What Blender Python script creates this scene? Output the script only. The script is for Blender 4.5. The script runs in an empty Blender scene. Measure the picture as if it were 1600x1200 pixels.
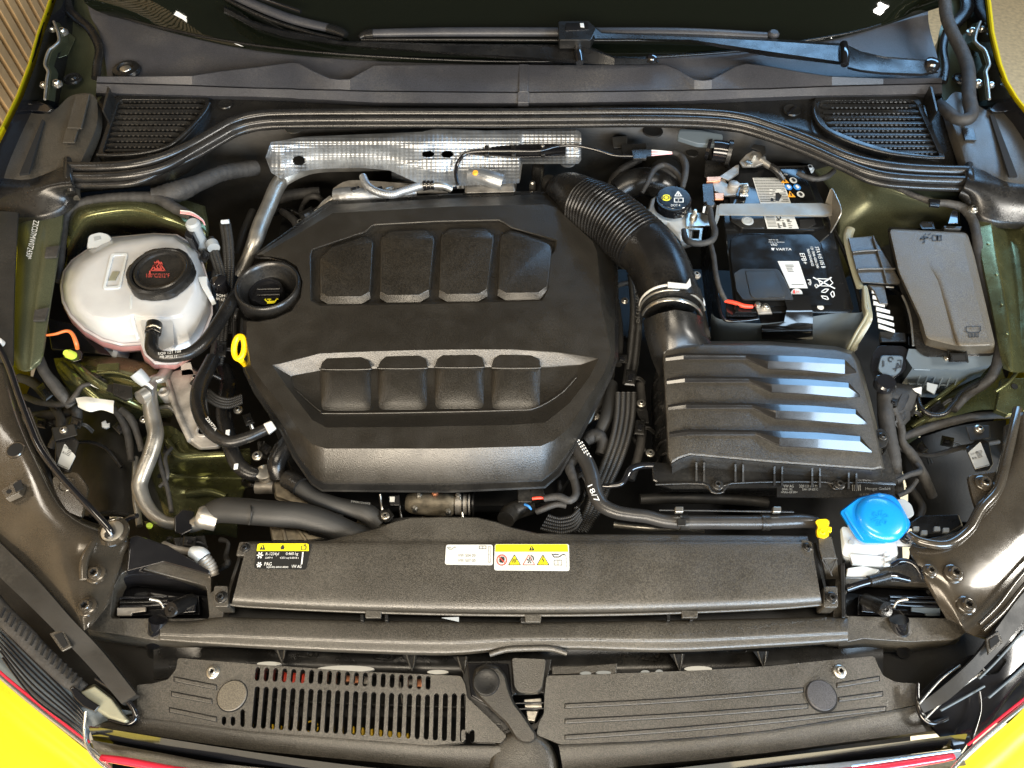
import bpy, bmesh, math, random
from mathutils import Vector, Matrix
from mathutils.geometry import tessellate_polygon
random.seed(7)
R = math.radians
# ------------------------------------------------------------------ camera
TILT = R(34.0); F_PX = 1164.0; DIST = 1.164
cam_d = bpy.data.cameras.new('camera'); cam = bpy.data.objects.new('camera', cam_d)
bpy.context.scene.collection.objects.link(cam)
cam.location = (0, -DIST*math.sin(TILT), DIST*math.cos(TILT))
cam.rotation_euler = (TILT, 0, 0)
cam_d.sensor_width = 36.0; cam_d.lens = 36.0*F_PX/1600.0
cam_d.clip_start = 0.02; cam_d.clip_end = 60
sc = bpy.context.scene; sc.camera = cam
# ------------------------------------------------------------------ room light
w = bpy.data.worlds.new('World'); sc.world = w; w.use_nodes = True
bg = w.node_tree.nodes['Background']
bg.inputs['Color'].default_value = (1.0, 0.93, 0.82, 1); bg.inputs['Strength'].default_value = 0.065
def area(name, loc, target, sx, sy, power, col):
    d = bpy.data.lights.new(name, 'AREA'); d.shape = 'RECTANGLE'; d.size = sx; d.size_y = sy
    d.energy = power; d.color = col
    o = bpy.data.objects.new(name, d); sc.collection.objects.link(o); o.location = loc
    o.rotation_euler = (Vector(target)-Vector(loc)).to_track_quat('-Z', 'Y').to_euler()
    return o
area('garage_door_light', (1.75, -2.3, 1.15), (0.1, 0.0, 0), 1.3, 1.2, 130, (0.56, 0.77, 1.0))
area('hall_light_front', (0.35, -2.7, 1.35), (0.1, 0.0, 0), 1.5, 1.0, 90, (1.0, 0.90, 0.76))
area('open_door_right_rear', (1.38, 1.98, 1.22), (0.42, 0.05, 0), 1.7, 0.5, 34, (0.30, 0.60, 1.0))
area('warm_ceiling_lamp', (-0.1, -0.75, 2.5), (0, -0.35, 0), 1.7, 0.5, 52, (1.0, 0.87, 0.68))
area('warm_lamp_front_left', (-1.0, -2.5, 1.35), (-0.1, 0.0, 0), 1.3, 0.9, 120, (1.0, 0.86, 0.67))
area('lamp_right_side', (2.3, -0.5, 1.5), (0.5, -0.1, 0), 0.5, 0.4, 60, (1.0, 0.96, 0.88))
area('lamp_left_rear', (-1.9, 0.4, 1.5), (-0.3, 0.2, 0), 0.3, 0.6, 14, (1.0, 0.92, 0.80))
sc.view_settings.view_transform = 'Standard'; sc.view_settings.look = 'None'
sc.view_settings.exposure = 0.04; sc.view_settings.gamma = 1.0
# ------------------------------------------------------------------ photo point -> place
_ct, _st = math.cos(TILT), math.sin(TILT)
CAM = Vector(cam.location)
def P(px, py, z=0.0):
    x = (px-800.0)/F_PX; y = (600.0-py)/F_PX
    d = Vector((x, y*_ct+_st, y*_st-_ct))
    return CAM + d*((z-CAM.z)/d.z)
def S(px, py, z=0.0):
    y = (600.0-py)/F_PX
    return (z-CAM.z)/(y*_st-_ct)/F_PX
def drop(p, dz):
    v = P(*p)-Vector((0, 0, dz))-CAM; u = v.y*_ct+v.z*_st; d = v.y*_st-v.z*_ct
    return (800+F_PX*v.x/d, 600-F_PX*u/d, p[2]-dz)
def V3(p, z=None):
    if isinstance(p, Vector): return p
    if len(p) >= 3: return P(p[0], p[1], p[2])
    return P(p[0], p[1], z)
# ------------------------------------------------------------------ naming and tree
WORG = {}
def thing(name, label, cat, at=(800, 600, 0), group=None):
    o = bpy.data.objects.new(name, None); sc.collection.objects.link(o)
    L = V3(at); o.location = L; o.empty_display_size = 0.02
    o['label'] = label; o['category'] = cat
    if group: o['group'] = group
    WORG[o.name] = L.copy(); return o
def tag(o, label=None, cat=None, group=None, kind=None):
    if label: o['label'] = label
    if cat: o['category'] = cat
    if group: o['group'] = group
    if kind: o['kind'] = kind
    return o
def link(name, me, parent=None, org=None):
    o = bpy.data.objects.new(name, me); sc.collection.objects.link(o)
    if parent is not None:
        o.parent = parent; WORG[o.name] = WORG[parent.name]
    else:
        WORG[o.name] = org if org is not None else Vector((0, 0, 0)); o.location = WORG[o.name]
    return o
def mesh(name, vs, fs, mats, parent=None, smooth=35, bev=0, mi=None, seg=2, label=None):
    vs = [Vector(v) for v in vs]
    if parent is not None: org = WORG[parent.name]
    else:
        org = Vector((sum(v.x for v in vs)/len(vs), sum(v.y for v in vs)/len(vs), min(v.z for v in vs)))
    me = bpy.data.meshes.new(name)
    me.from_pydata([v-org for v in vs], [], fs)
    if not isinstance(mats, (list, tuple)): mats = [mats]
    for m in mats: me.materials.append(m)
    if mi:
        for p, i in zip(me.polygons, mi): p.material_index = i
    bm = bmesh.new(); bm.from_mesh(me)
    bmesh.ops.recalc_face_normals(bm, faces=bm.faces[:]); bm.to_mesh(me); bm.free()
    if smooth:
        me.shade_smooth(); me.set_sharp_from_angle(angle=R(smooth))
    o = link(name, me, parent, org)
    if bev:
        b = o.modifiers.new('edge', 'BEVEL'); b.width = bev; b.segments = seg
        b.limit_method = 'ANGLE'; b.angle_limit = R(32); b.harden_normals = True
    if label: o['label'] = label
    return o
class MB:
    def __init__(s): s.v = []; s.f = []; s.m = []
    def add(s, vs, fs, m=0):
        n = len(s.v); s.v += [Vector(v) for v in vs]
        s.f += [[i+n for i in f] for f in fs]; s.m += [m]*len(fs)
    def build(s, name, mats, parent=None, **k):
        return mesh(name, s.v, s.f, mats, parent, mi=s.m, **k)
# ------------------------------------------------------------------ 2-D helpers
def rnd(pts, r, n=4):
    out = []; N = len(pts)
    for i in range(N):
        a, b, c = [Vector(pts[j % N][:2]) for j in (i-1, i, i+1)]
        z = pts[i][2:] if len(pts[i]) > 2 else ()
        u = a-b; w_ = c-b
        lu, lw = u.length, w_.length
        if lu < 1e-6 or lw < 1e-6: continue
        k = min(r, lu*.45, lw*.45)
        p = b+u/lu*k; q = b+w_/lw*k
        for t in range(n+1):
            t /= n
            v = p*(1-t)**2 + b*2*t*(1-t) + q*t*t
            out.append((v.x, v.y)+tuple(z))
    return out
def off(pts, d):
    """grow (d>0) or shrink a closed outline by d pixels"""
    N = len(pts); A = sum(pts[i][0]*pts[(i+1) % N][1]-pts[(i+1) % N][0]*pts[i][1] for i in range(N))
    sg = 1 if A > 0 else -1; out = []
    for i in range(N):
        a, b, c = [Vector(pts[j % N][:2]) for j in (i-1, i, i+1)]
        e1 = (b-a); e2 = (c-b)
        if e1.length < 1e-6: e1 = e2
        if e2.length < 1e-6: e2 = e1
        e1 = e1.normalized(); e2 = e2.normalized()
        n1 = Vector((e1.y, -e1.x))*sg; n2 = Vector((e2.y, -e2.x))*sg
        m = n1+n2
        if m.length < .2: m = n1
        m.normalize(); k = d/max(.45, m.dot(n1))
        out.append((b.x+m.x*k, b.y+m.y*k)+tuple(pts[i][2:]))
    return out
def cr(pts, n=6, closed=False):
    """Catmull-Rom through tuples of any length"""
    N = len(pts); out = []
    if N < 3 and not closed:
        a, b = pts[0], pts[-1]
        return [tuple(x+(y-x)*t/n for x, y in zip(a, b)) for t in range(n+1)]
    rng = range(N) if closed else range(N-1)
    for i in rng:
        if closed: p = [pts[(i+k) % N] for k in (-1, 0, 1, 2)]
        else: p = [pts[max(0, i-1)], pts[i], pts[i+1], pts[min(N-1, i+2)]]
        for t in range(n):
            t /= n
            out.append(tuple(.5*((2*b)+(-a+c)*t+(2*a-5*b+4*c-d)*t*t+(-a+3*b-3*c+d)*t**3) for a, b, c, d in zip(*p)))
    if not closed: out.append(tuple(pts[-1]))
    return out
def ell(cx, cy, rx, ry, n=24, a0=0, a1=360):
    full = abs(a1-a0) >= 360
    m = n if full else n-1
    return [(cx+rx*math.cos(R(a0+(a1-a0)*i/m)), cy+ry*math.sin(R(a0+(a1-a0)*i/m))) for i in range(n)]
def zz(pts, z): return [(p[0], p[1], z) for p in pts]
# ------------------------------------------------------------------ 3-D builders
def prism(name, pts, z, h, mat, parent=None, bev=.0015, seg=2, label=None, smooth=35):
    top = [V3(p, z) for p in pts]; bot = [v-Vector((0, 0, h)) for v in top]; n = len(top)
    fs = [list(range(n)), list(range(2*n-1, n-1, -1))]+[[i, (i+1) % n, n+(i+1) % n, n+i] for i in range(n)]
    return mesh(name, top+bot, fs, mat, parent, smooth=smooth, bev=bev, seg=seg, label=label)
def plate(name, outer, holes, z, h, mat, parent=None, bev=0, label=None, inmat=None):
    loops = [[V3(p, z) for p in outer]]+[[V3(p, z) for p in q] for q in holes]
    tris = tessellate_polygon(loops)
    flat = [v for l in loops for v in l]; n = len(flat)
    vs = flat+[v-Vector((0, 0, h)) for v in flat]
    fs = [list(t) for t in tris]+[[i+n for i in t][::-1] for t in tris]; mi = [0]*len(fs); s = 0
    for k, l in enumerate(loops):
        m = len(l)
        for i in range(m):
            a, b = s+i, s+(i+1) % m
            fs.append([a, b, b+n, a+n]); mi.append(1 if (k and inmat) else 0)
        s += m
    return mesh(name, vs, fs, [mat, inmat] if inmat else mat, parent, smooth=30, bev=bev, label=label, mi=mi)
def loft(name, rings, mat, parent=None, cap0=False, cap1=True, closed=True, smooth=35, bev=0, label=None, seg=2):
    n = len(rings[0]); vs = []; fs = []
    for r in rings:
        assert len(r) == n, (name, len(r), n)
        vs += [V3(p) for p in r]
    for k in range(len(rings)-1):
        for i in range(n if closed else n-1):
            j = (i+1) % n
            fs.append([k*n+i, k*n+j, (k+1)*n+j, (k+1)*n+i])
    def cap(base):
        ids = list(range(base, base+n)); t = tessellate_polygon([[vs[i] for i in ids]])
        for a in t: fs.append([ids[q] for q in a])
    if cap0: cap(0)
    if cap1: cap((len(rings)-1)*n)
    return mesh(name, vs, fs, mat, parent, smooth=smooth, bev=bev, label=label, seg=seg)
def sheet(name, rows, mat, parent=None, nu=4, nv=4, th=.003, disp=None, smooth=60, label=None):
    rows = [cr([tuple(p) for p in r], nu) for r in rows]
    cols = list(zip(*rows)); cols = [cr(list(c), nv) for c in cols]
    m, n = len(cols), len(cols[0]); vs = []
    for i, c in enumerate(cols):
        for j, p in enumerate(c):
            v = P(p[0], p[1], p[2]+(disp(p[0], p[1]) if disp else 0)); vs.append(v)
    K = len(vs); fs = []
    if th: vs = vs+[v-Vector((0, 0, th)) for v in vs]
    for i in range(m-1):
        for j in range(n-1):
            q = [i*n+j, (i+1)*n+j, (i+1)*n+j+1, i*n+j+1]; fs.append(q)
            if th: fs.append([a+K for a in q][::-1])
    if th:
        for i in range(m-1):
            for j in (0, n-1):
                a, b = i*n+j, (i+1)*n+j; fs.append([a, b, b+K, a+K])
        for j in range(n-1):
            for i in (0, m-1):
                a, b = i*n+j, i*n+j+1; fs.append([a, b, b+K, a+K])
    return mesh(name, vs, fs, mat, parent, smooth=smooth, label=label)
def sweep(mb, cen, rad, res=14, m=0, caps=True, squash=1.0, prof=None):
    n = len(cen); up = Vector((0, 0, 1)); prev = None; base = []
    for i in range(n):
        t = (cen[min(n-1, i+1)]-cen[max(0, i-1)])
        if t.length < 1e-9: t = Vector((0, 1, 0))
        t.normalize()
        if prev is None:
            a = up.cross(t)
            if a.length < .1: a = Vector((1, 0, 0))
        else: a = prev-t*prev.dot(t)
        a.normalize(); b = t.cross(a); prev = a
        for k in range(res):
            if prof: u, v = prof[k]
            else:
                an = 2*math.pi*k/res; u, v = math.cos(an), math.sin(an)*squash
            base.append(cen[i]+(a*u+b*v)*rad[i])
    fs = []
    for i in range(n-1):
        for k in range(res):
            l = (k+1) % res
            fs.append([i*res+k, i*res+l, (i+1)*res+l, (i+1)*res+k])
    if caps: fs += [list(range(res)), list(range((n-1)*res, n*res))]
    mb.add(base, fs, m)
def tpath(pts, n=6, z=None):
    q = cr([tuple(p) for p in pts], n)
    return [P(p[0], p[1], p[2]) for p in q], [p[3]*S(p[0], p[1], p[2]) for p in q]
def tube(name, pts, mat, parent=None, n=6, res=14, rib=None, label=None, squash=1.0, lump=0, smooth=50):
    """pts: (px,py,z,radius in photo pixels)"""
    if rib: n = max(n, rib[2] if len(rib) > 2 else 8)
    cen, rad = tpath(pts, n)
    if rib or lump:
        # resample evenly
        L = [0]
        for a, b in zip(cen, cen[1:]): L.append(L[-1]+(b-a).length)
        step = rib[0]/6 if rib else .004
        N = max(8, int(L[-1]/step)); c2 = []; r2 = []; k = 0
        for i in range(N+1):
            s = L[-1]*i/N
            while k < len(L)-2 and L[k+1] < s: k += 1
            t = (s-L[k])/max(1e-9, L[k+1]-L[k]); t = min(1, max(0, t))
            c2.append(cen[k].lerp(cen[k+1], t)); rr = rad[k]*(1-t)+rad[k+1]*t
            if rib:
                ph = (s/rib[0]) % 1.0; rr -= rib[1]*(0.5-0.5*math.cos(2*math.pi*ph))**1.5
            if lump: rr *= 1+lump*random.uniform(-1, 1)
            r2.append(rr)
        cen, rad = c2, r2
    mb = MB(); sweep(mb, cen, rad, res, squash=squash)
    return mb.build(name, mat, parent, smooth=smooth, label=label)
def frame_of(axis):
    a = Vector(axis).normalized(); u = Vector((1, 0, 0))
    if abs(a.x) > .9: u = Vector((0, 1, 0))
    u = (u-a*u.dot(a)).normalized(); return u, a.cross(u), a
def lathe(name, at, prof, mat, parent=None, axis=(0, 0, 1), n=32, lobes=None, smooth=35, label=None, bev=0, mi=None):
    """prof: (radius in photo px, height in metres along axis)"""
    c = V3(at); s = S(*at); u, v, a = frame_of(axis); vs = []; fs = []; mm = []
    for r, h in prof:
        for k in range(n):
            an = 2*math.pi*k/n; rr = r*s
            if lobes and r > lobes[2]: rr *= 1+lobes[1]*(1 if math.cos(an*lobes[0]) > .25 else 0)
            vs.append(c+(u*math.cos(an)+v*math.sin(an))*rr+a*h)
    for i in range(len(prof)-1):
        for k in range(n):
            l = (k+1) % n; fs.append([i*n+k, i*n+l, (i+1)*n+l, (i+1)*n+k]); mm.append(mi[i] if mi else 0)
    fs.append(list(range(n))); mm.append(mi[0] if mi else 0)
    fs.append(list(range((len(prof)-1)*n, len(prof)*n))); mm.append(mi[-1] if mi else 0)
    return mesh(name, vs, fs, mat, parent, smooth=smooth, label=label, bev=bev, mi=mm)
def box(name, c, size, mat, parent=None, rot=(0, 0, 0), bev=.0015, label=None):
    """c: world centre, size in metres"""
    M = Matrix.Rotation(rot[2], 3, 'Z') @ Matrix.Rotation(rot[1], 3, 'Y') @ Matrix.Rotation(rot[0], 3, 'X')
    vs = [Vector(c)+M @ Vector((sx*size[0]/2, sy*size[1]/2, sz*size[2]/2)) for sx in (-1, 1) for sy in (-1, 1) for sz in (-1, 1)]
    fs = [[0, 1, 3, 2], [4, 6, 7, 5], [0, 4, 5, 1], [2, 3, 7, 6], [0, 2, 6, 4], [1, 5, 7, 3]]
    return mesh(name, vs, fs, mat, parent, bev=bev, label=label)
# ------------------------------------------------------------------ print on a plane
class Fr:
    """u,v frame of a printed surface given by three photo points (bottom left, bottom right, top left)"""
    def __init__(s, p0, p1, p2, z=None, lift=.0006):
        s.o = V3(p0, z); s.u = V3(p1, z)-s.o; s.v = V3(p2, z)-s.o
        n = s.u.cross(s.v).normalized(); s.n = n if n.z > 0 else -n; s.lift = lift; s.mb = MB()
    def at(s, u, v, k=1): return s.o+s.u*u+s.v*v+s.n*s.lift*k
    def poly(s, pts, m=0, k=1): s.mb.add([s.at(u, v, k) for u, v in pts], [list(range(len(pts)))], m)
    def line(s, pts, w, m=0, k=1, closed=False):
        lu, lv = s.u.length, s.v.length
        if closed: pts = list(pts)+[pts[0]]
        for a, b in zip(pts, pts[1:]):
            A = Vector((a[0]*lu, a[1]*lv)); B = Vector((b[0]*lu, b[1]*lv)); d = B-A
            if d.length < 1e-9: continue
            d.normalize(); nn = Vector((-d.y, d.x))*w*lv/2; d = d*w*lv*.25
            q = [A-d+nn, A-d-nn, B+d-nn, B+d+nn]
            s.poly([(t.x/lu, t.y/lv) for t in q], m, k)
    def text(s, t, u, v, h, w=None, m=0, k=1):
        c = bpy.data.curves.new('t', 'FONT'); c.body = t; c.resolution_u = 2
        ob = bpy.data.objects.new('t', c); me = bpy.data.meshes.new_from_object(ob)
        vs = [x.co.copy() for x in me.vertices]; fs = [list(p.vertices) for p in me.polygons]
        bpy.data.meshes.remove(me); bpy.data.objects.remove(ob); bpy.data.curves.remove(c)
        if not vs: return
        x0 = min(p.x for p in vs); x1 = max(p.x for p in vs); y0 = 0.0; sc_ = h/.7
        if w is None: ku = sc_*s.v.length/s.u.length
        else: ku = w/max(1e-6, x1-x0)
        s.mb.add([s.at(u+(p.x-x0)*ku, v+(p.y-y0)*sc_, k) for p in vs], fs, m)
    def build(s, name, mats, parent, **kw): return s.mb.build(name, mats, parent, smooth=0, **kw)
# ------------------------------------------------------------------ materials
def mat(name, col, rough=.5, metal=0, coat=0, bump=None, var=0.0, varscale=20, spec=.5, grain=0, sss=0, trans=0, ior=1.45, emit=0, rvar=0, coatr=.05, sheen=0, dust=0):
    m = bpy.data.materials.new(name); m.use_nodes = True; nt = m.node_tree; N = nt.nodes; L = nt.links
    b = N['Principled BSDF']; b.inputs['Base Color'].default_value = (*col, 1)
    b.inputs['Roughness'].default_value = rough; b.inputs['Metallic'].default_value = metal
    b.inputs['Coat Weight'].default_value = coat; b.inputs['Coat Roughness'].default_value = coatr
    b.inputs['Specular IOR Level'].default_value = spec; b.inputs['IOR'].default_value = ior
    if sss: b.inputs['Subsurface Weight'].default_value = sss; b.inputs['Subsurface Radius'].default_value = (.02, .015, .012); b.inputs['Subsurface Scale'].default_value = 1
    if trans: b.inputs['Transmission Weight'].default_value = trans
    if emit: b.inputs['Emission Color'].default_value = (*col, 1); b.inputs['Emission Strength'].default_value = emit
    if sheen: b.inputs['Sheen Weight'].default_value = sheen
    tc = N.new('ShaderNodeTexCoord'); co = tc.outputs['Object']
    def noise(scale, det=2):
        n = N.new('ShaderNodeTexNoise'); n.inputs['Scale'].default_value = scale; n.inputs['Detail'].default_value = det
        L.new(co, n.inputs['Vector']); return n.outputs['Fac']
    def ramp(src, a, b_, lo, hi):
        r = N.new('ShaderNodeMapRange'); r.inputs['From Min'].default_value = a; r.inputs['From Max'].default_value = b_
        r.inputs['To Min'].default_value = lo; r.inputs['To Max'].default_value = hi; L.new(src, r.inputs['Value']); return r.outputs['Result']
    def mul(a, b_):
        x = N.new('ShaderNodeMath'); x.operation = 'MULTIPLY'; L.new(a, x.inputs[0]); L.new(b_, x.inputs[1]); return x.outputs[0]
    fac = None
    if var: fac = ramp(noise(varscale, 5), .3, .7, 1-var, 1+var)
    if grain:
        g = ramp(noise(640, 1), .34, .68, 1-grain, 1+grain); fac = mul(fac, g) if fac else g
    last = None
    if fac:
        h = N.new('ShaderNodeHueSaturation'); h.inputs['Color'].default_value = (*col, 1); L.new(fac, h.inputs['Value']); last = h.outputs['Color']
    if dust:
        mx = N.new('ShaderNodeMix'); mx.data_type = 'RGBA'
        d = mul(ramp(noise(9, 6), .48, .72, 0, 1), ramp(noise(260, 3), .4, .7, .2, 1))
        dd = N.new('ShaderNodeMath'); dd.operation = 'MULTIPLY'; L.new(d, dd.inputs[0]); dd.inputs[1].default_value = dust
        L.new(dd.outputs[0], mx.inputs['Factor'])
        if last: L.new(last, mx.inputs['A'])
        else: mx.inputs['A'].default_value = (*col, 1)
        mx.inputs['B'].default_value = (.30, .27, .22, 1); last = mx.outputs['Result']
    if last: L.new(last, b.inputs['Base Color'])
    if rvar: L.new(ramp(noise(35, 5), .3, .7, max(.02, rough-rvar), min(1, rough+rvar)), b.inputs['Roughness'])
    if bump:
        src = None
        for (scl, st) in bump:
            bp = N.new('ShaderNodeBump'); bp.inputs['Distance'].default_value = .001; bp.inputs['Strength'].default_value = st
            L.new(noise(scl, 2), bp.inputs['Height'])
            if src: L.new(src, bp.inputs['Normal'])
            src = bp.outputs['Normal']
        L.new(src, b.inputs['Normal'])
    return m
M = {}
M['grain'] = mat('textured_black_plastic', (.0148, .0128, .0098), .35, spec=.85, bump=[(700, .40), (25, .05)], grain=.6, var=.12, varscale=6, rvar=.07, dust=.03)
M['grain2'] = mat('textured_grey_plastic', (.0350, .0310, .0245), .35, spec=.9, bump=[(800, .42)], grain=.55, var=.12, varscale=8, rvar=.06, dust=.1)
M['grain3'] = mat('fuse_lid_plastic', (.080, .068, .049), .42, spec=.7, bump=[(700, .4)], grain=.35, var=.12, varscale=8, rvar=.06)  # base lightened to hold the bright reflection on the fuse box lid
M['cowl'] = mat('grey_cowl_plastic', (.036, .036, .040), .40, bump=[(650, .35)], grain=.3, var=.2, varscale=7, dust=.15)
M['black'] = mat('satin_black_plastic', (.0090, .0088, .0085), .29, bump=[(500, .12)], var=.2, rvar=.08, dust=.08)
M['matte'] = mat('matte_black_plastic', (.011, .0105, .0095), .5, bump=[(300, .15)], var=.3, rvar=.08, dust=.06)
M['deep'] = mat('deep_shade_surface', (.007, .0068, .0065), .65, bump=[(60, .3), (400, .3)], var=.4, dust=.04)  # near-black base holds the shade of the bay depths and gaps
M['gloss'] = mat('gloss_black_plastic', (.007, .007, .008), .13, coat=.6, bump=[(18, .06)], rvar=.04)
M['batt'] = mat('battery_case_plastic', (.006, .006, .006), .13, spec=.45, bump=[(30, .04)], rvar=.06)
M['rubber'] = mat('black_rubber', (.0075, .0072, .007), .26, spec=.4, bump=[(700, .18)], var=.25, varscale=40, rvar=.08, dust=.06)
M['sealrub'] = mat('seal_rubber', (.012, .0115, .011), .24, bump=[(700, .12)], var=.25, varscale=40, rvar=.06, dust=.06)
M['foam'] = mat('grey_hose_foam', (.019, .0188, .018), .52, bump=[(600, .3)], var=.15)
M['tape'] = mat('cloth_wire_tape', (.022, .021, .020), .62, bump=[(230, .8), (1100, .5)], var=.35, varscale=60, dust=.12)
M['olive'] = mat('olive_body_paint', (.125, .130, .062), .24, metal=.8, bump=[(9, .5), (40, .12)], grain=.25, var=.25, varscale=12, rvar=.08)
M['olivef'] = mat('olive_fender_paint', (.085, .092, .055), .30, metal=.5, bump=[(12, .25), (900, .12)], grain=.2, var=.15, varscale=12)
M['brown'] = mat('brown_primed_metal', (.040, .033, .024), .19, metal=.25, bump=[(7, .35), (40, .06)], grain=.12, var=.25, varscale=14, rvar=.08, coat=.7, coatr=.12, dust=.06)
M['ribg'] = mat('gloss_rib_plastic', (.012, .011, .010), .17, coat=.4, bump=[(25, .05)], rvar=.04)
M['yellow'] = mat('yellow_car_paint', (.50, .40, .003), .42, grain=.08)
M['alu'] = mat('aluminium_pipe', (.38, .365, .33), .36, metal=.85, bump=[(300, .2)], var=.2, varscale=30, rvar=.1)
M['cast'] = mat('cast_aluminium', (.32, .30, .27), .5, metal=.65, bump=[(120, .5), (600, .4)], var=.4, varscale=45, rvar=.12)
M['castdirty'] = mat('grimy_cast_aluminium', (.22, .19, .14), .55, metal=.4, bump=[(90, .6), (500, .4)], var=.6, varscale=45, rvar=.12)
M['steel'] = mat('zinc_plated_steel', (.52, .50, .45), .30, metal=.95, bump=[(200, .15)], var=.2)
M['foil'] = mat('embossed_foil', (.31, .325, .34), .40, metal=.8, bump=[(18, .6), (300, .3)], var=.25, varscale=30, rvar=.1)
M['dulls'] = mat('dull_painted_steel', (.22, .205, .175), .5, metal=.5, bump=[(300, .15)], var=.2, rvar=.1)
M['white'] = mat('white_plastic', (.52, .52, .50), .40, var=.05, bump=[(300, .05)])
M['milky'] = mat('milky_tank_plastic', (.44, .47, .49), .26, sss=.25, bump=[(45, .22)], var=.05, coat=.2)
M['pink'] = mat('tank_plastic_over_coolant', (.44, .22, .22), .3, sss=.25, bump=[(45, .15)], var=.14, varscale=12, coat=.2)
M['clearg'] = mat('yellowed_clear_plastic', (.20, .195, .14), .32, sss=.2, bump=[(60, .1)], var=.12)
M['blue'] = mat('blue_cap_plastic', (.006, .20, .58), .26, bump=[(120, .08)], coat=.35, var=.05)
M['ylw'] = mat('yellow_plastic', (.86, .55, .005), .35)
M['green'] = mat('lime_plastic', (.45, .60, .06), .35)
M['greyp'] = mat('grey_plastic_cap', (.27, .29, .30), .4)
M['bluegrey'] = mat('blue_grey_plastic', (.085, .105, .12), .38, bump=[(500, .1)])
M['orange'] = mat('orange_cable', (.50, .12, .03), .4)
M['red'] = mat('red_cable', (.75, .06, .03), .35)
M['pinkw'] = mat('pink_wire', (.75, .35, .36), .4)
M['copper'] = mat('copper_bar', (.62, .26, .14), .35, metal=.8, var=.3, varscale=60)
M['hoseg'] = mat('satin_grey_hose', (.026, .025, .024), .30, bump=[(500, .15)], var=.2, rvar=.06)
M['stk'] = mat('white_label_paper', (.50, .50, .47), .45)
M['stky'] = mat('yellow_label_paper', (.66, .58, .01), .42)
M['stkb'] = mat('black_label_paper', (.012, .012, .012), .35)
M['ink'] = mat('black_ink', (.02, .02, .02), .5)
M['inkg'] = mat('grey_ink', (.16, .16, .15), .5)
M['inkw'] = mat('white_ink', (.60, .60, .58), .5)
M['inkr'] = mat('red_ink', (.70, .06, .04), .5)
M['inkrd'] = mat('dull_red_ink', (.36, .05, .04), .5)
M['inkb'] = mat('blue_ink', (.03, .18, .50), .5)
M['inky'] = mat('yellow_ink', (.85, .75, .02), .5)
M['inko'] = mat('orange_ink', (.80, .35, .03), .5)
M['wood'] = mat('oak_slat', (.55, .38, .20), .55, bump=[(60, .2)], var=.3, varscale=9)
M['felt'] = mat('black_felt', (.006, .006, .006), .95)
M['tile'] = mat('beige_speckled_floor', (.80, .66, .42), .5, grain=0, var=.18, varscale=55, bump=[(80, .1)])
M['floorg'] = mat('grey_garage_floor', (.30, .28, .23), .6, var=.15, varscale=20)
M['glassd'] = mat('dark_windscreen', (.004, .005, .003), .03, coat=.3, spec=.6)
M['redt'] = mat('red_trim_strip', (.55, .02, .04), .2, coat=.7)
M['chrome'] = mat('silver_trim_strip', (.62, .62, .58), .2, metal=.9)
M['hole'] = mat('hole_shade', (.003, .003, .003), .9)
# ------------------------------------------------------------------ screws
def screw(at, r, parent, mat_='alu', axis=(0, 0, 1), washer=1.0, n=18, name='screw'):
    c = V3(at); s = S(*at)*r; u, v, a = frame_of(axis); mb = MB()
    def ring(rr, h, star=False):
        o = []
        for k in range(n):
            an = 2*math.pi*k/n; q = rr*(1+(.22*math.cos(an*6) if star else 0))
            o.append(c+(u*math.cos(an)+v*math.sin(an))*q*s+a*h*s)
        return o
    rs = [ring(1.0*washer, -.3), ring(1.0*washer, .12), ring(.9*washer, .2), ring(.66, .22), ring(.62, .55), ring(.50, .68), ring(.33, .66, True), ring(.28, .15, True)]
    vs = [p for q in rs for p in q]; fs = []
    for i in range(len(rs)-1):
        for k in range(n):
            l = (k+1) % n; mb_i = 1 if i >= 6 else 0
            fs.append(([i*n+k, i*n+l, (i+1)*n+l, (i+1)*n+k], mb_i))
    fs.append((list(range((len(rs)-1)*n, len(rs)*n)), 1))
    return mesh(name, vs, [f for f, _ in fs], [M[mat_], M['hole']], parent, mi=[i for _, i in fs], smooth=40)

def tint_below(m, z1, z0, col):
    """the coolant inside the tank shows through the plastic below its level"""
    nt = m.node_tree; N = nt.nodes; L = nt.links; b = N['Principled BSDF']; src = b.inputs['Base Color'].links[0].from_socket
    tc = N.new('ShaderNodeTexCoord'); sp = N.new('ShaderNodeSeparateXYZ'); L.new(tc.outputs['Object'], sp.inputs[0])
    r = N.new('ShaderNodeMapRange'); r.inputs['From Min'].default_value = z0; r.inputs['From Max'].default_value = z1
    r.inputs['To Min'].default_value = 1; r.inputs['To Max'].default_value = 0; L.new(sp.outputs['Z'], r.inputs['Value'])
    mx = N.new('ShaderNodeMix'); mx.data_type = 'RGBA'; L.new(r.outputs['Result'], mx.inputs['Factor']); L.new(src, mx.inputs['A'])
    mx.inputs['B'].default_value = (*col, 1); L.new(mx.outputs['Result'], b.inputs['Base Color'])
M['tank'] = mat('milky_tank_plastic_with_coolant', (.375, .385, .395), .22, sss=.15, bump=[(45, .3)], var=.08, coat=.2)
tint_below(M['tank'], .066, .030, (.44, .20, .20))
# ================================================================== the setting
def flat(name, pts, m, kind='structure', label=None):
    o = mesh(name, [Vector(p) for p in pts], [[0, 1, 2, 3]], m, smooth=0); o['kind'] = kind; return o
FLOOR_Z = -0.95
flat('floor', [(-6, -6, FLOOR_Z), (0.7, -6, FLOOR_Z), (0.7, 7, FLOOR_Z), (-6, 7, FLOOR_Z)], M['floorg'])
flat('tiled_floor', [(0.7, -6, FLOOR_Z), (7, -6, FLOOR_Z), (7, 7, FLOOR_Z), (0.7, 7, FLOOR_Z)], M['tile'])
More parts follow.
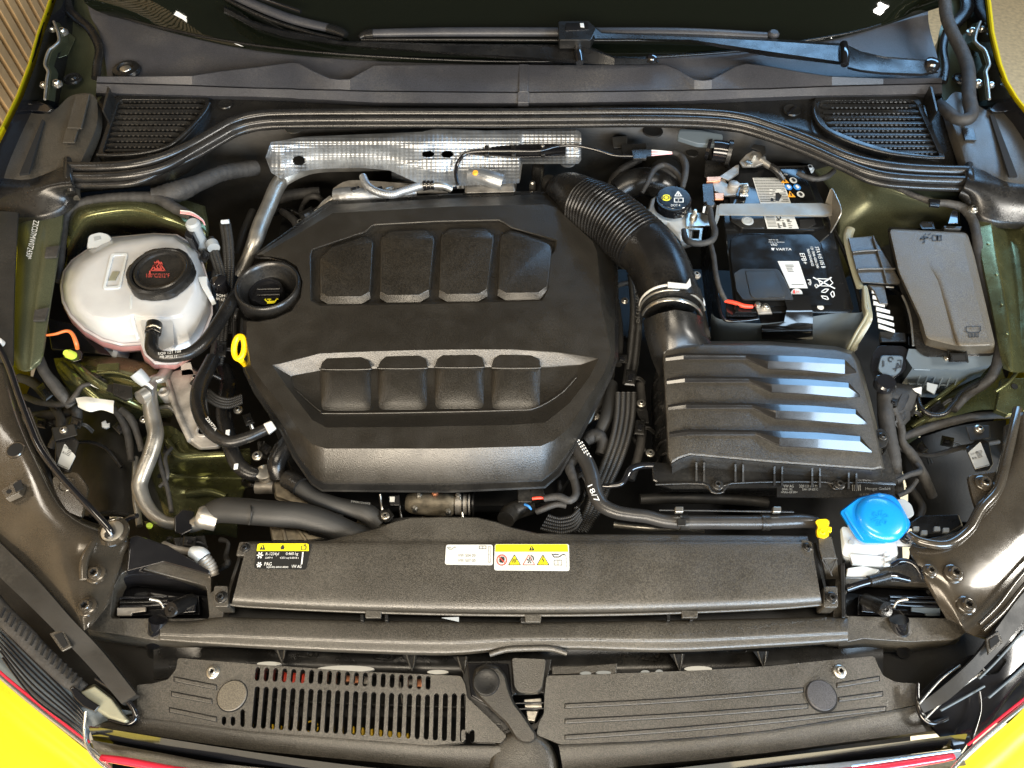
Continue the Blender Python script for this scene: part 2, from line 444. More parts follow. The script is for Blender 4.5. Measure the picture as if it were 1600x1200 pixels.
# slatted wall, top left
wall = mesh('slatted_wall', [(-1.62, -1.6, FLOOR_Z), (-1.62, 4.5, FLOOR_Z), (-1.62, 4.5, 1.4), (-1.62, -1.6, 1.4),
    (-1.68, -1.6, FLOOR_Z), (-1.68, 4.5, FLOOR_Z), (-1.68, 4.5, 1.4), (-1.68, -1.6, 1.4)],
    [[0, 1, 2, 3], [4, 7, 6, 5], [0, 4, 5, 1], [3, 2, 6, 7], [0, 3, 7, 4], [1, 5, 6, 2]], M['felt'], smooth=0)
wall['kind'] = 'structure'
ow = WORG[wall.name]
slat_me = None
for i in range(70):
    y = -1.5+i*.056
    c = Vector((-1.61, y, .22))
    if slat_me is None:
        o = box('slat', c, (.024, .036, 2.3), M['wood'], wall, bev=.002); slat_me = o
        o0 = c
    else:
        o = slat_me.copy(); sc.collection.objects.link(o); o.parent = wall; o.location = slat_me.location+(c-o0)
# dark bottom of the engine bay
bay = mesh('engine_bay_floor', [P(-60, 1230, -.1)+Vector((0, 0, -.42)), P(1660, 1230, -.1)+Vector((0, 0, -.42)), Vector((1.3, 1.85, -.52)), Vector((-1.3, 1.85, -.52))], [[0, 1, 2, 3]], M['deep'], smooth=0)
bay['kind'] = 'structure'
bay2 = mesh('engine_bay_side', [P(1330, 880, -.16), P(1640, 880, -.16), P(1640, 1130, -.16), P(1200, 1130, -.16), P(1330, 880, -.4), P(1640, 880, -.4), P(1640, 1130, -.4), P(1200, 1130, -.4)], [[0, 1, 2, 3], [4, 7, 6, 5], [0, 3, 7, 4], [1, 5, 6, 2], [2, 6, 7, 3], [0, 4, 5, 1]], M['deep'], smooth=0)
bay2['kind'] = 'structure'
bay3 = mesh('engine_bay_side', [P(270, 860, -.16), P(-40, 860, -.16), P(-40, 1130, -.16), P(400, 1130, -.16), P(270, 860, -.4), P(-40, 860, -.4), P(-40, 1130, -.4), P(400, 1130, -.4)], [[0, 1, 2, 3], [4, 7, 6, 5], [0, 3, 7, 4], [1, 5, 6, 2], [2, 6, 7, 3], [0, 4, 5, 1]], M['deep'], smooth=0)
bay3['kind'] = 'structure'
# ================================================================== car body shell
car = thing('car_body', 'lime yellow car body seen around its open engine bay', 'car body', (800, 600, -.45))
def carp(fn, *a, **k): return fn(*a, parent=car, **k)
# left outer wing (yellow edge at the top left)
for E, sg, Z in (([(90, -60), (77, 0), (71, 18), (59, 50), (45, 100), (26, 150), (4, 195), (-40, 280)], 1, .10), ([(1535, -60), (1546, 5), (1551, 50), (1563, 100), (1573, 127), (1588, 152), (1604, 172), (1660, 250)], -1, .10)):
    Zs = [Z-.003*i for i in range(8)]; wd = 1.8 if sg > 0 else 3
    loft('front_wing', [[(x+wd*sg, y, z-.012) for (x, y), z in zip(E, Zs)], [(x+wd*sg, y, z) for (x, y), z in zip(E, Zs)], [(x, y, z+.003) for (x, y), z in zip(E, Zs)], [(x-wd*sg, y, z) for (x, y), z in zip(E, Zs)]]+[[drop((x-wd*sg, y, z), d) for (x, y), z in zip(E, Zs)] for d in (.1, .3, .5, .78)], M['yellow'], car, closed=False, cap1=False, smooth=60)
    loft('inner_wing_side', [[drop((x+(wd+(9 if sg > 0 else 5))*sg, y, z-.001), d) for (x, y), z in zip(E, Zs)] for d in (0, .1, .25, .45, .75)], M['gloss'], car, closed=False, cap1=False)
# dark gap walls between wing and hinge areas
sheet('inner_wing_wall', [
    [(94, -60, .085), (82, 0, .085), (66, 40, .085), (50, 95, .08), (31, 148, .075), (4, 205, .07), (-46, 300, .06)],
    [(130, -60, -.05), (128, 0, -.05), (118, 50, -.06), (100, 110, -.06), (60, 160, -.06), (30, 230, -.06), (-20, 330, -.06)]],
    M['gloss'], car)
sheet('inner_wing_wall', [
    [(1529, -60, .085), (1539, 0, .085), (1545, 50, .085), (1557, 100, .08), (1580, 150, .075), (1598, 180, .07), (1655, 255, .06)],
    [(1480, -60, -.05), (1490, 0, -.05), (1500, 50, -.06), (1510, 110, -.06), (1530, 160, -.06), (1560, 230, -.06), (1620, 330, -.06)]],
    M['gloss'], car)
# wing mounting rails beside the scuttle (brown grey)
sheet('wing_rail', [
    [(34, 172, .05), (60, 178, .052), (85, 172, .05), (110, 150, .05), (141, 146, .05), (152, 158, .045)],
    [(16, 215, .048), (45, 212, .05), (70, 205, .05), (95, 200, .048), (132, 200, .046), (150, 200, .043)],
    [(-10, 265, .04), (25, 262, .044), (50, 262, .044), (80, 262, .042), (108, 262, .040), (120, 268, .038)],
    [(-30, 300, .03), (10, 300, .03), (40, 300, .03), (75, 300, .03), (105, 300, .028), (118, 300, .026)]],
    M['grain2'], car, th=.02)
sheet('wing_rail', [
    [(1478, 158, .045), (1492, 144, .05), (1512, 150, .05), (1540, 172, .052), (1572, 176, .052), (1600, 186, .05)],
    [(1492, 205, .045), (1505, 205, .05), (1530, 210, .05), (1560, 216, .05), (1590, 222, .05), (1620, 226, .046)],
    [(1510, 262, .04), (1525, 264, .044), (1550, 268, .044), (1580, 274, .044), (1610, 278, .042), (1640, 280, .04)],
    [(1515, 300, .03), (1535, 300, .03), (1560, 302, .03), (1590, 305, .03), (1620, 308, .03), (1650, 310, .03)]],
    M['grain2'], car, th=.02)
prism('dark_rib', [(66, 186), (69, 188), (45, 270), (30, 272)], .056, .004, M['hole'], car, bev=0)
prism('dark_rib', [(1547, 180), (1553, 178), (1590, 275), (1577, 275)], .056, .004, M['hole'], car, bev=0)
prism('blanking_patch', [(103, 200), (123, 199), (116, 222), (98, 222)], .0535, .003, M['grain2'], car, bev=.0006)
prism('blanking_patch', [(1503, 200), (1521, 200), (1526, 219), (1508, 218)], .0535, .003, M['black'], car, bev=.0006)
prism('long_patch', [(118, 148), (140, 147), (127, 200), (104, 199)], .057, .004, M['grain2'], car, bev=.001)
# shiny black end pieces
loft('wing_end_piece', [zz([(30, 172), (38, 160), (58, 157), (80, 165), (86, 172), (78, 178), (55, 176), (40, 176)], .05),
    zz([(34, 168), (42, 160), (58, 158), (76, 164), (82, 171), (75, 175), (56, 173), (42, 172)], .062)], M['gloss'], car, bev=.002)
loft('wing_end_piece', [zz([(1540, 172), (1556, 160), (1572, 156), (1586, 160), (1590, 172), (1572, 177), (1555, 178), (1548, 178)], .05),
    zz([(1546, 170), (1558, 161), (1572, 158), (1582, 161), (1585, 170), (1571, 174), (1556, 175), (1550, 174)], .062)], M['gloss'], car, bev=.002)
# hinge bowls (dark green sheet metal)
sheet('hinge_bowl', [
    [(78, -50, .03), (80, 10, .02), (84, 60, .0), (70, 110, -.02), (48, 160, -.03)],
    [(100, -50, .04), (105, 10, .03), (110, 60, .02), (95, 110, .0), (80, 165, -.01)],
    [(122, -50, .05), (128, 10, .045), (138, 60, .03), (142, 110, .02), (120, 165, .01)],
    [(142, -50, .055), (150, 10, .05), (165, 60, .035), (172, 118, .03), (150, 165, .02)]], M['olivef'], car)
sheet('hinge_bowl', [
    [(1480, -50, .055), (1478, 10, .05), (1466, 60, .035), (1462, 118, .03), (1478, 165, .02)],
    [(1500, -50, .05), (1500, 10, .045), (1490, 60, .03), (1485, 110, .02), (1505, 165, .01)],
    [(1520, -50, .04), (1518, 10, .03), (1515, 60, .02), (1515, 110, .0), (1530, 165, -.01)],
    [(1550, -50, .03), (1545, 10, .02), (1545, 60, .0), (1555, 110, -.02), (1570, 165, -.03)]], M['olivef'], car)
# left long inner wing flange with the stamped number
sheet('inner_wing_flange', [
    [(-60, 330, .035), (0, 330, .035), (28, 332, .03)],
    [(-60, 450, .02), (-10, 450, .02), (22, 450, .02)],
    [(-60, 560, .005), (-25, 560, .005), (20, 570, .005)]], M['deep'], car)
sheet('inner_wing_flange', [
    [(24, 344, -.01), (45, 342, .0), (68, 338, .0), (76, 330, .0), (100, 322, -.002)],
    [(27, 400, -.01), (42, 400, .0), (60, 398, .0), (70, 400, .002), (90, 398, -.002)],
    [(20, 480, -.015), (36, 480, -.004), (50, 480, -.002), (58, 482, .0), (76, 484, -.004)],
    [(16, 540, -.02), (30, 545, -.008), (44, 545, -.006), (52, 548, -.004), (66, 552, -.008)],
    [(26, 575, -.03), (34, 578, -.012), (42, 578, -.010), (48, 576, -.008), (57, 570, -.012)]], M['olivef'], car, th=.004)
f = Fr((43, 402), (64, 344), (34, 400), z=.0035)
f2 = Fr((53, 344), (40, 404), (65, 346), z=.0035)
f2.text('ZZCD7MW072430*', 0, 0, .72, 1.0, 0); f2.build('stamped_number', [M['inkw']], car)
for q in ([(72, 386), (93, 383), (88, 401), (69, 402)], [(54, 484), (76, 480), (70, 500), (51, 501)]):
    prism('felt_pad', q, .006, .004, M['tape'], car, bev=.0006)
# right inner wing flange
sheet('inner_wing_flange', [
    [(1526, 322, .0), (1545, 332, .004), (1552, 346, .0), (1575, 348, -.02), (1610, 345, .01)],
    [(1534, 400, .0), (1554, 400, .004), (1562, 400, .0), (1588, 400, -.02), (1620, 400, .01)],
    [(1548, 470, -.002), (1568, 470, .002), (1576, 472, -.004), (1594, 470, -.025), (1630, 470, .005)],
    [(1562, 540, -.005), (1576, 540, .0), (1588, 540, -.01), (1598, 545, -.025), (1640, 545, .0)],
    [(1570, 574, -.01), (1580, 578, -.003), (1590, 580, -.012), (1610, 580, -.03), (1650, 585, 0)]], M['olive'], car, th=.004)
for (x, y) in ((1558, 428), (1566, 474), (1574, 520), (1545, 380)):
    lathe('spot_weld', (x, y, .004), [(3.0, 0), (2.6, .0006)], M['olive'], car, n=12)
# strut towers
sheet('strut_tower', [
    [(96, 335, -.06), (118, 312, -.03), (160, 303, -.02), (215, 300, -.02), (262, 305, -.03), (320, 322, -.06)],
    [(100, 365, -.05), (122, 335, -.008), (165, 325, .0), (215, 322, .0), (265, 335, -.01), (325, 350, -.05)],
    [(105, 395, -.07), (135, 352, -.03), (170, 345, -.03), (215, 343, -.03), (262, 352, -.03), (325, 380, -.07)],
    [(95, 440, -.16), (140, 372, -.12), (175, 366, -.12), (215, 366, -.12), (262, 372, -.12), (320, 430, -.16)]],
    M['olive'], car, nu=6, nv=6, th=.004)
sheet('strut_tower', [
    [(1270, 262, -.06), (1320, 258, -.03), (1360, 262, -.02), (1400, 268, -.02), (1450, 282, -.01), (1505, 300, -.02)],
    [(1300, 300, -.07), (1340, 286, -.04), (1375, 290, -.01), (1415, 300, .0), (1455, 310, .0), (1500, 325, -.02)],
    [(1310, 360, -.11), (1350, 330, -.07), (1385, 322, -.05), (1425, 325, -.035), (1465, 332, -.03), (1500, 345, -.05)],
    [(1310, 450, -.2), (1350, 400, -.16), (1390, 380, -.13), (1430, 372, -.12), (1470, 372, -.12), (1510, 400, -.14)]],
    M['olivef'], car, nu=6, nv=6, th=.004)
# dark inner sides
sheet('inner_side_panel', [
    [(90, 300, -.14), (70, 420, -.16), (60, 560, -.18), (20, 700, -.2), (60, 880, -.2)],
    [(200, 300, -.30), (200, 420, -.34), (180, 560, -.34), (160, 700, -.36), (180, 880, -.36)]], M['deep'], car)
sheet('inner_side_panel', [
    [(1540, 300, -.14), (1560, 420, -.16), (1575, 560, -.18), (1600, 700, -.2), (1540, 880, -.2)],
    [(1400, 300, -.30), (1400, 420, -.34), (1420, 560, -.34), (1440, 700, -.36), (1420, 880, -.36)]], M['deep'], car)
# olive front rails and wells, left
sheet('chassis_rail', [
    [(84, 560, -.10), (150, 556, -.09), (200, 560, -.08), (250, 575, -.08), (275, 590, -.09)],
    [(92, 585, -.09), (140, 578, -.06), (190, 585, -.055), (240, 600, -.06), (275, 612, -.08)],
    [(110, 615, -.12), (140, 612, -.09), (190, 618, -.08), (235, 625, -.08), (270, 640, -.11)],
    [(130, 655, -.20), (150, 650, -.18), (190, 652, -.16), (235, 655, -.16), (265, 660, -.2)]], M['olive'], car, nu=6, nv=6)
for q in ([(96, 570, -.075, 6), (125, 598, -.05, 8), (160, 628, -.07, 7)], [(110, 560, -.075, 5), (140, 590, -.045, 7), (185, 618, -.055, 6), (230, 640, -.09, 5)], [(135, 588, -.05, 2.5), (180, 582, -.045, 2.5), (235, 600, -.05, 2.5)]):
    tube('pressed_bead', q, M['olive'], car, res=10)
prism('weld_tab', [(152, 568), (186, 566), (186, 582), (150, 580)], -.045, .006, M['olive'], car)
sheet('chassis_rail', [
    [(215, 690, -.16), (262, 665, -.13), (300, 690, -.13), (330, 704, -.12), (360, 704, -.12), (390, 700, -.13)],
    [(215, 730, -.17), (262, 710, -.14), (278, 714, -.125), (320, 712, -.12), (356, 714, -.12), (392, 715, -.14)],
    [(215, 770, -.19), (250, 740, -.16), (280, 742, -.17), (320, 745, -.19), (356, 745, -.19), (388, 745, -.19)],
    [(220, 800, -.2), (250, 765, -.17), (285, 765, -.17), (320, 762, -.165), (352, 768, -.165), (380, 770, -.18)],
    [(235, 840, -.22), (262, 790, -.18), (290, 782, -.175), (320, 780, -.17), (350, 790, -.17), (372, 800, -.18)],
    [(240, 870, -.24), (270, 850, -.22), (295, 840, -.21), (320, 835, -.2), (345, 835, -.2), (370, 840, -.2)]], M['olive'], car, nu=6, nv=6)
tube('pressed_bead', [(262, 690, -.12, 6), (280, 712, -.112, 6), (320, 712, -.108, 6), (356, 710, -.108, 6)], M['olive'], car, res=10)
tube('pressed_bead', [(292, 772, -.155, 7), (325, 768, -.152, 7), (354, 776, -.155, 6)], M['olive'], car, res=10)
lathe('drain_hole', (250, 744, -.157), [(4, 0), (4, .0012)], M['hole'], car, n=14)
# right olive bits
sheet('chassis_rail', [
    [(1390, 672, -.15), (1420, 650, -.12), (1455, 625, -.11), (1500, 600, -.12), (1560, 560, -.13)],
    [(1400, 686, -.14), (1432, 664, -.10), (1465, 640, -.09), (1510, 612, -.10), (1570, 590, -.12)],
    [(1410, 700, -.16), (1445, 676, -.13), (1480, 655, -.12), (1530, 640, -.13), (1580, 640, -.14)]], M['olive'], car, nu=6, nv=6)
tube('pressed_bead', [(1430, 650, -.105, 4), (1475, 615, -.085, 4), (1560, 545, -.10, 4)], M['olive'], car, res=10)
tube('pressed_bead', [(1424, 668, -.09, 4), (1450, 650, -.08, 4), (1480, 628, -.08, 3)], M['olive'], car, res=10)
prism('rail_bracket', [(1566, 590), (1612, 590), (1612, 640), (1575, 648), (1556, 640)], -.05, .01, M['olive'], car)
lathe('drain_hole', (1585, 604, -.0495), [(5, 0), (5, .0012)], M['hole'], car, n=14)
tube('pressed_bead', [(1555, 612, -.045, 3), (1575, 598, -.043, 3), (1590, 580, -.043, 3)], M['olive'], car, res=8)
# brown primed lower panels
sheet('front_inner_wing', [
    [(-60, 560, .0), (-10, 545, .0), (6, 560, -.012), (14, 600, -.03)],
    [(-60, 640, .0), (0, 640, .0), (30, 655, -.012), (44, 680, -.04)],
    [(-60, 720, -.01), (10, 715, -.008), (58, 725, -.012), (72, 740, -.05)],
    [(-60, 790, -.02), (30, 790, -.014), (90, 790, -.016), (108, 800, -.05)],
    [(-60, 840, -.03), (50, 840, -.02), (130, 836, -.02), (196, 834, -.05)],
    [(-60, 880, -.04), (40, 880, -.03), (120, 872, -.024), (192, 868, -.05)],
    [(-30, 850, -.05), (70, 930, -.035), (130, 920, -.028), (180, 905, -.05)],
    [(20, 900, -.06), (110, 972, -.045), (133, 984, -.036), (172, 938, -.055)]], M['brown'], car, nu=5, nv=5)
sheet('front_inner_wing', [
    [(1660, 640, .0), (1605, 640, .0), (1588, 655, -.012), (1570, 665, -.03)],
    [(1660, 700, .0), (1605, 700, .0), (1582, 705, -.012), (1562, 715, -.03)],
    [(1660, 760, -.01), (1605, 760, -.008), (1560, 770, -.012), (1540, 790, -.03)],
    [(1660, 830, -.02), (1590, 830, -.012), (1530, 815, -.014), (1500, 830, -.03)],
    [(1640, 880, -.03), (1560, 880, -.02), (1490, 860, -.016), (1425, 850, -.03)],
    [(1610, 930, -.04), (1530, 920, -.025), (1480, 900, -.02), (1438, 890, -.03)],
    [(1570, 975, -.05), (1520, 955, -.035), (1490, 940, -.03), (1462, 935, -.04)],
    [(1545, 1000, -.06), (1512, 988, -.045), (1500, 975, -.04), (1480, 965, -.05)]], M['brown'], car, nu=5, nv=5)
tube('pressed_bead', [(1590, 640, -.01, 7), (1583, 670, -.006, 7), (1572, 715, -.006, 8), (1558, 765, -.006, 8), (1532, 796, -.008, 8), (1513, 828, -.01, 8), (1480, 850, -.012, 8), (1440, 846, -.014, 7), (1420, 834, -.02, 6)], M['brown'], car, res=14)
prism('brown_flange', rnd([(1512, 742), (1560, 736), (1556, 770), (1528, 800), (1518, 770)], 8), -.012, .006, M['brown'], car)
screw((1537, 755, -.011), 14, car, 'brown')
tube('pressed_bead', [(42, 640, -.03, 5), (62, 690, -.035, 5), (86, 735, -.035, 5), (98, 780, -.035, 5), (115, 815, -.04, 5), (140, 828, -.04, 5)], M['brown'], car, res=12)
prism('brown_flange', rnd([(80, 745), (120, 736), (138, 760), (128, 810), (105, 800), (84, 775)], 8), -.028, .006, M['brown'], car)
lathe('dimple', (104, 757, -.0275), [(12, 0), (11, .001), (9, -.001), (5, -.001), (4, .001)], M['brown'], car, n=24)
lathe('access_hole', (24, 703, -.006), [(14, 0), (13, .0015), (11.5, .0015), (11, .0005)], M['brown'], car, mi=[0, 0, 0])
lathe('access_hole', (24, 703, -.0052), [(11.5, 0), (11.5, .0012)], M['hole'], car)
prism('clip_bracket', [(0, 766), (26, 748), (35, 756), (30, 770), (8, 780)], .002, .012, M['brown'], car)
prism('clip_slot', [(20, 757), (32, 749), (36, 762), (24, 768)], .0035, .002, M['hole'], car, bev=0)
lathe('clip_hole', (14, 768, .0022), [(3.5, 0), (3.5, .0012)], M['hole'], car, n=12)
tube('pressed_bead', [(130, 905, -.018, 6), (132, 875, -.014, 7), (146, 848, -.016, 6)], M['brown'], car, res=10)
lathe('rod_socket', (178, 832, -.035), [(24, 0), (24, .004), (19, .007), (14, .003), (13, -.004)], M['brown'], car, n=28)
lathe('rod_socket', (178, 832, -.033), [(17, .0), (17, .006), (12, .007)], M['steel'], car, n=28)
for a in ((150, 897, -.025), (136, 948, -.03)): screw(a, 15, car, 'brown')
for a in ((1490, 896, -.016), (1510, 946, -.028)): screw(a, 15, car, 'brown')
screw((1453, 892, -.018), 11, car, 'brown')
# flange seen under the slotted seal, both sides
sheet('lamp_rim', [
    [(-60, 790, -.012), (0, 848, -.012), (60, 908, -.016), (110, 965, -.026), (160, 1018, -.04), (213, 1085, -.05)],
    [(-60, 836, -.016), (-6, 896, -.016), (40, 940, -.022), (88, 988, -.032), (140, 1042, -.045), (190, 1100, -.055)]], M['matte'], car, nu=4, nv=2, th=.012)
sheet('lamp_rim', [
    [(1650, 880, -.03), (1600, 925, -.03), (1555, 985, -.035), (1520, 1030, -.04), (1470, 1075, -.05), (1436, 1100, -.055)],
    [(1650, 910, -.035), (1612, 955, -.035), (1568, 1010, -.04), (1524, 1056, -.045), (1480, 1095, -.05), (1444, 1114, -.058)]], M['matte'], car, nu=4, nv=2, th=.012)
for q in ([(84, 992), (96, 988), (106, 1008), (98, 1012)], [(1546, 1000), (1558, 992), (1562, 1002), (1548, 1014)]):
    prism('square_hole', q, -.030, .003, M['hole'], car, bev=0)
    prism('hole_tab', off(q, 5), -.0315, .004, M['grain2'], car)
# bumper skins (yellow)
sheet('bumper_skin', [
    [(-80, 985, -.06), (0, 1062, -.07), (60, 1112, -.08), (110, 1152, -.09), (160, 1192, -.10), (210, 1230, -.11)],
    [(-90, 1040, -.07), (-10, 1110, -.08), (40, 1155, -.09), (90, 1192, -.10), (130, 1225, -.11), (180, 1270, -.12)],
    [(-100, 1120, -.16), (-40, 1180, -.17), (0, 1210, -.18), (40, 1240, -.2), (90, 1270, -.22), (150, 1310, -.24)]], M['yellow'], car, nv=5)
sheet('bumper_skin', [
    [(1680, 1040, -.05), (1612, 1096, -.06), (1580, 1126, -.07), (1545, 1156, -.08), (1505, 1192, -.09), (1465, 1225, -.10)],
    [(1700, 1080, -.06), (1640, 1140, -.07), (1605, 1165, -.08), (1575, 1195, -.09), (1540, 1225, -.10), (1500, 1260, -.11)],
    [(1720, 1140, -.16), (1680, 1190, -.17), (1650, 1220, -.18), (1620, 1250, -.2), (1590, 1270, -.22), (1550, 1300, -.24)]], M['yellow'], car, nv=5)
tube('silver_trim', [(-60, 1000, -.052, 3), (0, 1057, -.055, 3), (60, 1107, -.06, 3), (110, 1146, -.065, 3), (150, 1178, -.07, 3), (175, 1204, -.075, 3)], M['chrome'], car)
tube('red_trim', [(-60, 993, -.052, 2), (0, 1050, -.055, 2), (60, 1099, -.06, 2), (110, 1138, -.065, 2), (140, 1160, -.07, 2)], M['redt'], car)
tube('orange_trim', [(1640, 1060, -.045, 2), (1600, 1092, -.048, 2), (1560, 1124, -.055, 2), (1512, 1164, -.06, 2)], M['redt'], car)
tube('silver_trim', [(1640, 1068, -.045, 3), (1602, 1100, -.048, 3), (1560, 1134, -.055, 3), (1516, 1172, -.06, 3), (1486, 1204, -.065, 3)], M['chrome'], car)
# grille front with its coloured strips
sheet('grille_face', [
    [(138, 1134, -.055), (400, 1176, -.06), (640, 1205, -.06), (880, 1215, -.06), (1200, 1184, -.06), (1512, 1146, -.055)],
    [(146, 1158, -.09), (400, 1202, -.095), (640, 1232, -.095), (880, 1240, -.095), (1200, 1206, -.095), (1504, 1168, -.09)]], M['gloss'], car, nv=2)
sheet('grille_bar', [
    [(142, 1156, -.075), (250, 1176, -.08), (400, 1199, -.08), (800, 1225, -.08), (1200, 1202, -.08), (1500, 1170, -.075)],
    [(150, 1180, -.09), (250, 1196, -.095), (400, 1220, -.095), (800, 1250, -.095), (1200, 1226, -.095), (1510, 1196, -.09)]], M['grain2'], car, nv=2)
tube('red_strip', [(158, 1184, -.07, 5), (200, 1190, -.07, 6), (270, 1203, -.07, 6), (340, 1212, -.07, 6)], M['redt'], car)
tube('red_strip', [(1490, 1182, -.068, 5), (1460, 1187, -.068, 6), (1380, 1199, -.068, 6), (1300, 1208, -.068, 6)], M['redt'], car)
tube('highlight_strip', [(1500, 1172, -.062, 1.8), (1440, 1181, -.062, 1.8), (1330, 1197, -.062, 1.8)], M['chrome'], car)  # silver bead drawn in place of the highlight along the grille edge

# raised bonnet out of view, its dark lining sized to block rear light
bon = thing('bonnet', 'raised bonnet above the bay, dark lining below and yellow outside', 'bonnet', (800, -200, .3))
def bonrow(y, z, w_, c=.0): return [Vector((x*w_, y, z+c*(1-(x*x)))) for x in (-1, -.7, -.35, 0, .35, .7, 1)]
for nm, dz, m in (('lining', 0, 'felt'), ('outer_skin', .022, 'yellow')):
    rr = [bonrow(.80, .34+dz, .63, .0), bonrow(.62, .54+dz, .67, .03), bonrow(.44, .76+dz, .72, .04), bonrow(.26, .98+dz, .68, .04), bonrow(.14, 1.13+dz, .60, .03)]
    vs = [v for r in rr for v in r]; fs = [[i*7+j, i*7+j+1, (i+1)*7+j+1, (i+1)*7+j] for i in range(4) for j in range(6)]
    mesh(nm, vs, fs, M[m], bon, smooth=60)

# outer body skin beyond the frame edges and below the grille
for E in ([(4, 195, .082), (-40, 280, .079), (-90, 340, .05), (-110, 480, .03), (-120, 620, .01)], [(1604, 172, .082), (1660, 250, .079), (1690, 320, .05), (1692, 480, .03), (1690, 620, .01)]):
    loft('outer_wing_skin', [E]+[[drop(q, d) for q in E] for d in (.06, .12, .2, .3)], M['yellow'], car, closed=False, cap1=False, smooth=60)
for E, m in (([(150, 1180, -.09), (250, 1196, -.095), (400, 1220, -.095), (800, 1250, -.095), (1200, 1226, -.095), (1510, 1196, -.09)], 'gloss'), ([(-95, 1080, -.14), (-40, 1180, -.17), (0, 1210, -.18), (40, 1240, -.2), (90, 1270, -.22), (150, 1310, -.24)], 'yellow'), ([(1720, 1140, -.16), (1680, 1190, -.17), (1650, 1220, -.18), (1620, 1250, -.2), (1590, 1270, -.22), (1550, 1300, -.24)], 'yellow')):
    loft('bumper_face', [E]+[[drop(q, d) for q in E] for d in (.15, .3, .5)], M[m], car, closed=False, cap1=False, smooth=60)
# ================================================================== windscreen, scuttle, wipers
ws = thing('windscreen', 'dark curved windscreen glass along the top of the picture', 'windscreen', (800, 60, .05))
sheet('glass', [
    [(120, -120, .22), (400, -150, .24), (700, -160, .25), (1000, -155, .25), (1250, -140, .24), (1500, -110, .21)],
    [(125, -10, .11), (400, -10, .11), (700, -10, .11), (1000, -10, .11), (1250, -10, .11), (1500, -20, .12)],
    [(170, 22, .06), (400, 76, .055), (700, 96, .05), (1000, 90, .05), (1270, 66, .055), (1470, 8, .07)]], M['glassd'], ws, nu=6, nv=6, th=.005)
tube('glass_edge', [(133, 3, .09, 2), (165, 18, .064, 2), (250, 43, .06, 2), (400, 71, .058, 2), (600, 89, .054, 2), (850, 96, .054, 2), (1130, 82, .055, 2), (1270, 62, .058, 2), (1350, 46, .06, 2), (1420, 22, .064, 2), (1480, -8, .08, 2)], M['rubber'], ws, res=8)
f = Fr((1336, 17), (1392, 8), (1335, 10), z=.078)
f.text('WVWZZZCDZMW072430', 0, 0, .6, 1.0, 0); f.build('glass_number', [M['inkw']], ws)
scut = thing('scuttle_panel', 'grey plastic scuttle trim below the windscreen with two notches', 'cowl trim', (800, 130, .03))
sheet('gutter', [
    [(128, -40, .075), (165, 10, .062), (250, 40, .056), (400, 70, .052), (600, 88, .048), (850, 95, .048), (1130, 82, .050), (1270, 62, .054), (1420, 20, .062), (1472, -40, .075)],
    [(140, 20, .055), (185, 50, .048), (270, 75, .044), (420, 90, .042), (600, 108, .040), (850, 112, .040), (1130, 108, .041), (1265, 90, .044), (1410, 62, .048), (1450, 20, .058)],
    [(158, 60, .040), (195, 92, .036), (280, 108, .034), (420, 116, .034), (600, 126, .034), (850, 126, .034), (1130, 128, .034), (1265, 122, .035), (1400, 110, .036), (1465, 90, .044)],
    [(168, 122, .030), (200, 124, .030), (290, 124, .030), (420, 126, .030), (600, 132, .030), (850, 132, .030), (1130, 132, .030), (1265, 128, .030), (1400, 124, .030), (1474, 124, .034)]],
    M['cowl'], scut, nu=5, nv=5, th=.003)
top = [(152, 119), (222, 119), (300, 118), (345, 111), (400, 105), (455, 97), (467, 98.5), (490, 111), (515, 122), (530, 124), (547, 123), (585, 101.5), (700, 101), (810, 101), (900, 101), (1040, 101), (1058, 108), (1085, 124), (1098, 125.5), (1112, 124), (1150, 103), (1166, 99), (1200, 103), (1250, 112), (1300, 119), (1380, 122), (1472, 121)]
mid = [(151, 130), (222, 132), (300, 134), (345, 136), (400, 138), (455, 139), (467, 140), (490, 140.5), (515, 141), (530, 141), (547, 142), (585, 143), (700, 144), (810, 145), (900, 144), (1040, 142), (1058, 142), (1085, 141), (1098, 141), (1112, 140.5), (1150, 140), (1166, 139.5), (1200, 139), (1250, 137), (1300, 135), (1380, 133), (1472, 131)]
low = [(150, 145), (222, 147), (300, 149), (345, 150), (400, 151), (455, 153), (467, 154), (490, 155), (515, 156), (530, 157), (547, 158), (585, 160), (700, 161), (810, 161), (900, 160), (1040, 158), (1058, 158), (1085, 157), (1098, 156), (1112, 156), (1150, 154), (1166, 153), (1200, 152), (1250, 150), (1300, 149), (1380, 148), (1472, 146)]
loft('front_face', [zz(top, .058), zz([(a, b+1) for a, b in top], .060), zz([(a, b-1.6) for a, b in mid], .0475)], M['cowl'], scut, closed=False, cap1=False, smooth=25)
loft('lower_lip', [zz([(a, b-1.6) for a, b in mid], .0474), zz([(a, b-.4) for a, b in mid], .043), zz([(a, b+.8) for a, b in mid], .048), zz(low, .038), zz([(a, b+6) for a, b in low], .02)], M['cowl'], scut, closed=False, cap1=False, smooth=25)
prism('centre_clip', [(811, 100, .061), (826, 100, .061), (825, 143, .051), (811, 143, .051)], None, .01, M['cowl'], scut, bev=.001)
prism('centre_clip', [(809, 143, .0505), (827, 143, .0505), (826, 160, .042), (809, 160, .042)], None, .01, M['cowl'], scut, bev=.001)
lathe('wiper_grommet', (198, 110, .036), [(22, 0), (20, .006), (13, .008), (12, .003), (8, .002)], M['rubber'], scut, n=28)
lathe('wiper_grommet', (197, 110, .039), [(10, 0), (8, .005), (3, .006)], M['steel'], scut, n=20)
lathe('wiper_grommet', (617, 102, .040), [(15, 0), (13, .003), (11, .001)], M['rubber'], scut, n=24)
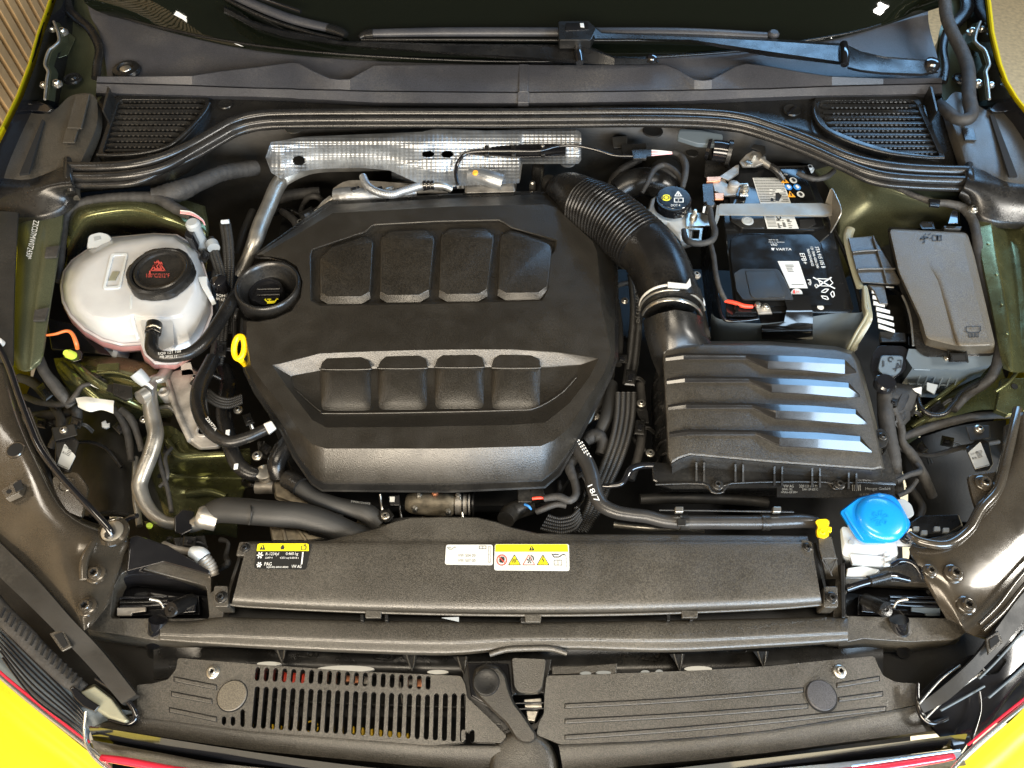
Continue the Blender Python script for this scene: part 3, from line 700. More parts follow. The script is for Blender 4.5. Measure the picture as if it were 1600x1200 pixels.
# side strips at the scuttle ends
tube('end_rubber', [(104, -30, .07, 7), (106, 10, .06, 7), (120, 28, .055, 8), (140, 45, .05, 7), (155, 75, .045, 7), (152, 100, .042, 7), (150, 122, .038, 7)], M['rubber'], scut, squash=.6)
tube('end_rubber', [(1500, -30, .07, 9), (1512, 10, .06, 10), (1495, 35, .055, 9), (1480, 50, .05, 7), (1474, 75, .045, 6), (1478, 105, .042, 6), (1474, 128, .038, 6)], M['rubber'], scut, squash=.6)
# ---- water box cover with vents
wb = thing('water_box_cover', 'black plenum cover with a louvred vent at each end', 'plenum cover', (800, 170, .0))
sheet('cover_skin', [
    [(150, 146, .022), (300, 150, .022), (450, 155, .022), (600, 161, .022), (800, 163, .022), (1000, 160, .022), (1150, 156, .022), (1300, 150, .022), (1474, 146, .022)],
    [(138, 195, .018), (280, 195, .018), (400, 172, .018), (600, 168, .018), (800, 168, .018), (1000, 166, .018), (1180, 176, .018), (1330, 195, .018), (1490, 195, .018)],
    [(112, 248, .014), (270, 248, .014), (360, 196, .014), (500, 176, .014), (800, 175, .014), (1080, 174, .014), (1240, 205, .014), (1360, 246, .014), (1512, 250, .014)],
    [(110, 300, -.02), (270, 280, -.02), (360, 215, -.02), (500, 196, -.02), (800, 196, -.02), (1080, 196, -.02), (1240, 226, -.02), (1360, 276, -.02), (1515, 290, -.02)]], M['black'], wb, nu=5, nv=4, th=.003)
def vent(outer, lft, rgt, tops, n, mir):
    fr = plate('vent_frame', rnd(outer, 10), [rnd(off(outer, -7), 8)], .030, .014, M['black'], wb, bev=.0012)
    prism('vent_floor', off(outer, -5), .0205, .002, M['hole'], wb, bev=0)
    for i in range(n):
        t = i/(n-1); y0 = tops[0]+(tops[1]-tops[0])*t
        xl = lft(y0); xr = rgt(y0)
        if xr-xl < 12: continue
        mb = MB(); z = .0285
        a = [P(xl, y0+1, z), P(xl+9, y0-1.5, z+.001), P(xr-9, y0-1.5, z+.001), P(xr, y0+1, z), P(xr-6, y0+2.2, z), P(xl+6, y0+2.2, z)]
        b = [v-Vector((0, 0, .006)) for v in a]
        mb.add(a+b, [[0, 1, 2, 3, 4, 5], [11, 10, 9, 8, 7, 6]]+[[k, (k+1) % 6, 6+(k+1) % 6, 6+k] for k in range(6)])
        x = xl+14
        while x < xr-10:
            q = [P(x, y0+1.8, z-.0004), P(x+4.3, y0+1.8, z-.0004), P(x+3.6, y0+5.6, z-.004), P(x+.6, y0+5.6, z-.004)]
            r = [v-Vector((0, 0, .002)) for v in q]
            mb.add(q+r, [[0, 1, 2, 3], [7, 6, 5, 4], [0, 3, 7, 4], [1, 5, 6, 2], [2, 6, 7, 3]])
            x += 7.2
        mb.build('louvre', [M['black']], wb, smooth=0, bev=0)
vent([(181, 148), (327, 149), (327, 166), (308, 196), (282, 224), (252, 240), (215, 244), (150, 247)], lambda y: 188-(y-152)*.31, lambda y: 318 if y < 170 else 318-(y-170)*1.02, (155, 234), 10, 0)
vent([(1272, 150), (1434, 149), (1478, 246), (1466, 252), (1400, 244), (1345, 228), (1290, 206), (1274, 182)], lambda y: 1283+(y-155)*.22 if y < 200 else 1292+(y-200)*2.3, lambda y: 1431+(y-155)*.42, (155, 236), 10, 1)
tube('vent_lip', [(152, 242, .034, 3), (175, 243, .034, 3), (225, 239, .034, 3), (262, 229, .034, 3), (290, 208, .034, 3), (318, 178, .034, 3), (327, 162, .034, 3)], M['black'], wb, res=8)
tube('vent_lip', [(1474, 247, .034, 3), (1440, 246, .034, 3), (1380, 238, .034, 3), (1320, 219, .034, 3), (1286, 200, .034, 3), (1273, 180, .034, 3), (1272, 160, .034, 3)], M['black'], wb, res=8)
lathe('quarter_turn_fastener', (352, 163, .022), [(12, 0), (11, .002), (9, .001)], M['black'], wb, n=24)
lathe('quarter_turn_fastener', (1237, 173, .022), [(14, 0), (13, .003), (10, .001)], M['black'], wb, n=24)
prism('fastener_slot', [(1230, 177), (1243, 164), (1245, 166), (1232, 179)], .0262, .003, M['gloss'], wb, bev=0)
for q in ([(168, 134), (172, 138), (162, 173), (159, 173)], [(1453, 134), (1457, 136), (1466, 173), (1463, 174)]):
    prism('drip_fin', q, .056, .03, M['black'], wb, bev=.0005)
# ---- long bonnet seal
seal = thing('bonnet_seal', 'long black double ridged rubber seal sweeping across the bay', 'rubber seal', (800, 190, .0))
path = [(108, 262), (160, 262), (210, 258), (255, 246), (300, 226), (335, 206), (365, 190), (400, 181), (450, 177.5), (600, 176.5), (800, 176.5), (1000, 175), (1100, 177), (1160, 184), (1210, 199), (1265, 220), (1320, 244), (1370, 258), (1430, 265), (1516, 268)]
def offs(p, d):
    q = []
    for i, a in enumerate(p):
        b = Vector(p[min(len(p)-1, i+1)])-Vector(p[max(0, i-1)]); b.normalize()
        q.append((a[0]-b.y*d, a[1]+b.x*d))
    return q
wid = lambda x: 1.35 if x < 240 or x > 1350 else (1.0 if 420 < x < 1120 else 1.15)
for nm, d, r, z in (('upper_ridge', 0, 6.6, .040), ('middle_ridge', 11, 6.2, .037), ('lower_ridge', 19.5, 3.6, .030)):
    q = offs(path, d*1.0)
    tube(nm, [(a, b+(4 if (a < 260 or a > 1330) and d else 0)*(d/10), z, r*wid(a)) for a, b in q], M['sealrub'], seal, n=7, res=14)
q0 = offs(path, -7); q1 = offs(path, 24)
loft('seal_foot', [zz(q0, .022), zz(q0, .030), zz(q1, .026), zz(q1, .006)], M['rubber'], seal, closed=False, cap1=False)
# stitches of light ribbing on the lower edge
mb = MB(); pp = cr(offs(path, 22), 30)
for i in range(0, len(pp)-1, 2):
    a = pp[i]
    if i % 2 == 0: sweep(mb, [P(a[0], a[1], .028), P(pp[i+1][0], pp[i+1][1], .028)], [.0016, .0016], 6)
tag(mb.build('edge_ribbing', [M['rubber']], seal, smooth=50), kind='stuff')
for (a, b) in (((106, 250), (112, 300)), ((1514, 258), (1520, 300))):
    tube('seal_end', [(a[0], a[1], .040, 6), (a[0]+1, (a[1]+b[1])/2, .045, 7), (b[0], b[1], .03, 6)], M['sealrub'], seal)
def corner(name, rows): return sheet(name, rows, M['rubber'], seal, nu=5, nv=5, th=.012)
corner('corner_moulding', [
    [(-60, 280, .035), (0, 278, .038), (50, 278, .038), (90, 264, .046), (106, 256, .046)],
    [(-60, 300, .035), (0, 296, .038), (45, 294, .042), (85, 285, .048), (110, 280, .050)],
    [(-60, 330, .02), (5, 316, .026), (50, 312, .03), (80, 300, .036), (114, 294, .038)],
    [(-60, 345, .0), (26, 342, .005), (70, 338, .008), (104, 322, .010), (122, 300, .012)]])
corner('corner_moulding', [
    [(1514, 258, .046), (1530, 264, .046), (1570, 278, .038), (1610, 282, .038), (1660, 285, .035)],
    [(1512, 278, .050), (1535, 285, .048), (1570, 292, .042), (1610, 296, .038), (1660, 300, .035)],
    [(1504, 296, .038), (1530, 305, .036), (1560, 318, .03), (1600, 322, .026), (1660, 330, .02)],
    [(1502, 300, .012), (1520, 328, .010), (1545, 345, .008), (1590, 350, .005), (1660, 350, .0)]])
# ---- wipers
def lerp(a, b, t): return a+(b-a)*t
wl = thing('wiper', 'left wiper arm and blade running off the top left corner', 'wiper', (560, 60, .07), 'windscreen wipers')
tube('blade', [(300, -42, .125, 7), (370, -5, .108, 8), (450, 28, .092, 8.5), (515, 44, .084, 8)], M['cowl'], wl, squash=.7, res=12)
tube('blade_end', [(513, 44, .085, 8.5), (530, 49, .083, 8.5), (541, 55, .08, 6)], M['black'], wl, squash=.7)
tube('rubber_lip', [(300, -30, .12, 3), (400, 22, .096, 3), (480, 50, .082, 3), (535, 62, .076, 3)], M['rubber'], wl)
loft('arm', [[(350, 8, .10), (395, 32, .092), (445, 46, .085), (535, 64, .08), (700, 68, .078), (905, 70, .078)],
             [(350, 12, .112), (395, 36, .102), (445, 50, .095), (535, 66, .092), (700, 71, .09), (905, 74, .09)],
             [(350, 18, .108), (395, 42, .100), (445, 58, .093), (535, 70, .09), (700, 82, .088), (905, 94, .086)],
             [(350, 20, .09), (395, 44, .08), (445, 60, .075), (535, 72, .07), (700, 86, .068), (905, 99, .07)]], M['rubber'], wl, closed=False, cap1=False, smooth=20)
tube('arm_hinge', [(902, 70, .092, 6), (904, 84, .092, 7), (906, 98, .088, 6)], M['gloss'], wl)
loft('arm_root', [[(910, 70, .085), (930, 76, .085), (960, 88, .08), (1022, 90, .075), (1030, 96, .074)],
                  [(910, 74, .097), (930, 80, .094), (960, 91, .088), (1022, 92, .082), (1028, 97, .08)],
                  [(908, 98, .085), (930, 100, .08), (960, 101, .075), (1015, 100, .07), (1028, 99, .068)]], M['rubber'], wl, closed=False, cap1=False, smooth=30)
lathe('pivot_cap', (1018, 94, .076), [(9, 0), (9, .005), (7, .009), (3, .011)], M['gloss'], wl, n=18)
tube('rod', [(385, -10, .125, 3), (470, 18, .112, 3), (330, -8, .12, 3)][:2], M['gloss'], wl)
wr = thing('wiper', 'right wiper arm and blade lying parallel to the screen base', 'wiper', (1000, 60, .07), 'windscreen wipers')
tube('blade', [(580, 52, .082, 7.5), (700, 50, .084, 8.5), (880, 50, .088, 8.5), (1060, 50, .088, 8), (1198, 56, .082, 7)], M['cowl'], wr, squash=.7, res=12)
tube('blade_end', [(584, 52, .083, 8.5), (570, 54, .08, 8), (561, 59, .078, 4)], M['black'], wr, squash=.7)
lathe('blade_end_cap', (1208, 55, .085), [(9, 0), (9, .004), (6, .008)], M['cowl'], wr, n=18)
tube('rubber_lip', [(565, 62, .074, 2.5), (700, 62, .076, 2.5), (880, 63, .078, 2.5), (1100, 62, .076, 2.5)], M['rubber'], wr)
prism('blade_adapter', rnd([(872, 33), (920, 32), (932, 45), (924, 62), (873, 62)], 3), .112, .02, M['black'], wr)
prism('adapter_window', [(884, 36), (918, 35), (920, 46), (884, 48)], .1135, .003, M['gloss'], wr, bev=.0005)
prism('adapter_latch', [(906, 36), (912, 36), (913, 42), (907, 41)], .115, .002, M['inkw'], wr, bev=.0003)
loft('arm', [[(922, 36, .10), (940, 50, .10), (982, 52, .098), (1080, 54, .092), (1200, 60, .088), (1318, 68, .086)],
             [(922, 38, .112), (940, 52, .108), (982, 54, .106), (1080, 58, .102), (1200, 64, .102), (1318, 72, .10)],
             [(930, 60, .108), (945, 60, .106), (982, 60, .104), (1080, 62, .10), (1200, 80, .10), (1318, 97, .10)],
             [(930, 61, .09), (945, 62, .09), (982, 62, .088), (1080, 66, .082), (1200, 88, .08), (1318, 102, .08)]], M['rubber'], wr, closed=False, cap1=False, smooth=20)
tube('arm_hinge', [(1318, 69, .104, 6), (1320, 84, .106, 7), (1320, 101, .10, 6)], M['gloss'], wr)
loft('arm_root', [[(1324, 70, .09), (1345, 80, .088), (1380, 88, .086), (1440, 93, .082), (1462, 95, .078)],
                  [(1324, 73, .102), (1345, 83, .10), (1380, 91, .098), (1440, 95, .094), (1462, 98, .09)],
                  [(1324, 104, .10), (1345, 109, .096), (1380, 113, .092), (1440, 115, .086), (1464, 112, .08)],
                  [(1324, 108, .08), (1345, 113, .078), (1380, 117, .074), (1440, 119, .07), (1466, 114, .066)]], M['rubber'], wr, closed=False, cap1=False, smooth=30)
lathe('pivot_cap', (1454, 104, .083), [(13, 0), (13, .006), (10, .013), (5, .016)], M['gloss'], wr, n=24)
# ---- bonnet hinges
def hinge(flip, lab):
    X = (lambda x: x) if not flip else (lambda x: 1616-x)
    h = link('bonnet_hinge', None, car); h['label'] = lab
    rows = [(84, 34), (90, 50), (92, 64), (85, 72), (76, 80), (70, 100), (75, 112), (73, 125), (70, 155)]
    a = [(X(x), y, .082) for x, y in rows]
    b = [(X(x+5), y+1, .084) for x, y in rows]; c = [(X(x+16), y+4, .03) for x, y in rows]; d = [(X(x-3), y, .03) for x, y in rows]
    loft('hinge_plate', [d, a, b, c], M['steel'] if 0 else M['olivef'], h, closed=False, cap1=False)
    tube('hinge_rib', [(X(x), y, .086, 2.2) for x, y in rows], M['alu'], h, res=8)
    loft('hinge_leaf', [zz([(X(88), 92), (X(106), 86), (X(118), 60), (X(96), 40), (X(92), 64)], .02), zz([(X(88), 92), (X(106), 86), (X(118), 60), (X(96), 40), (X(92), 64)], .032)], M['olivef'], h, bev=.002)
    for x, y, r in ((82, 46, 6), (98, 50, 8), (68, 133, 6), (89, 131, 8)):
        screw((X(x), y, .075), r, h, 'steel')
    lathe('rubber_plug', (X(114), 124, .025), [(14, 0), (13, .004), (10, .002), (6, .003), (4, .006)], M['rubber'], h, n=24)
hinge(False, 'green painted bonnet hinge in the top left corner')
hinge(True, 'green painted bonnet hinge in the top right corner')
# bonnet cable harness top right
ch = tube('taped_cable', [(1476, -30, .13, 8), (1478, 20, .11, 9), (1488, 50, .10, 9), (1503, 80, .09, 9.5), (1513, 110, .085, 9.5), (1514, 150, .08, 10), (1518, 176, .075, 10), (1512, 186, .072, 10), (1495, 186, .068, 9), (1482, 176, .064, 9), (1474, 168, .056, 8), (1468, 162, .045, 7)], M['tape'], lump=.03, n=8)
tag(ch, 'thick tape wrapped cable looping down at the top right corner', 'cable')
# ---- heat shield and bulkhead
bh = thing('bulkhead', 'dark grey bulkhead panel behind the engine under the rubber seal', 'bulkhead', (800, 240, -.1))
sheet('bulkhead_skin', [
    [(230, 250, -.02), (300, 226, -.01), (350, 196, -.004), (600, 190, -.004), (900, 190, -.004), (1100, 192, -.004), (1260, 222, -.004), (1420, 275, -.004)],
    [(235, 290, -.09), (305, 262, -.08), (360, 240, -.06), (600, 230, -.06), (900, 232, -.06), (1100, 240, -.06), (1260, 262, -.06), (1420, 300, -.06)],
    [(240, 330, -.19), (310, 312, -.18), (370, 300, -.16), (600, 290, -.16), (900, 290, -.16), (1100, 300, -.16), (1260, 320, -.16), (1420, 350, -.16)],
    [(250, 430, -.44), (315, 425, -.42), (370, 420, -.40), (600, 420, -.40), (900, 420, -.40), (1100, 420, -.40), (1260, 430, -.40), (1420, 430, -.40)]], M['matte'], bh, nu=5, nv=4)
lathe('bulkhead_washer', (460, 200, -.004), [(14, 0), (14, .002), (8, .003)], M['steel'], bh, n=24)
lathe('bulkhead_plug', (1020, 205, -.016), [(16, 0), (14, .002), (8, .001)], M['matte'], bh, n=24)
lathe('bulkhead_plug', (1082, 240, -.055), [(9, 0), (8, .002), (4, .001)], M['matte'], bh, n=20)
screw((1264, 264, -.055), 8, bh, 'white')
prism('bulkhead_pocket', rnd([(1062, 201), (1095, 203), (1130, 210), (1128, 226), (1090, 224), (1058, 214)], 4), .013, .01, M['bluegrey'], bh)
hs = thing('heat_shield', 'crinkled silver foil heat shield behind the engine cover', 'heat shield', (700, 240, -.08))
def dimp(px, py):
    return .0009*math.sin((px+py*1.3)*2*math.pi/14)*math.sin((px-py*1.3)*2*math.pi/14)
def foilsheet(nm, rows, nu, nv): return sheet(nm, rows, M['foil'], hs, nu=nu, nv=nv, th=0, disp=dimp, smooth=180)
def foil_dense(nm, outline_top, outline_bot, z_of, nxp=1.7, holes=()):
    xs0, xs1 = outline_top[0][0], outline_top[-1][0]
    def yat(o, x):
        for a, b in zip(o, o[1:]):
            if a[0] <= x <= b[0]: return a[1]+(b[1]-a[1])*(x-a[0])/(b[0]-a[0])
        return o[-1][1]
    nx = int((xs1-xs0)/nxp); ny = int(max(yat(outline_bot, x)-yat(outline_top, x) for x in range(int(xs0), int(xs1), 10))/1.35)
    vs = []; fs = []
    for i in range(nx+1):
        x = xs0+(xs1-xs0)*i/nx; a, b = yat(outline_top, x), yat(outline_bot, x)
        for j in range(ny+1):
            t = j/ny; y = a+(b-a)*t
            vs.append(P(x, y, z_of(x, y, t)+dimp(x, y)))
    for i in range(nx):
        for j in range(ny):
            k = i*(ny+1)+j; cx = xs0+(xs1-xs0)*(i+.5)/nx; a, b = yat(outline_top, cx), yat(outline_bot, cx); cy = a+(b-a)*(j+.5)/ny
            if any(((cx-h[0])/h[2])**2+((cy-h[1])/h[3])**2 < 1 for h in holes): continue
            fs.append([k, k+1, k+ny+2, k+ny+1])
    return mesh(nm, vs, fs, M['foil'], hs, smooth=180)
sm = lambda a, b, x: (lambda t: t*t*(3-2*t))(min(1, max(0, (x-a)/(b-a))))
foil_dense('foil_panel', [(415, 246), (423, 222), (440, 220), (470, 214), (560, 210), (660, 206), (680, 201), (712, 202), (760, 204), (860, 201), (900, 201), (908, 208)],
    [(415, 247), (424, 270), (440, 280), (470, 268), (495, 264), (560, 262), (608, 266), (650, 285), (700, 290), (733, 290), (812, 286), (816, 256), (904, 256), (908, 250)],
    lambda x, y, t: .012-.040*sm(0, 1, t)+.010*math.sin(t*7)*(.6+.4*math.sin(x*.013))+.008*math.sin(x*.021+t*2), holes=((467, 251, 10, 7.5), (669, 241, 9.5, 5.5), (699, 241, 9.5, 6)))
foil_dense('foil_panel', [(612, 262), (660, 250), (733, 246), (790, 244), (812, 248)], [(612, 282), (660, 292), (733, 296), (790, 290), (812, 284)],
    lambda x, y, t: -.02-.05*t+.012*math.sin(x*.03))
sheet('foil_edge', [[(440, 279, -.038), (470, 267, -.038), (500, 262, -.038), (560, 261, -.038), (608, 262, -.038)], [(444, 290, -.05), (470, 276, -.05), (500, 268, -.05), (560, 266, -.05), (608, 265, -.05)]], M['alu'], hs)
lathe('foil_tab', (887, 254, -.028), [(12, 0), (12, .002), (3, .002), (2, .0)], M['foil'], hs, n=24)
# ================================================================== engine cover
ec = thing('engine_cover', 'large angular textured black plastic engine cover in the middle', 'engine cover', (680, 560, -.05))
A_ = [(515, 313), (700, 303), (868, 297), (890, 306), (957, 372), (965, 390), (967, 480), (966, 560), (955, 592), (905, 690), (876, 742), (852, 763), (700, 770), (503, 768), (486, 757), (457, 715), (438, 675), (397, 615), (380, 580), (374, 530), (376, 496), (398, 498), (425, 494), (450, 482), (464, 462), (467, 440), (458, 420), (442, 409), (420, 404), (402, 404), (394, 400), (424, 378)]
B_ = [(518, 320), (700, 310), (866, 303), (886, 311), (951, 375), (959, 392), (961, 480), (961, 557), (951, 588), (899, 690), (869, 733), (846, 750), (700, 755), (507, 754), (493, 746), (464, 708), (444, 668), (403, 608), (386, 578), (379, 530), (380, 500), (400, 501), (427, 496), (453, 484), (467, 463), (470, 440), (461, 418), (444, 407), (420, 402), (406, 402), (400, 399), (428, 380)]
D_ = [(520, 333), (700, 323), (852, 319), (868, 324), (926, 377), (933, 394), (940, 480), (955, 548), (944, 582), (890, 668), (866, 688), (845, 697), (700, 701), (510, 701), (488, 694), (470, 676), (452, 650), (411, 598), (392, 570), (385, 530), (386, 502), (404, 503), (430, 498), (456, 486), (470, 465), (473, 440), (464, 416), (446, 404), (422, 399), (413, 399), (410, 397), (434, 384)]
lip = [-.052]*len(A_)
loft('skirt', [zz(A_, -.075), zz(A_, -.046), zz(off(A_, -3), -.043), zz(off(B_, 2), -.043), zz(B_, -.041)], M['black'], ec, cap1=False, cap0=False)
def mix(a, b, t): return [(p[0]*(1-t)+q[0]*t, p[1]*(1-t)+q[1]*t) for p, q in zip(a, b)]
loft('flank', [zz(B_, -.0408), zz(mix(B_, D_, .06), -.036), zz(mix(B_, D_, .85), -.006), zz(mix(B_, D_, .96), -.0015), zz(D_, 0)], M['grain'], ec, cap1=False, smooth=50)
rec = [(487, 389), (571, 361), (580, 352), (588, 350), (685, 345), (780, 343), (788, 347), (800, 355), (871, 375), (868, 392), (860, 402), (857, 452), (848, 470), (685, 475), (500, 478), (485, 470), (484, 400)]
R0 = [(425, 570), (437, 568), (500, 552), (580, 549), (650, 547), (725, 546), (800, 546), (870, 550), (936, 560), (922, 588), (890, 630), (852, 660), (800, 664), (650, 667), (510, 668), (488, 656), (447, 603)]
R1 = [(455, 588), (457, 587), (500, 579), (580, 576), (650, 575), (725, 574), (800, 573), (860, 574), (906, 570), (901, 590), (876, 615), (840, 637), (800, 641), (650, 644), (514, 646), (500, 641), (461, 608)]
plate('top_skin', D_, [rec, R0], -.0001, .003, M['grain'], ec)
loft('upper_recess', [zz(rec, 0), zz(off(rec, -1.5), -.001), zz(off(rec, -4), -.010)], M['grain'], ec, cap1=True, smooth=40)
tiles = [
 [(499, 404), (503, 398), (517, 385), (566, 369), (571, 369), (582, 375), (583.5, 380), (580, 462), (579, 467), (565, 475), (512, 475.5), (500, 468)],
 [(594, 377), (596, 370), (609, 360), (662, 358.5), (667, 360), (678, 369), (679.5, 376), (672.5, 458), (671, 464), (656, 472.5), (604, 473), (593, 466)],
 [(688, 373), (690, 366), (704, 356.5), (756, 355.5), (761, 357), (771, 366), (772, 374), (763.5, 456), (762, 463), (748, 471), (698, 471.5), (685, 464)],
 [(781, 373), (783, 366), (797, 359.5), (810, 362), (856, 378), (860, 381), (863, 389), (857.5, 452), (855, 459), (842, 469), (790, 469.5), (777, 462)]]
for t in tiles:
    t2 = [(x, (y-9.5 if y > 440 else y+1.2)) if True else 0 for x, y in off(t, -1.2)]
    loft('cover_tile', [zz(t, -.0102), zz(off(t, -.3), -.004), zz(t2, .0012), zz(off(t2, -1.3), .0022)], M['grain'], ec, smooth=30)
loft('lower_recess', [zz(R0, 0), zz(mix(R0, R1, .06), -.0016), zz(mix(R0, R1, .92), -.0135), zz(R1, -.0155)], M['grain'], ec, smooth=40)
tube('recess_edge', [(461, 608, -.013, 1.5), (500, 642, -.013, 1.5), (514, 646, -.013, 1.5), (650, 644.5, -.013, 1.5), (800, 641, -.013, 1.5), (838, 637, -.013, 1.5), (876, 615, -.013, 1.5), (900, 590, -.013, 1.5)], M['grain'], ec, n=8, res=8)
lobes = [((500, 577), (503, 567), (515, 556), (560, 555), (577, 565), (580, 575)), ((590, 575), (594, 565), (605, 555), (650, 553), (666, 562), (668, 574)),
         ((679, 574), (683, 562), (694, 553), (738, 551), (754, 560), (757, 572)), ((768, 573), (771, 562), (783, 552), (825, 552), (843, 563), (845, 575))]
for L_ in lobes:
    a = [(p[0], p[1], -.003+(.0012 if i in (0, 5) else -.0)) for i, p in enumerate(L_)]
    x0, x1 = L_[0][0], L_[5][0]; y0 = (L_[0][1]+L_[5][1])/2
    loft('lobe_top', [[(p[0], p[1], -.0165) for p in L_], [(p[0], p[1], z) for p, z in zip(L_, (-.0046, -.0048, -.0050, -.0050, -.0048, -.0046))]], M['grain'], ec, cap1=True, smooth=25, bev=.0004)
    tube('lobe_ridge', [(x0+.5, y0-.5, -.0058, 1.6), (x0+4, y0+1.0, -.0054, 1.6), ((x0+x1)/2, y0+1.4, -.0051, 1.6), (x1-4, y0+.8, -.0054, 1.6), (x1-.5, y0-.6, -.0058, 1.6)], M['grain'], ec, res=8)
    rows = []
    for k, (dy, zt) in enumerate(((0, -.0056), (16, -.0060), (34, -.0076), (50, -.0108), (60, -.0140), (66, -.0156))):
        w_ = (x1-x0)-k*.5; cx = (x0+x1)/2+(x0-640)*(-.0015)*k
        rows.append([(cx+u*w_/2, y0+dy, zt-(zt+.0157)*abs(u)**5) for u in (-1, -.93, -.8, -.6, -.3, 0, .3, .6, .8, .93, 1)])
    sheet('lobe', rows, M['grain'], ec, nu=2, nv=4, th=.0008, smooth=80)
# oil filler well
lathe('filler_well', (418, 446, .0), [(40, -.075), (50, -.055), (52.5, -.03), (51.5, -.004), (50, .0025), (47.5, .004), (45, .0025), (43, -.004), (36, -.026), (31, -.04), (30, -.055)], M['black'], ec, n=48, smooth=60)
tube('well_skirt', [(372, 480, -.03, 3), (367, 500, -.05, 4), (368, 540, -.055, 4)], M['black'], ec)
oc = thing('oil_filler_cap', 'glossy black oil filler cap with a small yellow oil can mark', 'oil cap', (418, 462, -.03))
lathe('cap_body', (418, 462, -.036), [(27, -.01), (27, .010), (25, .014), (22, .015), (21, .012)], M['gloss'], oc, n=40, lobes=(8, .04, 20))
lathe('cap_disc', (418, 462, -.0235), [(20.5, 0), (20, .002)], M['gloss'], oc, n=36)
for dy in (-6, 3):
    tube('cap_ridge', [(402, 458+dy, -.019, 1.6), (443-6, 457+dy, -.019, 1.6)], M['black'], oc, res=8)
f = Fr((415, 476), (433, 475), (414.5, 466), z=-.0195)
f.poly([(.15, .1), (.7, .1), (.78, .5), (.12, .5)]); f.line([(.75, .2), (1, .75), (1.1, .75)], .16); f.line([(.12, .5), (-.05, .8), (.05, .8)], .14); f.line([(.35, .5), (.35, .75)], .14); f.line([(.2, .78), (.5, .78)], .12)
f.build('oil_can_mark', [M['inky']], oc)
dr = thing('dipstick_ring', 'bright yellow dipstick pull ring at the left edge of the cover', 'dipstick', (375, 543, -.03))
mb = MB()
cc = P(374, 543, -.012); ux = Vector((.20, .45, .87)).normalized(); uy = (P(374, 520, 0)-P(374, 560, 0)).normalized(); uy = Vector((.05, .55, .83)).normalized(); uxx = Vector((1, -.1, .15)).normalized()
ring = [cc+uxx*math.cos(t*2*math.pi/40)*.0092+Vector((.04, .80, .45))*math.sin(t*2*math.pi/40)*.0200 for t in range(41)]
sweep(mb, ring, [.0050]*41, 10, squash=1.0, caps=False)
mb.build('pull_ring', [M['ylw']], dr, smooth=60)
tube('ring_stem', [(376, 562, -.02, 5), (384, 572, -.05, 4), (392, 590, -.10, 3.5)], M['ylw'], dr)
# ================================================================== coolant tank
ct = thing('coolant_tank', 'milky white coolant expansion tank with pink coolant in its lower half', 'coolant tank', (220, 470, -.1))
seam = [(95, 446), (99, 424), (112, 406), (132, 392), (155, 378), (176, 370), (240, 364), (276, 366), (300, 380), (312, 396), (322, 428), (331, 462), (331, 490), (318, 522), (302, 550), (275, 566), (242, 566), (226, 552), (220, 536), (190, 538), (160, 530), (132, 514), (110, 492), (98, 470)]
ctr = (215, 455)
def sc_(pts, k, c=ctr, dy=0, dx=0): return [((x-c[0])*k+c[0]+dx, (y-c[1])*k+c[1]+dy) for x, y in pts]
loft('tank_bottom', [zz(sc_(seam, .72, dy=10), -.16), zz(sc_(seam, .95, dy=18), -.11), zz(sc_(seam, .985, dy=12), -.068), zz(sc_(seam, .985, dy=4), -.045)], M['pink'], ct, cap0=True, cap1=False, smooth=60)
loft('tank_flange', [zz(sc_(seam, .985, dy=4), -.046), zz(sc_(seam, 1.012, dy=3), -.045), zz(sc_(seam, 1.012, dy=1), -.040), zz(sc_(seam, .985), -.039)], M['tank'], ct, cap1=False, smooth=60)
top_ = [(112, 446), (118, 428), (128, 412), (148, 398), (168, 386), (188, 378), (242, 370), (270, 371), (288, 384), (298, 400), (306, 430), (308, 458), (300, 474), (292, 486), (285, 494), (268, 498), (240, 498), (222, 498), (208, 494), (190, 500), (164, 502), (142, 497), (122, 484), (113, 466)]
top2 = sc_(top_, .86)
def zt(p, base): return (p[0], p[1], base)
loft('tank_top', [zz(sc_(seam, .985), -.041), zz(mix(seam, top_, .35), -.024), zz(mix(seam, top_, .8), -.010), zz(top_, -.005), zz(mix(top_, top2, .5), -.001), zz(top2, .0)], M['tank'], ct, cap1=True, smooth=28, bev=.002)
for q in ([(145, 470, -.002, 2), (152, 496, -.006, 2.2), (160, 520, -.03, 2)], [(180, 470, -.001, 2), (184, 498, -.006, 2.2), (190, 524, -.032, 2)], [(205, 462, -.001, 2.5), (206, 494, -.004, 3), (216, 530, -.03, 3)]):
    tube('moulded_rib', q, M['milky'], ct, squash=.5)
plate('moulded_window', rnd([(173, 396), (200, 395), (188, 450), (160, 452)], 5), [rnd([(177, 399), (196, 398), (185, 446), (165, 448)], 4)], .0022, .003, M['milky'], ct, bev=.0006)
prism('date_mark', [(176, 424), (187, 424), (180, 438), (169, 438)], .0014, .001, M['clearg'], ct, bev=0)
loft('neck_boss', [zz(rnd([(216, 500), (272, 500), (275, 545), (245, 558), (228, 545)], 6), -.03), zz(rnd([(218, 500), (270, 500), (272, 540), (246, 550), (230, 540)], 6), -.006)], M['tank'], ct, smooth=40)
loft('mounting_lug', [zz(rnd([(135, 390), (138, 368), (155, 363), (170, 366), (178, 375), (160, 388)], 5), -.035), zz(rnd([(136, 388), (139, 368), (155, 363), (168, 366), (175, 374), (158, 386)], 5), -.022)], M['milky'], ct)
prism('lug_slot', [(146, 370), (156, 368), (158, 374), (148, 377)], -.0212, .004, M['greyp'], ct, bev=.0006)
prism('side_clip', [(308, 432), (323, 431), (324, 445), (333, 463), (326, 466), (316, 450)], -.008, .02, M['milky'], ct)
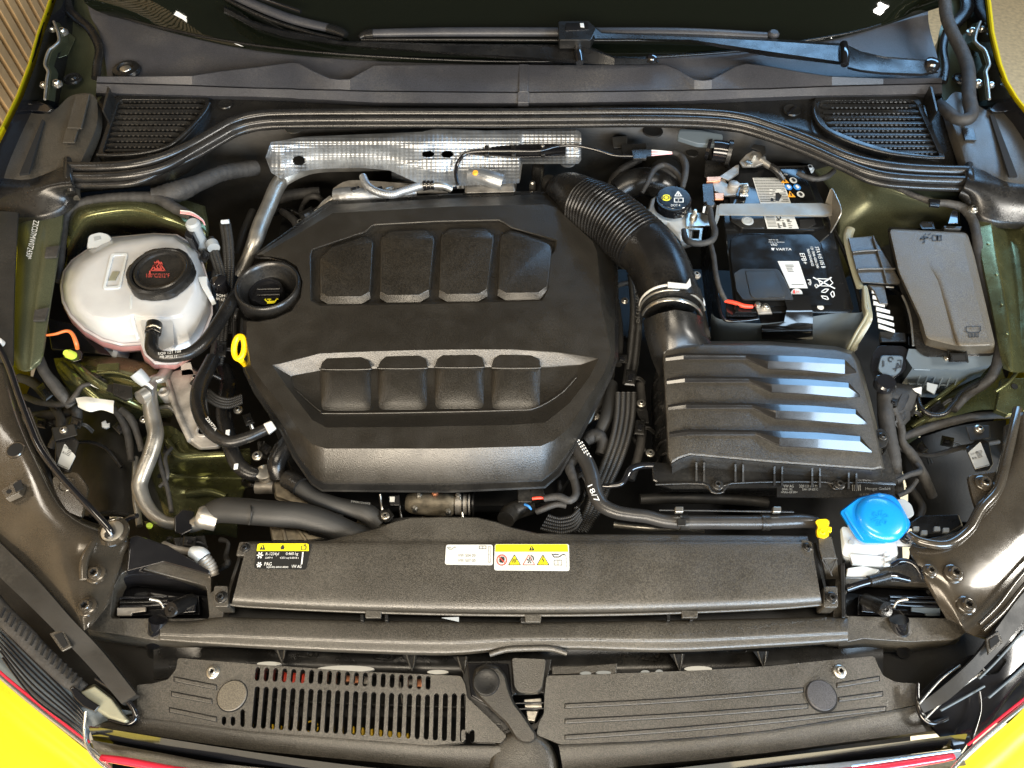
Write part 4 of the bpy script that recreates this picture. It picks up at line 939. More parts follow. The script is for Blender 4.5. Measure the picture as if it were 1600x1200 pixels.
lathe('lower_lug', (176, 550, -.10), [(16, -.02), (16, .006), (10, .010), (7, .004)], M['milky'], ct, n=22, axis=(-.3, -.4, .8))
prism('barcode_label', [(282, 568), (298, 566), (303, 585), (284, 587)], -.075, .003, M['stk'], ct, bev=.0005)
f = Fr((284, 583), (296, 582), (283, 571), z=-.0745)
cp = link('coolant_cap', None, ct); cp['label'] = 'black screw cap with a red steam warning'
lathe('cap_rim', (254, 432, .004), [(47, -.004), (50, .0), (50, .010), (48, .016), (44, .0175), (41, .016), (40, .004)], M['black'], cp, n=64, lobes=(6, .035, 46), smooth=30)
lathe('cap_dish', (254, 426, .012), [(42, 0), (41.5, .0075), (39, .0095), (35.5, .0085), (34.5, .005), (20, .0042)], M['black'], cp, n=48, smooth=40)
for q in ([(208, 455), (211, 442), (214, 455)], [(222, 462), (232, 452), (246, 460)], [(244, 463), (258, 455), (272, 451)]): pass
for (a, b) in (((245, 459), (272, 448)), ((290, 434), (298, 420)), ((208, 446), (213, 452))):
    tube('grip_edge', [(a[0], a[1], .014, 2.6), (b[0], b[1], .014, 2.6)], M['black'], cp, res=8)
f = Fr((233, 431), (261, 431), (233, 407), z=.0175)
f.line([(.1, .32), (.9, .32), (.5, 1.0)], .055, closed=True); f.line([(.3, .42), (.7, .42)], .1)
for x in (.32, .5, .68): f.line([(x, .5), (x-.08, .62), (x+.06, .74), (x, .88)], .06)
f.line([(.05, .1), (.05, .3)], .06); f.text('100°C/212°F', -.15, -.12, .26, 1.3)
f.build('steam_warning', [M['inkrd']], cp)
# sensor and neck on the tank
lathe('return_neck', (310, 368, -.01), [(9, -.05), (9, .02), (11, .022), (11, .030), (8, .034)], M['greyp'], ct, n=20)
prism('plug', rnd([(294, 348), (305, 351), (300, 374), (288, 368)], 2), .012, .03, M['gloss'], ct)
# hose from the tank
ch = thing('coolant_hose', 'black coolant hose bending from the tank front up behind the cover', 'hose', (245, 540, .0))
tube('hose', [(240, 511, .010, 10), (237, 530, .012, 10), (238, 546, .012, 10), (250, 556, .010, 9.5), (272, 557, .008, 9.5), (298, 551, .004, 9.5), (322, 532, .0, 10), (343, 502, -.006, 10), (360, 474, -.012, 10), (372, 458, -.03, 10)], M['rubber'], ch, n=10, res=18)
tube('hose_end', [(241, 507, .010, 12), (239, 520, .012, 12)], M['rubber'], ch, res=18)
tube('clamp', [(230, 512, .021, 2), (240, 508, .024, 2), (251, 513, .02, 2)], M['steel'], ch, res=8); tube('clamp', [(229, 517, .021, 1.5), (239, 514, .0245, 1.5), (250, 519, .02, 1.5)], M['gloss'], ch, res=8)
prism('clamp_ear', [(227, 509), (233, 509), (234, 519), (228, 519)], .022, .006, M['gloss'], ch, bev=.0006)
for (t, a, b, c) in (('MB 3M15 12', (250, 560), (277, 559), (250, 555)), ('5Q0 121 109', (247, 555), (283, 551), (247, 550))):
    f = Fr(a, b, c, z=.0195); f.text(t, 0, 0, .8, 1.0); f.build('hose_print', [M['inkw']], ch)
# ================================================================== pipes and hoses, left
def hose(name, label, cat, pts, m, **k):
    o = tube(name, pts, M[m], **k); tag(o, label, cat); return o
hose('silver_pipe', 'silver insulated pipe rising beside the heat shield to the left of the cover', 'pipe', [(452, 268, -.05, 11), (434, 290, -.05, 12), (420, 322, -.055, 12), (407, 352, -.06, 12.5), (398, 378, -.065, 12), (386, 405, -.08, 10), (372, 430, -.10, 10)], 'alu', n=8, res=18)
hose('refrigerant_pipe', 'bent bare aluminium air conditioning pipe in the left well', 'pipe', [(262, 575, -.075, 9), (252, 592, -.07, 10), (237, 600, -.065, 11), (234, 625, -.065, 11.5), (240, 660, -.07, 12), (243, 680, -.07, 12), (236, 708, -.075, 12), (224, 738, -.08, 12), (218, 760, -.085, 12), (226, 785, -.09, 11), (242, 806, -.09, 10), (262, 817, -.09, 9.5), (284, 819, -.09, 9.5)], 'alu', n=8, res=18)
hose('thin_pipe', 'thin pale aluminium pipe running beside the bent air conditioning pipe', 'pipe', [(212, 715, -.12, 4.5), (211, 770, -.12, 4.8), (215, 800, -.12, 5), (218, 822, -.12, 5)], 'alu')
sv = thing('service_valve', 'grey plastic service valve cap standing on the aluminium pipe', 'valve', (222, 595, -.05))
tube('valve_cap', [(212, 582, -.028, 10.5), (219, 589, -.035, 10.5), (228, 598, -.045, 9)], M['greyp'], sv, res=22, n=3, smooth=35)
lathe('cap_dimple', (211, 581, -.0235), [(2.2, 0), (1.8, .001)], M['hole'], sv, axis=(-.45, .35, .8), n=10)
tube('valve_stem', [(228, 598, -.045, 6), (238, 607, -.055, 6)], M['alu'], sv)
ps = thing('pressure_sensor', 'black plug and silver pressure sensor beside the aluminium pipe', 'sensor', (200, 615, -.05))
tube('sensor_body', [(218, 622, -.045, 11), (230, 615, -.05, 11)], M['alu'], ps, res=18, n=2, smooth=30)
loft('connector', [zz([(176, 600), (206, 606), (208, 625), (196, 628), (176, 618)], -.06), zz([(176, 598), (206, 604), (207, 622), (196, 625), (176, 616)], -.035)], M['black'], ps, bev=.0015)
loft('connector', [zz([(166, 603), (176, 600), (178, 616), (166, 612)], -.058), zz([(166, 602), (176, 600), (178, 615), (166, 611)], -.042)], M['black'], ps, bev=.001)
for i in range(3): tube('wire', [(166, 604+i*3, -.045, 1), (155, 603+i*2, -.045, 1), (142, 601, -.045, 1.2)], M['pinkw' if i == 1 else 'inkw'], ps, res=6)
hose('taped_wire', 'tape wrapped wire curling left from the pressure sensor plug', 'cable', [(142, 600, -.045, 3.5), (128, 604, -.045, 4), (118, 618, -.05, 4.5), (108, 628, -.06, 5), (88, 632, -.07, 5), (60, 628, -.08, 5), (40, 620, -.10, 5)], 'tape', lump=.05)
hose('taped_cable', 'broad grey taped cable below the left wing flange', 'cable', [(60, 560, -.03, 8), (70, 582, -.035, 8), (84, 600, -.045, 9), (98, 618, -.055, 9), (112, 634, -.07, 8)], 'tape', lump=.03)
hose('taped_cable', 'dark taped cable across the dark gap left of the white tag', 'cable', [(30, 655, -.13, 8), (70, 650, -.12, 9), (100, 645, -.11, 8), (118, 640, -.09, 8), (120, 655, -.10, 7), (112, 672, -.11, 6)], 'tape', lump=.06)
tg = sheet('paper_tag', [[(118, 622, -.03), (135, 620, -.028), (155, 623, -.03), (178, 626, -.03)], [(121, 630, -.03), (138, 630, -.024), (158, 632, -.03), (177, 634, -.028)], [(122, 636, -.035), (140, 643, -.03), (158, 640, -.036), (177, 646, -.032)]], M['stk'], th=.001)
tag(tg, 'crumpled white paper tag under the pressure sensor plug', 'tag')
# loop hose with white end
lh = thing('breather_hose', 'looped black hose with a white end sleeve left of the cover', 'hose', (330, 660, -.03))
tube('hose', [(333, 560, -.045, 11), (322, 582, -.04, 11.5), (312, 605, -.035, 12), (309, 630, -.032, 11.5), (316, 655, -.03, 11), (328, 673, -.028, 11), (345, 686, -.028, 10), (362, 690, -.028, 9.5), (385, 684, -.028, 9), (408, 674, -.03, 9), (420, 669, -.03, 9)], M['rubber'], lh, n=10, res=18)
loft('end_sleeve', [zz([(411, 662), (424, 657), (433, 670), (420, 680)], -.045), zz([(411, 662), (424, 657), (432, 669), (420, 678)], -.018)], M['white'], lh, bev=.002)
f = Fr((321, 654), (336, 674), (325, 651), z=-.015); f.text('226977A', 0, 0, 1, 1); f.build('hose_print', [M['inkw']], lh)
lh2 = thing('coolant_hose', 'curved black hose dropping behind the looped hose left of the cover', 'hose', (360, 700, -.08))
tube('hose', [(350, 575, -.09, 11), (356, 600, -.085, 12), (352, 625, -.08, 12), (350, 650, -.08, 12), (356, 680, -.08, 12), (362, 705, -.08, 12), (374, 728, -.08, 12), (392, 740, -.085, 12), (408, 742, -.09, 11)], M['rubber'], lh2, n=8, res=18)
for a in ((353, 672), (366, 725)):
    prism('paint_mark', [(a[0], a[1]), (a[0]+6, a[1]-1), (a[0]+5, a[1]+7), (a[0]-1, a[1]+8)], -.066, .002, M['inkw'], lh2, bev=0)
corr = thing('corrugated_conduit', 'short curved bundle of ribbed conduits beside the looped hose', 'conduit', (350, 620, -.05))
for i in range(4):
    tube('conduit', [(326, 610+i*5, -.06+i*.002, 3.2), (340, 620+i*4.5, -.05, 3.2), (358, 624+i*4, -.048, 3.2), (378, 618+i*3.5, -.052, 3.2)], M['matte'], corr, rib=(.0026, .0009), res=8)
ab = thing('aluminium_bracket', 'cast aluminium engine mount bracket left of the looped hose', 'bracket', (300, 640, -.08))
loft('bracket_body', [zz([(258, 592), (268, 578), (300, 572), (322, 585), (325, 620), (330, 660), (350, 690), (345, 702), (312, 704), (292, 690), (276, 650), (268, 620)], -.12),
    zz([(260, 593), (270, 580), (300, 575), (318, 587), (322, 620), (327, 660), (345, 690), (340, 698), (313, 700), (296, 688), (280, 650), (270, 620)], -.075)], M['cast'], ab, bev=.003, smooth=40)
lathe('bracket_boss', (257, 614, -.07), [(9, -.03), (9, .004), (6, .006), (4, .002)], M['cast'], ab, n=20)
tube('bracket_web', [(262, 596, -.075, 5), (270, 622, -.073, 5), (282, 655, -.073, 5), (298, 688, -.075, 5)], M['cast'], ab)
screw((305, 590, -.07), 7, ab, 'steel')
lathe('cast_ring', (318, 672, -.0735), [(13, 0), (12, .002), (9, .002), (8, .0), (5, .0)], M['cast'], ab, n=24)
# big foam hose at front left
bhh = thing('insulated_hose', 'thick dark grey foam covered hose crossing at the lower left', 'hose', (420, 800, -.06))
tube('hose', [(322, 812, -.075, 15), (332, 802, -.07, 18), (350, 797, -.065, 20), (385, 799, -.06, 20.5), (430, 803, -.058, 20.5), (470, 806, -.06, 20.5), (510, 818, -.065, 20), (548, 834, -.075, 19), (590, 850, -.09, 18)], M['foam'], bhh, n=10, res=22)
lathe('hose_collar', (318, 808, -.065), [(17, -.02), (18, .0), (17, .006), (13, .010)], M['alu'], bhh, axis=(-.85, .1, .35), n=24)
tube('hose_stub', [(296, 822, -.085, 11), (310, 817, -.08, 12), (320, 812, -.075, 12)], M['alu'], bhh)
tube('joint_line', [(389, 779, -.052, 1.2), (393, 799, -.036, 1.2), (389, 820, -.052, 1.2)], M['matte'], bhh)
loft('pipe_bracket', [zz([(272, 810), (284, 798), (304, 800), (300, 830), (284, 840), (272, 832)], -.10), zz([(272, 808), (284, 796), (304, 799), (300, 828), (284, 836), (272, 830)], -.072)], M['gloss'], bhh, bev=.002)
loft('pipe_bracket', [zz([(270, 842), (320, 838), (325, 862), (275, 866)], -.12), zz([(270, 840), (320, 836), (325, 858), (275, 862)], -.095)], M['black'], bhh, bev=.002)
sh = thing('radiator_hose', 'glossy grey black hose running below the front edge of the cover', 'hose', (520, 790, -.06))
tube('hose', [(455, 752, -.075, 13), (470, 762, -.068, 14), (490, 776, -.066, 12.5), (520, 787, -.066, 12), (550, 795, -.068, 13), (575, 803, -.07, 15), (592, 820, -.08, 15)], M['foam'], sh, n=10, res=20)
tube('hose_cuff', [(449, 748, -.07, 15), (460, 754, -.066, 16), (470, 761, -.064, 15.5)], M['rubber'], sh, res=20)
f = Fr((548, 785), (578, 789), (549, 781), z=-.052); f.text('5WA121073', 0, 0, .8, 1.0); f.build('hose_print', [M['inkg']], sh)
eh = hose('bent_hose', 'short fat black hose elbow under the lower left corner of the cover', 'hose', [(452, 688, -.06, 14), (440, 705, -.06, 14.5), (432, 725, -.065, 14.5), (436, 745, -.08, 14)], 'rubber', n=8, res=20)
# vertical conduits between tank and cover
for i, (q, lab) in enumerate((
   ([(330, 380, -.03, 9), (336, 400, -.03, 9.5), (345, 430, -.035, 9), (350, 470, -.04, 9), (348, 520, -.05, 9), (340, 570, -.06, 9)], 'ribbed black conduit right of the tank with a pale collar'),
   ([(352, 350, -.03, 10), (356, 380, -.03, 10), (358, 420, -.035, 9), (356, 470, -.05, 9), (358, 520, -.06, 9)], 'ribbed black conduit behind the pale collared one'))):
    c = thing('corrugated_conduit', lab, 'conduit', (q[0][0], q[0][1], -.04))
    for k in (-1, 0, 1): tube('conduit', [(a+k*5, b, z-abs(k)*.002, r*.42) for a, b, z, r in q], M['matte'], c, rib=(.004, .0009), res=10)
    if i == 0:
        tube('pale_collar', [(331, 380, -.022, 9.5), (334, 388, -.022, 9.5)], M['greyp'], c, res=18)
        lathe('conduit_clip', (342, 440, -.015), [(12, -.02), (12, .004), (9, .006)], M['gloss'], c, n=14)
        f = Fr((338, 468), (352, 470), (338, 458), z=-.018); f.text('5QM', 0, .5, .4, 1); f.text('971 627', 0, -.1, .4, 1); f.build('conduit_print', [M['inkw']], c)
    else: tube('green_band', [(346, 347, -.014, 3.5), (358, 346, -.014, 3.5)], M['milky'], c, res=8)
hose('taped_cable', 'thick taped cable arching over the left strut tower', 'cable', [(92, 440, -.05, 6), (96, 390, -.04, 6), (102, 345, -.03, 7), (118, 322, -.015, 7.5), (150, 312, -.005, 7.5), (200, 308, .0, 8), (245, 310, .0, 9), (275, 326, -.005, 9), (300, 338, -.01, 7)], 'tape', n=8, lump=.05)
for i in range(3): tag(tube('thin_wire', [(282, 329+i*2, .004, 1), (300, 332+i*2, .004, 1), (316, 343+i, .0, 1), (320, 352, -.005, 1)], M['pinkw' if i else 'inkw'], res=6), ('thin pale wire above the tank sensor', 'thin pink wire above the tank sensor, the upper of two', 'thin pink wire above the tank sensor, the lower of two')[i], 'wire')
hose('taped_cable', 'fat taped cable behind the coolant tank under the seal', 'cable', [(240, 306, .0, 12), (275, 300, .0, 16), (310, 286, -.005, 13), (350, 270, -.02, 12), (400, 262, -.05, 12)], 'tape', n=8, lump=.04)
# orange cable with lime cap
oc2 = thing('earth_cable', 'orange cable with a lime green capped stud left of the tank', 'cable', (115, 555, -.05))
tube('cable', [(70, 524, -.01, 1.8), (86, 522, -.008, 2.2), (104, 517, -.008, 2.6), (113, 522, -.012, 3), (119, 536, -.02, 3.4), (121, 545, -.03, 3)], M['orange'], oc2, res=10)
loft('clip_body', [zz([(102, 545), (122, 542), (132, 552), (130, 566), (112, 570), (98, 560)], -.07), zz([(104, 546), (120, 543), (129, 552), (127, 562), (113, 566), (101, 558)], -.045)], M['gloss'], oc2, bev=.002)
lathe('lime_cap', (114, 556, -.045), [(7, 0), (7, .012), (4.5, .018)], M['green'], oc2, n=18, axis=(-.1, -.3, .9))
prism('side_bracket', [(72, 496), (110, 505), (150, 530), (175, 556), (130, 550), (80, 545)], -.085, .006, M['gloss'], oc2)
# labelled modules both sides
def module(q, lab, name, face, strip, qr):
    t = thing('control_module', lab, 'module', (q[0][0], q[0][1], -.05))
    loft('case', [zz(q, -.09), zz(q, -.05)], M['black'], t, bev=.002)
    loft('bracket', [zz(strip, -.08), zz(strip, -.045)], M['matte'], t, bev=.002)
    prism('label', rnd(face, 2), -.0488, .0012, M['stk'], t, bev=0)
    f = Fr(face[0], face[1], face[3], z=-.0488)
    for k in range(6): f.line([(.45, .92-k*.07), (.45+random.uniform(.25, .45), .92-k*.07)], .025)
    f.text(qr, .08, .55, .12, .3); f.text('5Q0 907', .08, .82, .09, .5)
    f.line([(.05, .04), (.95, .04)], .02)
    f.build('label_print', [M['ink']], t); return t
t = module([(86, 690), (112, 678), (124, 690), (110, 738), (98, 738), (86, 728)], 'black module with a printed white label beside the left panel', 'L', [(89, 726), (107, 734), (118, 712), (101, 693)], [(80, 668), (116, 662), (122, 680), (84, 690)], 'A1')
screw((99, 672, -.043), 6, t, 'steel')
t = module([(1508, 700), (1530, 684), (1545, 690), (1552, 725), (1545, 735), (1524, 738)], 'black module with a printed white label beside the right panel', 'R', [(1524, 733), (1547, 727), (1532, 690), (1513, 707)], [(1508, 666), (1546, 664), (1548, 684), (1516, 690)], 'B')
screw((1530, 670, -.043), 7, t, 'steel')
# bonnet stay rod
st = thing('bonnet_stay', 'shiny black bonnet stay rod slanting down the left side', 'stay rod', (178, 835, .0))
tube('rod', [(-30, 500, .03, 5), (8, 560, .025, 5.2), (30, 620, .02, 5.2), (48, 668, .018, 5.2), (62, 700, .016, 5.2), (90, 738, .01, 5.2), (130, 782, .0, 5.2), (165, 820, -.015, 5.4), (175, 836, -.025, 5)], M['gloss'], st, n=8, res=14)
lathe('rod_grommet', (173, 836, -.03), [(8, -.01), (8, .004), (6, .006)], M['rubber'], st, n=20)
lathe('white_stud', (0, 538, .02), [(8, 0), (7, .008), (4, .010)], M['white'], st, n=18)
# ================================================================== intake and air box
ih = thing('intake_hose', 'large black air intake hose, ribbed then smooth, right of the cover', 'intake hose', (1000, 400, -.02))
tube('ribbed_section', [(912, 318, .0, 41), (935, 330, .008, 44), (962, 348, .012, 46), (990, 372, .012, 47), (1003, 384, .012, 47.5)], M['rubber'], ih, rib=(.0078, .0052, 12), res=40, smooth=80)
tube('smooth_elbow', [(1000, 381, .012, 44), (1015, 395, .012, 45), (1033, 425, .010, 46), (1044, 458, .006, 46), (1048, 478, .002, 45)], M['rubber'], ih, n=10, res=40)
tube('rear_elbow', [(925, 326, .004, 38), (905, 310, -.004, 36), (888, 300, -.02, 30), (875, 300, -.05, 26)], M['rubber'], ih, n=8, res=28)
tube('rear_bead', [(898, 292, .02, 3), (910, 285, .022, 3.5), (922, 284, .022, 3)], M['black'], ih, res=10)
tube('cuff', [(1047, 466, .005, 48), (1050, 480, .001, 49)], M['black'], ih, n=4, res=40)
hc = thing('hose_clamp', 'silver spring clamp around the smooth end of the intake hose', 'clamp', (1050, 460, .03))
def arc(cx, cy, rx, ry, z0, z1, a0, a1, r, n=14):
    o = []
    for i in range(n):
        a = a0+(a1-a0)*i/(n-1); s_ = math.sin(R(a)); o.append((cx+rx*math.cos(R(a)), cy-ry*s_, z0+(z1-z0)*s_, r))
    return o
tube('clamp_wire', arc(1050, 478, 50, 33, -.008, .055, 2, 178, 2.2), M['white'], hc, n=3, res=8)
tube('clamp_wire', arc(1050, 486, 50.5, 33, -.010, .053, 2, 178, 1.9), M['alu'], hc, n=3, res=8)
tube('band', arc(1050, 498, 47, 31, -.014, .045, 14, 166, 4.5), M['steel'], hc, n=3, res=8, squash=.4)
loft('clamp_ear', [zz([(1043, 442), (1072, 445), (1078, 436), (1080, 447), (1074, 452), (1043, 450)], .058), zz([(1043, 440), (1072, 443), (1078, 434), (1080, 446), (1074, 450), (1043, 448)], .066)], M['white'], hc, bev=.001)
ab2 = thing('air_filter_box', 'textured black air filter box with four raised ribs on its lid', 'air filter box', (1200, 640, -.1))
lid = [(1036, 552), (1041, 544), (1062, 538), (1200, 538), (1305, 546), (1330, 553), (1339, 566), (1352, 612), (1364, 660), (1379, 731), (1364, 734), (1200, 722), (1078, 711), (1062, 716), (1049, 724), (1045, 714), (1040, 620)]
lid0 = [(x-3 if x < 1100 else x, y) for x, y in lid]
loft('lid', [zz(off(lid, 5), -.060), zz(off(lid, 1.2), -.016), zz(lid, -.0105), zz(off(lid, -3.0), -.009)], M['grain2'], ab2, smooth=30)
# four ribs: narrow left end widening to a tall gloss part on the right
ribs = [(553, 577, 1342, 580), (589, 613, 1348, 618), (630, 656, 1359, 661), (672, 700, 1366, 705)]
for k, (yt, yb, xr, yr) in enumerate(ribs):
    x0 = 1040+k*2; dz = -.009
    xm = 1165+k*5; xm2 = 1200+k*6
    s_ = 6+k*.6
    # section stations along x: (x, y_back, y_front, height)
    stn = [(x0, yt+3, yt+11, .0005), (x0+28, yt-2, yt+8, .005), (xm, yt-1, yt+8, .006), (xm2, yt+1, yt+23+k*.5, .013), (xm2+60, yt+3, yt+26+k*.6, .0135), (xr-22, yt+8+k*.3, yt+31+k*.8, .0125), (xr-4, yr-1, yr+2, .0008)]
    back = [(x, a, dz) for x, a, b, h in stn]; crest1 = [(x, a+1.0, dz+(h-(b-a)*.45*.00128*(.170+.022*k) if h > .008 else h)) for x, a, b, h in stn]
    crest2 = [(x, a+(b-a)*(.45 if x < 1290 else .36), dz+h) for x, a, b, h in stn]; fr1 = [(x, b, dz+h*.15) for x, a, b, h in stn]; fr0 = [(x, b+1.5, dz-.001) for x, a, b, h in stn]
    loft('lid_rib', [back, crest1, crest2, fr1, fr0], M['ribg'], ab2, closed=False, cap1=False, smooth=18)
loft('lid_front_edge', [zz([(1049, 725), (1063, 717), (1079, 712), (1200, 723), (1364, 735), (1379, 732)], -.0095), zz([(1050, 731), (1064, 723), (1080, 718), (1200, 729), (1364, 741), (1378, 737)], -.015), zz([(1050, 741), (1064, 734), (1080, 730), (1200, 740), (1364, 751), (1378, 747)], -.033)], M['black'], ab2, closed=False, cap1=False)
tray = [(1018, 722), (1048, 724), (1078, 712), (1200, 722), (1364, 734), (1378, 708), (1385, 700), (1402, 752), (1400, 758), (1320, 754), (1312, 762), (1300, 763), (1290, 752), (1143, 754), (1130, 770), (1112, 770), (1098, 755), (1032, 757), (1020, 750)]
loft('base_flange', [zz(tray, -.040), zz(tray, -.033), zz(off(tray, -2), -.0315)], M['black'], ab2, smooth=30)
bb = [(1024, 726), (1078, 716), (1364, 738), (1380, 712), (1399, 754), (1396, 760), (1050, 764), (1026, 756)]
loft('base_box', [zz(sc_(bb, .96, (1200, 740), dy=14), -.20), zz(bb, -.05), zz(bb, -.034)], M['black'], ab2, smooth=30, cap1=True)
for x in (1087, 1099, 1148, 1160, 1209, 1221, 1268, 1280, 1325, 1337):
    y = 722+(x-1087)*.052
    loft('clip_rib', [[(x, y, -.012), (x+2.5, y, -.012), (x+2.5, y+12, -.022), (x+3, y+30, -.03), (x-.5, y+30, -.03), (x, y+12, -.022)], [(x, y, -.022), (x+2.5, y, -.022), (x+2.5, y+12, -.032), (x+3, y+30, -.038), (x-.5, y+30, -.038), (x, y+12, -.032)]], M['black'], ab2, cap0=True, smooth=0)
tube('flange_edge', [(1024, 757, -.030, 1.8), (1098, 756, -.030, 1.8), (1112, 769, -.030, 1.8), (1130, 769, -.030, 1.8), (1143, 755, -.030, 1.8), (1289, 753, -.030, 1.8), (1301, 763, -.030, 1.8), (1312, 763, -.030, 1.8), (1322, 754, -.030, 1.8), (1398, 755, -.030, 1.8)], M['black'], ab2, n=3, res=8)
for a in ((1121, 758, -.030), (1311, 757, -.030)): screw(a, 9, ab2, 'black')
loft('side_ear', [zz(rnd([(1366, 672), (1380, 670), (1390, 684), (1384, 700), (1372, 704)], 4), -.04), zz(rnd([(1366, 672), (1380, 670), (1389, 684), (1383, 698), (1372, 702)], 4), -.026)], M['black'], ab2, bev=.002)
screw((1379, 682, -.025), 7, ab2, 'black')
# intake snorkel joining the hose
loft('inlet_duct', [[(x, y, z) for x, y, z in q] for q in (
    [(1005+0, 500, -.02), (1028, 490, .02), (1055, 484, .034), (1080, 488, .02), (1099, 496, -.02)],
    [(1008, 525, -.03), (1030, 516, .008), (1056, 511, .022), (1082, 514, .012), (1101, 520, -.024)],
    [(1018, 560, -.04), (1036, 548, -.008), (1060, 538, .004), (1090, 536, -.004), (1112, 537, -.02)],
    [(1030, 590, -.04), (1040, 560, -.012), (1062, 546, -.012), (1100, 542, -.012), (1130, 541, -.014)])], M['black'], ab2, closed=False, cap1=False, smooth=60)
sheet('side_wall', [[(1037, 556, -.012), (1040, 600, -.012), (1043, 660, -.012), (1048, 722, -.012)], [(1025, 580, -.06), (1026, 620, -.06), (1030, 670, -.06), (1036, 726, -.06)], [(1018, 610, -.13), (1018, 640, -.13), (1020, 690, -.13), (1022, 750, -.13)]], M['black'], ab2)
for i in range(7):
    y = 588+i*20
    tube('side_gusset', [(1036+i*.8, y, -.03, 2), (1028+i*.8, y+4, -.05, 2), (1022+i*.8, y+14, -.08, 2)], M['black'], ab2, res=8)
for a in ((1002, 630, -.07), (1016, 708, -.05)): screw(a, 7, ab2, 'steel')
prism('side_lug', rnd([(992, 636), (1012, 640), (1014, 662), (1000, 655)], 3), -.075, .02, M['black'], ab2)
f = Fr((1222, 768), (1247, 768), (1222, 758), z=-.0345)
def edge_text(t, p0, p1, h, z=-.032, dy=0):
    f = Fr(p0, p1, (p0[0], p0[1]-h), z=z); f.text(t, 0, 0, .9, 1.0); return f
q = [('VW AG', (1224, 762), (1240, 762), 4.4), ('DNA 192', (1222, 766.5), (1238, 766.5), 3.4), ('2Q0 129 607 M', (1249, 762), (1277, 762), 4.4), ('EAA 129 620 C', (1254, 766.5), (1278, 766.5), 3.4), ('>PA6-GF30<', (1220, 771), (1246, 771), 3.4), ('Hengst GmbH', (1353, 766), (1392, 766), 4.4), ('11.11.20', (1344, 775), (1358, 775), 3.6)]
prism('print_strip', [(1214, 757), (1398, 758), (1398, 778), (1214, 776)], -.0345, .003, M['black'], ab2, bev=0)
f = Fr((1214, 780), (1398, 780), (1214, 756), z=-.034)
for t, a, b, h in q: f.text(t, (a[0]-1214)/184, (780-a[1])/24, h/24, (b[0]-a[0])/184)
for k in range(5): f.line([((1333+k*3-1214)/184, .55), ((1333+k*3-1214)/184, .92)], .05)
f.build('box_print', [M['inkg']], ab2)
# ================================================================== brake reservoir
br = thing('brake_fluid_reservoir', 'white brake fluid reservoir with a black screw cap', 'reservoir', (1050, 330, -.05))
loft('reservoir_body', [zz([(1008, 345), (1015, 312), (1030, 302), (1075, 308), (1086, 340), (1082, 385), (1064, 390), (1040, 360)], -.12), zz([(1010, 340), (1018, 312), (1032, 303), (1072, 308), (1082, 338), (1078, 372), (1064, 378), (1040, 352)], -.045), zz([(1018, 338), (1024, 316), (1036, 308), (1068, 312), (1076, 338), (1072, 362), (1062, 366), (1044, 346)], -.038)], M['milky'], br, smooth=40, bev=.003)
lathe('neck', (1050, 322, -.036), [(24, -.01), (24, .01)], M['milky'], br)
bc = link('brake_fluid_cap', None, br); bc['label'] = 'black ribbed cap marked DOT 4 with a yellow brake symbol'
lathe('cap_body', (1050, 322, -.026), [(27, -.002), (28, .0), (28, .016), (27, .020), (25, .022)], M['gloss'], bc, n=48, lobes=(12, .02, 27.5), smooth=30)
lathe('cap_top', (1050, 313, -.006), [(24.5, -.001), (24, .0014)], M['black'], bc, n=36)
f = Fr((1030, 324), (1070, 324), (1030, 296), z=-.0042)
f.poly([(.28+.19*math.cos(t*.2618), .52+.18*math.sin(t*.2618)) for t in range(24)], 0)
f.line([(.28+.10*math.cos(t*.5236), .52+.10*math.sin(t*.5236)) for t in range(12)], .035, 1, 2, closed=True)
f.line([(.13, .42), (.12, .52), (.13, .62)], .03, 1, 2); f.line([(.43, .42), (.44, .52), (.43, .62)], .03, 1, 2)
f.line([(.62, .62), (.88, .62), (.75, .88)], .045, 2, closed=True); f.line([(.75, .67), (.75, .78)], .04, 2)
f.line([(.60, .28), (.76, .28), (.76, .5), (.60, .5)], .04, 2, closed=True); f.line([(.76, .28), (.94, .28), (.94, .5), (.76, .5)], .04, 2, closed=True)
f.text('DOT 4', .46, .04, .13, .36, 2)
f.build('cap_print', [M['inky'], M['ink'], M['inkw']], bc)
# pump and black hoses behind
hose('vacuum_hose', 'wide dark hose curving behind the brake fluid cap', 'hose', [(965, 300, -.07, 20), (985, 288, -.06, 22), (1010, 284, -.06, 22), (1035, 290, -.07, 20), (1050, 305, -.09, 18)], 'black', n=8, res=20)
pm = thing('brake_servo', 'round dark brake servo behind the brake fluid cap', 'servo', (1040, 275, -.08))
lathe('servo_body', (1040, 276, -.08), [(26, -.06), (30, -.02), (28, .008), (18, .018), (8, .020)], M['matte'], pm, axis=(.1, -.5, .8), n=36)
hose('taped_cable', 'grey taped cable arching over the brake servo to the cap', 'cable', [(1003, 302, -.03, 3.5), (1012, 285, -.02, 4), (1022, 266, -.018, 4.5), (1036, 258, -.018, 4.5), (1050, 264, -.018, 4.5), (1062, 276, -.02, 4.5), (1068, 290, -.02, 4)], 'tape', n=8, lump=.05)
hose('taped_cable', 'grey taped cable from the small connector down to the brake cap', 'cable', [(1052, 238, -.01, 4), (1064, 244, -.01, 5), (1071, 258, -.01, 5.5), (1070, 276, -.01, 5), (1066, 294, -.012, 4)], 'tape', n=8, lump=.05)
cn = thing('wiring_connector', 'black wiring connector with pink wires on the bulkhead', 'connector', (1000, 240, -.01))
loft('housing', [zz([(970, 226), (1010, 224), (1012, 246), (972, 248)], -.03), zz([(970, 226), (1010, 224), (1011, 243), (972, 245)], -.004)], M['black'], cn, bev=.002)
loft('housing', [zz([(986, 234), (1018, 232), (1018, 246), (988, 247)], -.01), zz([(986, 234), (1018, 232), (1018, 244), (988, 245)], .004)], M['black'], cn, bev=.0015)
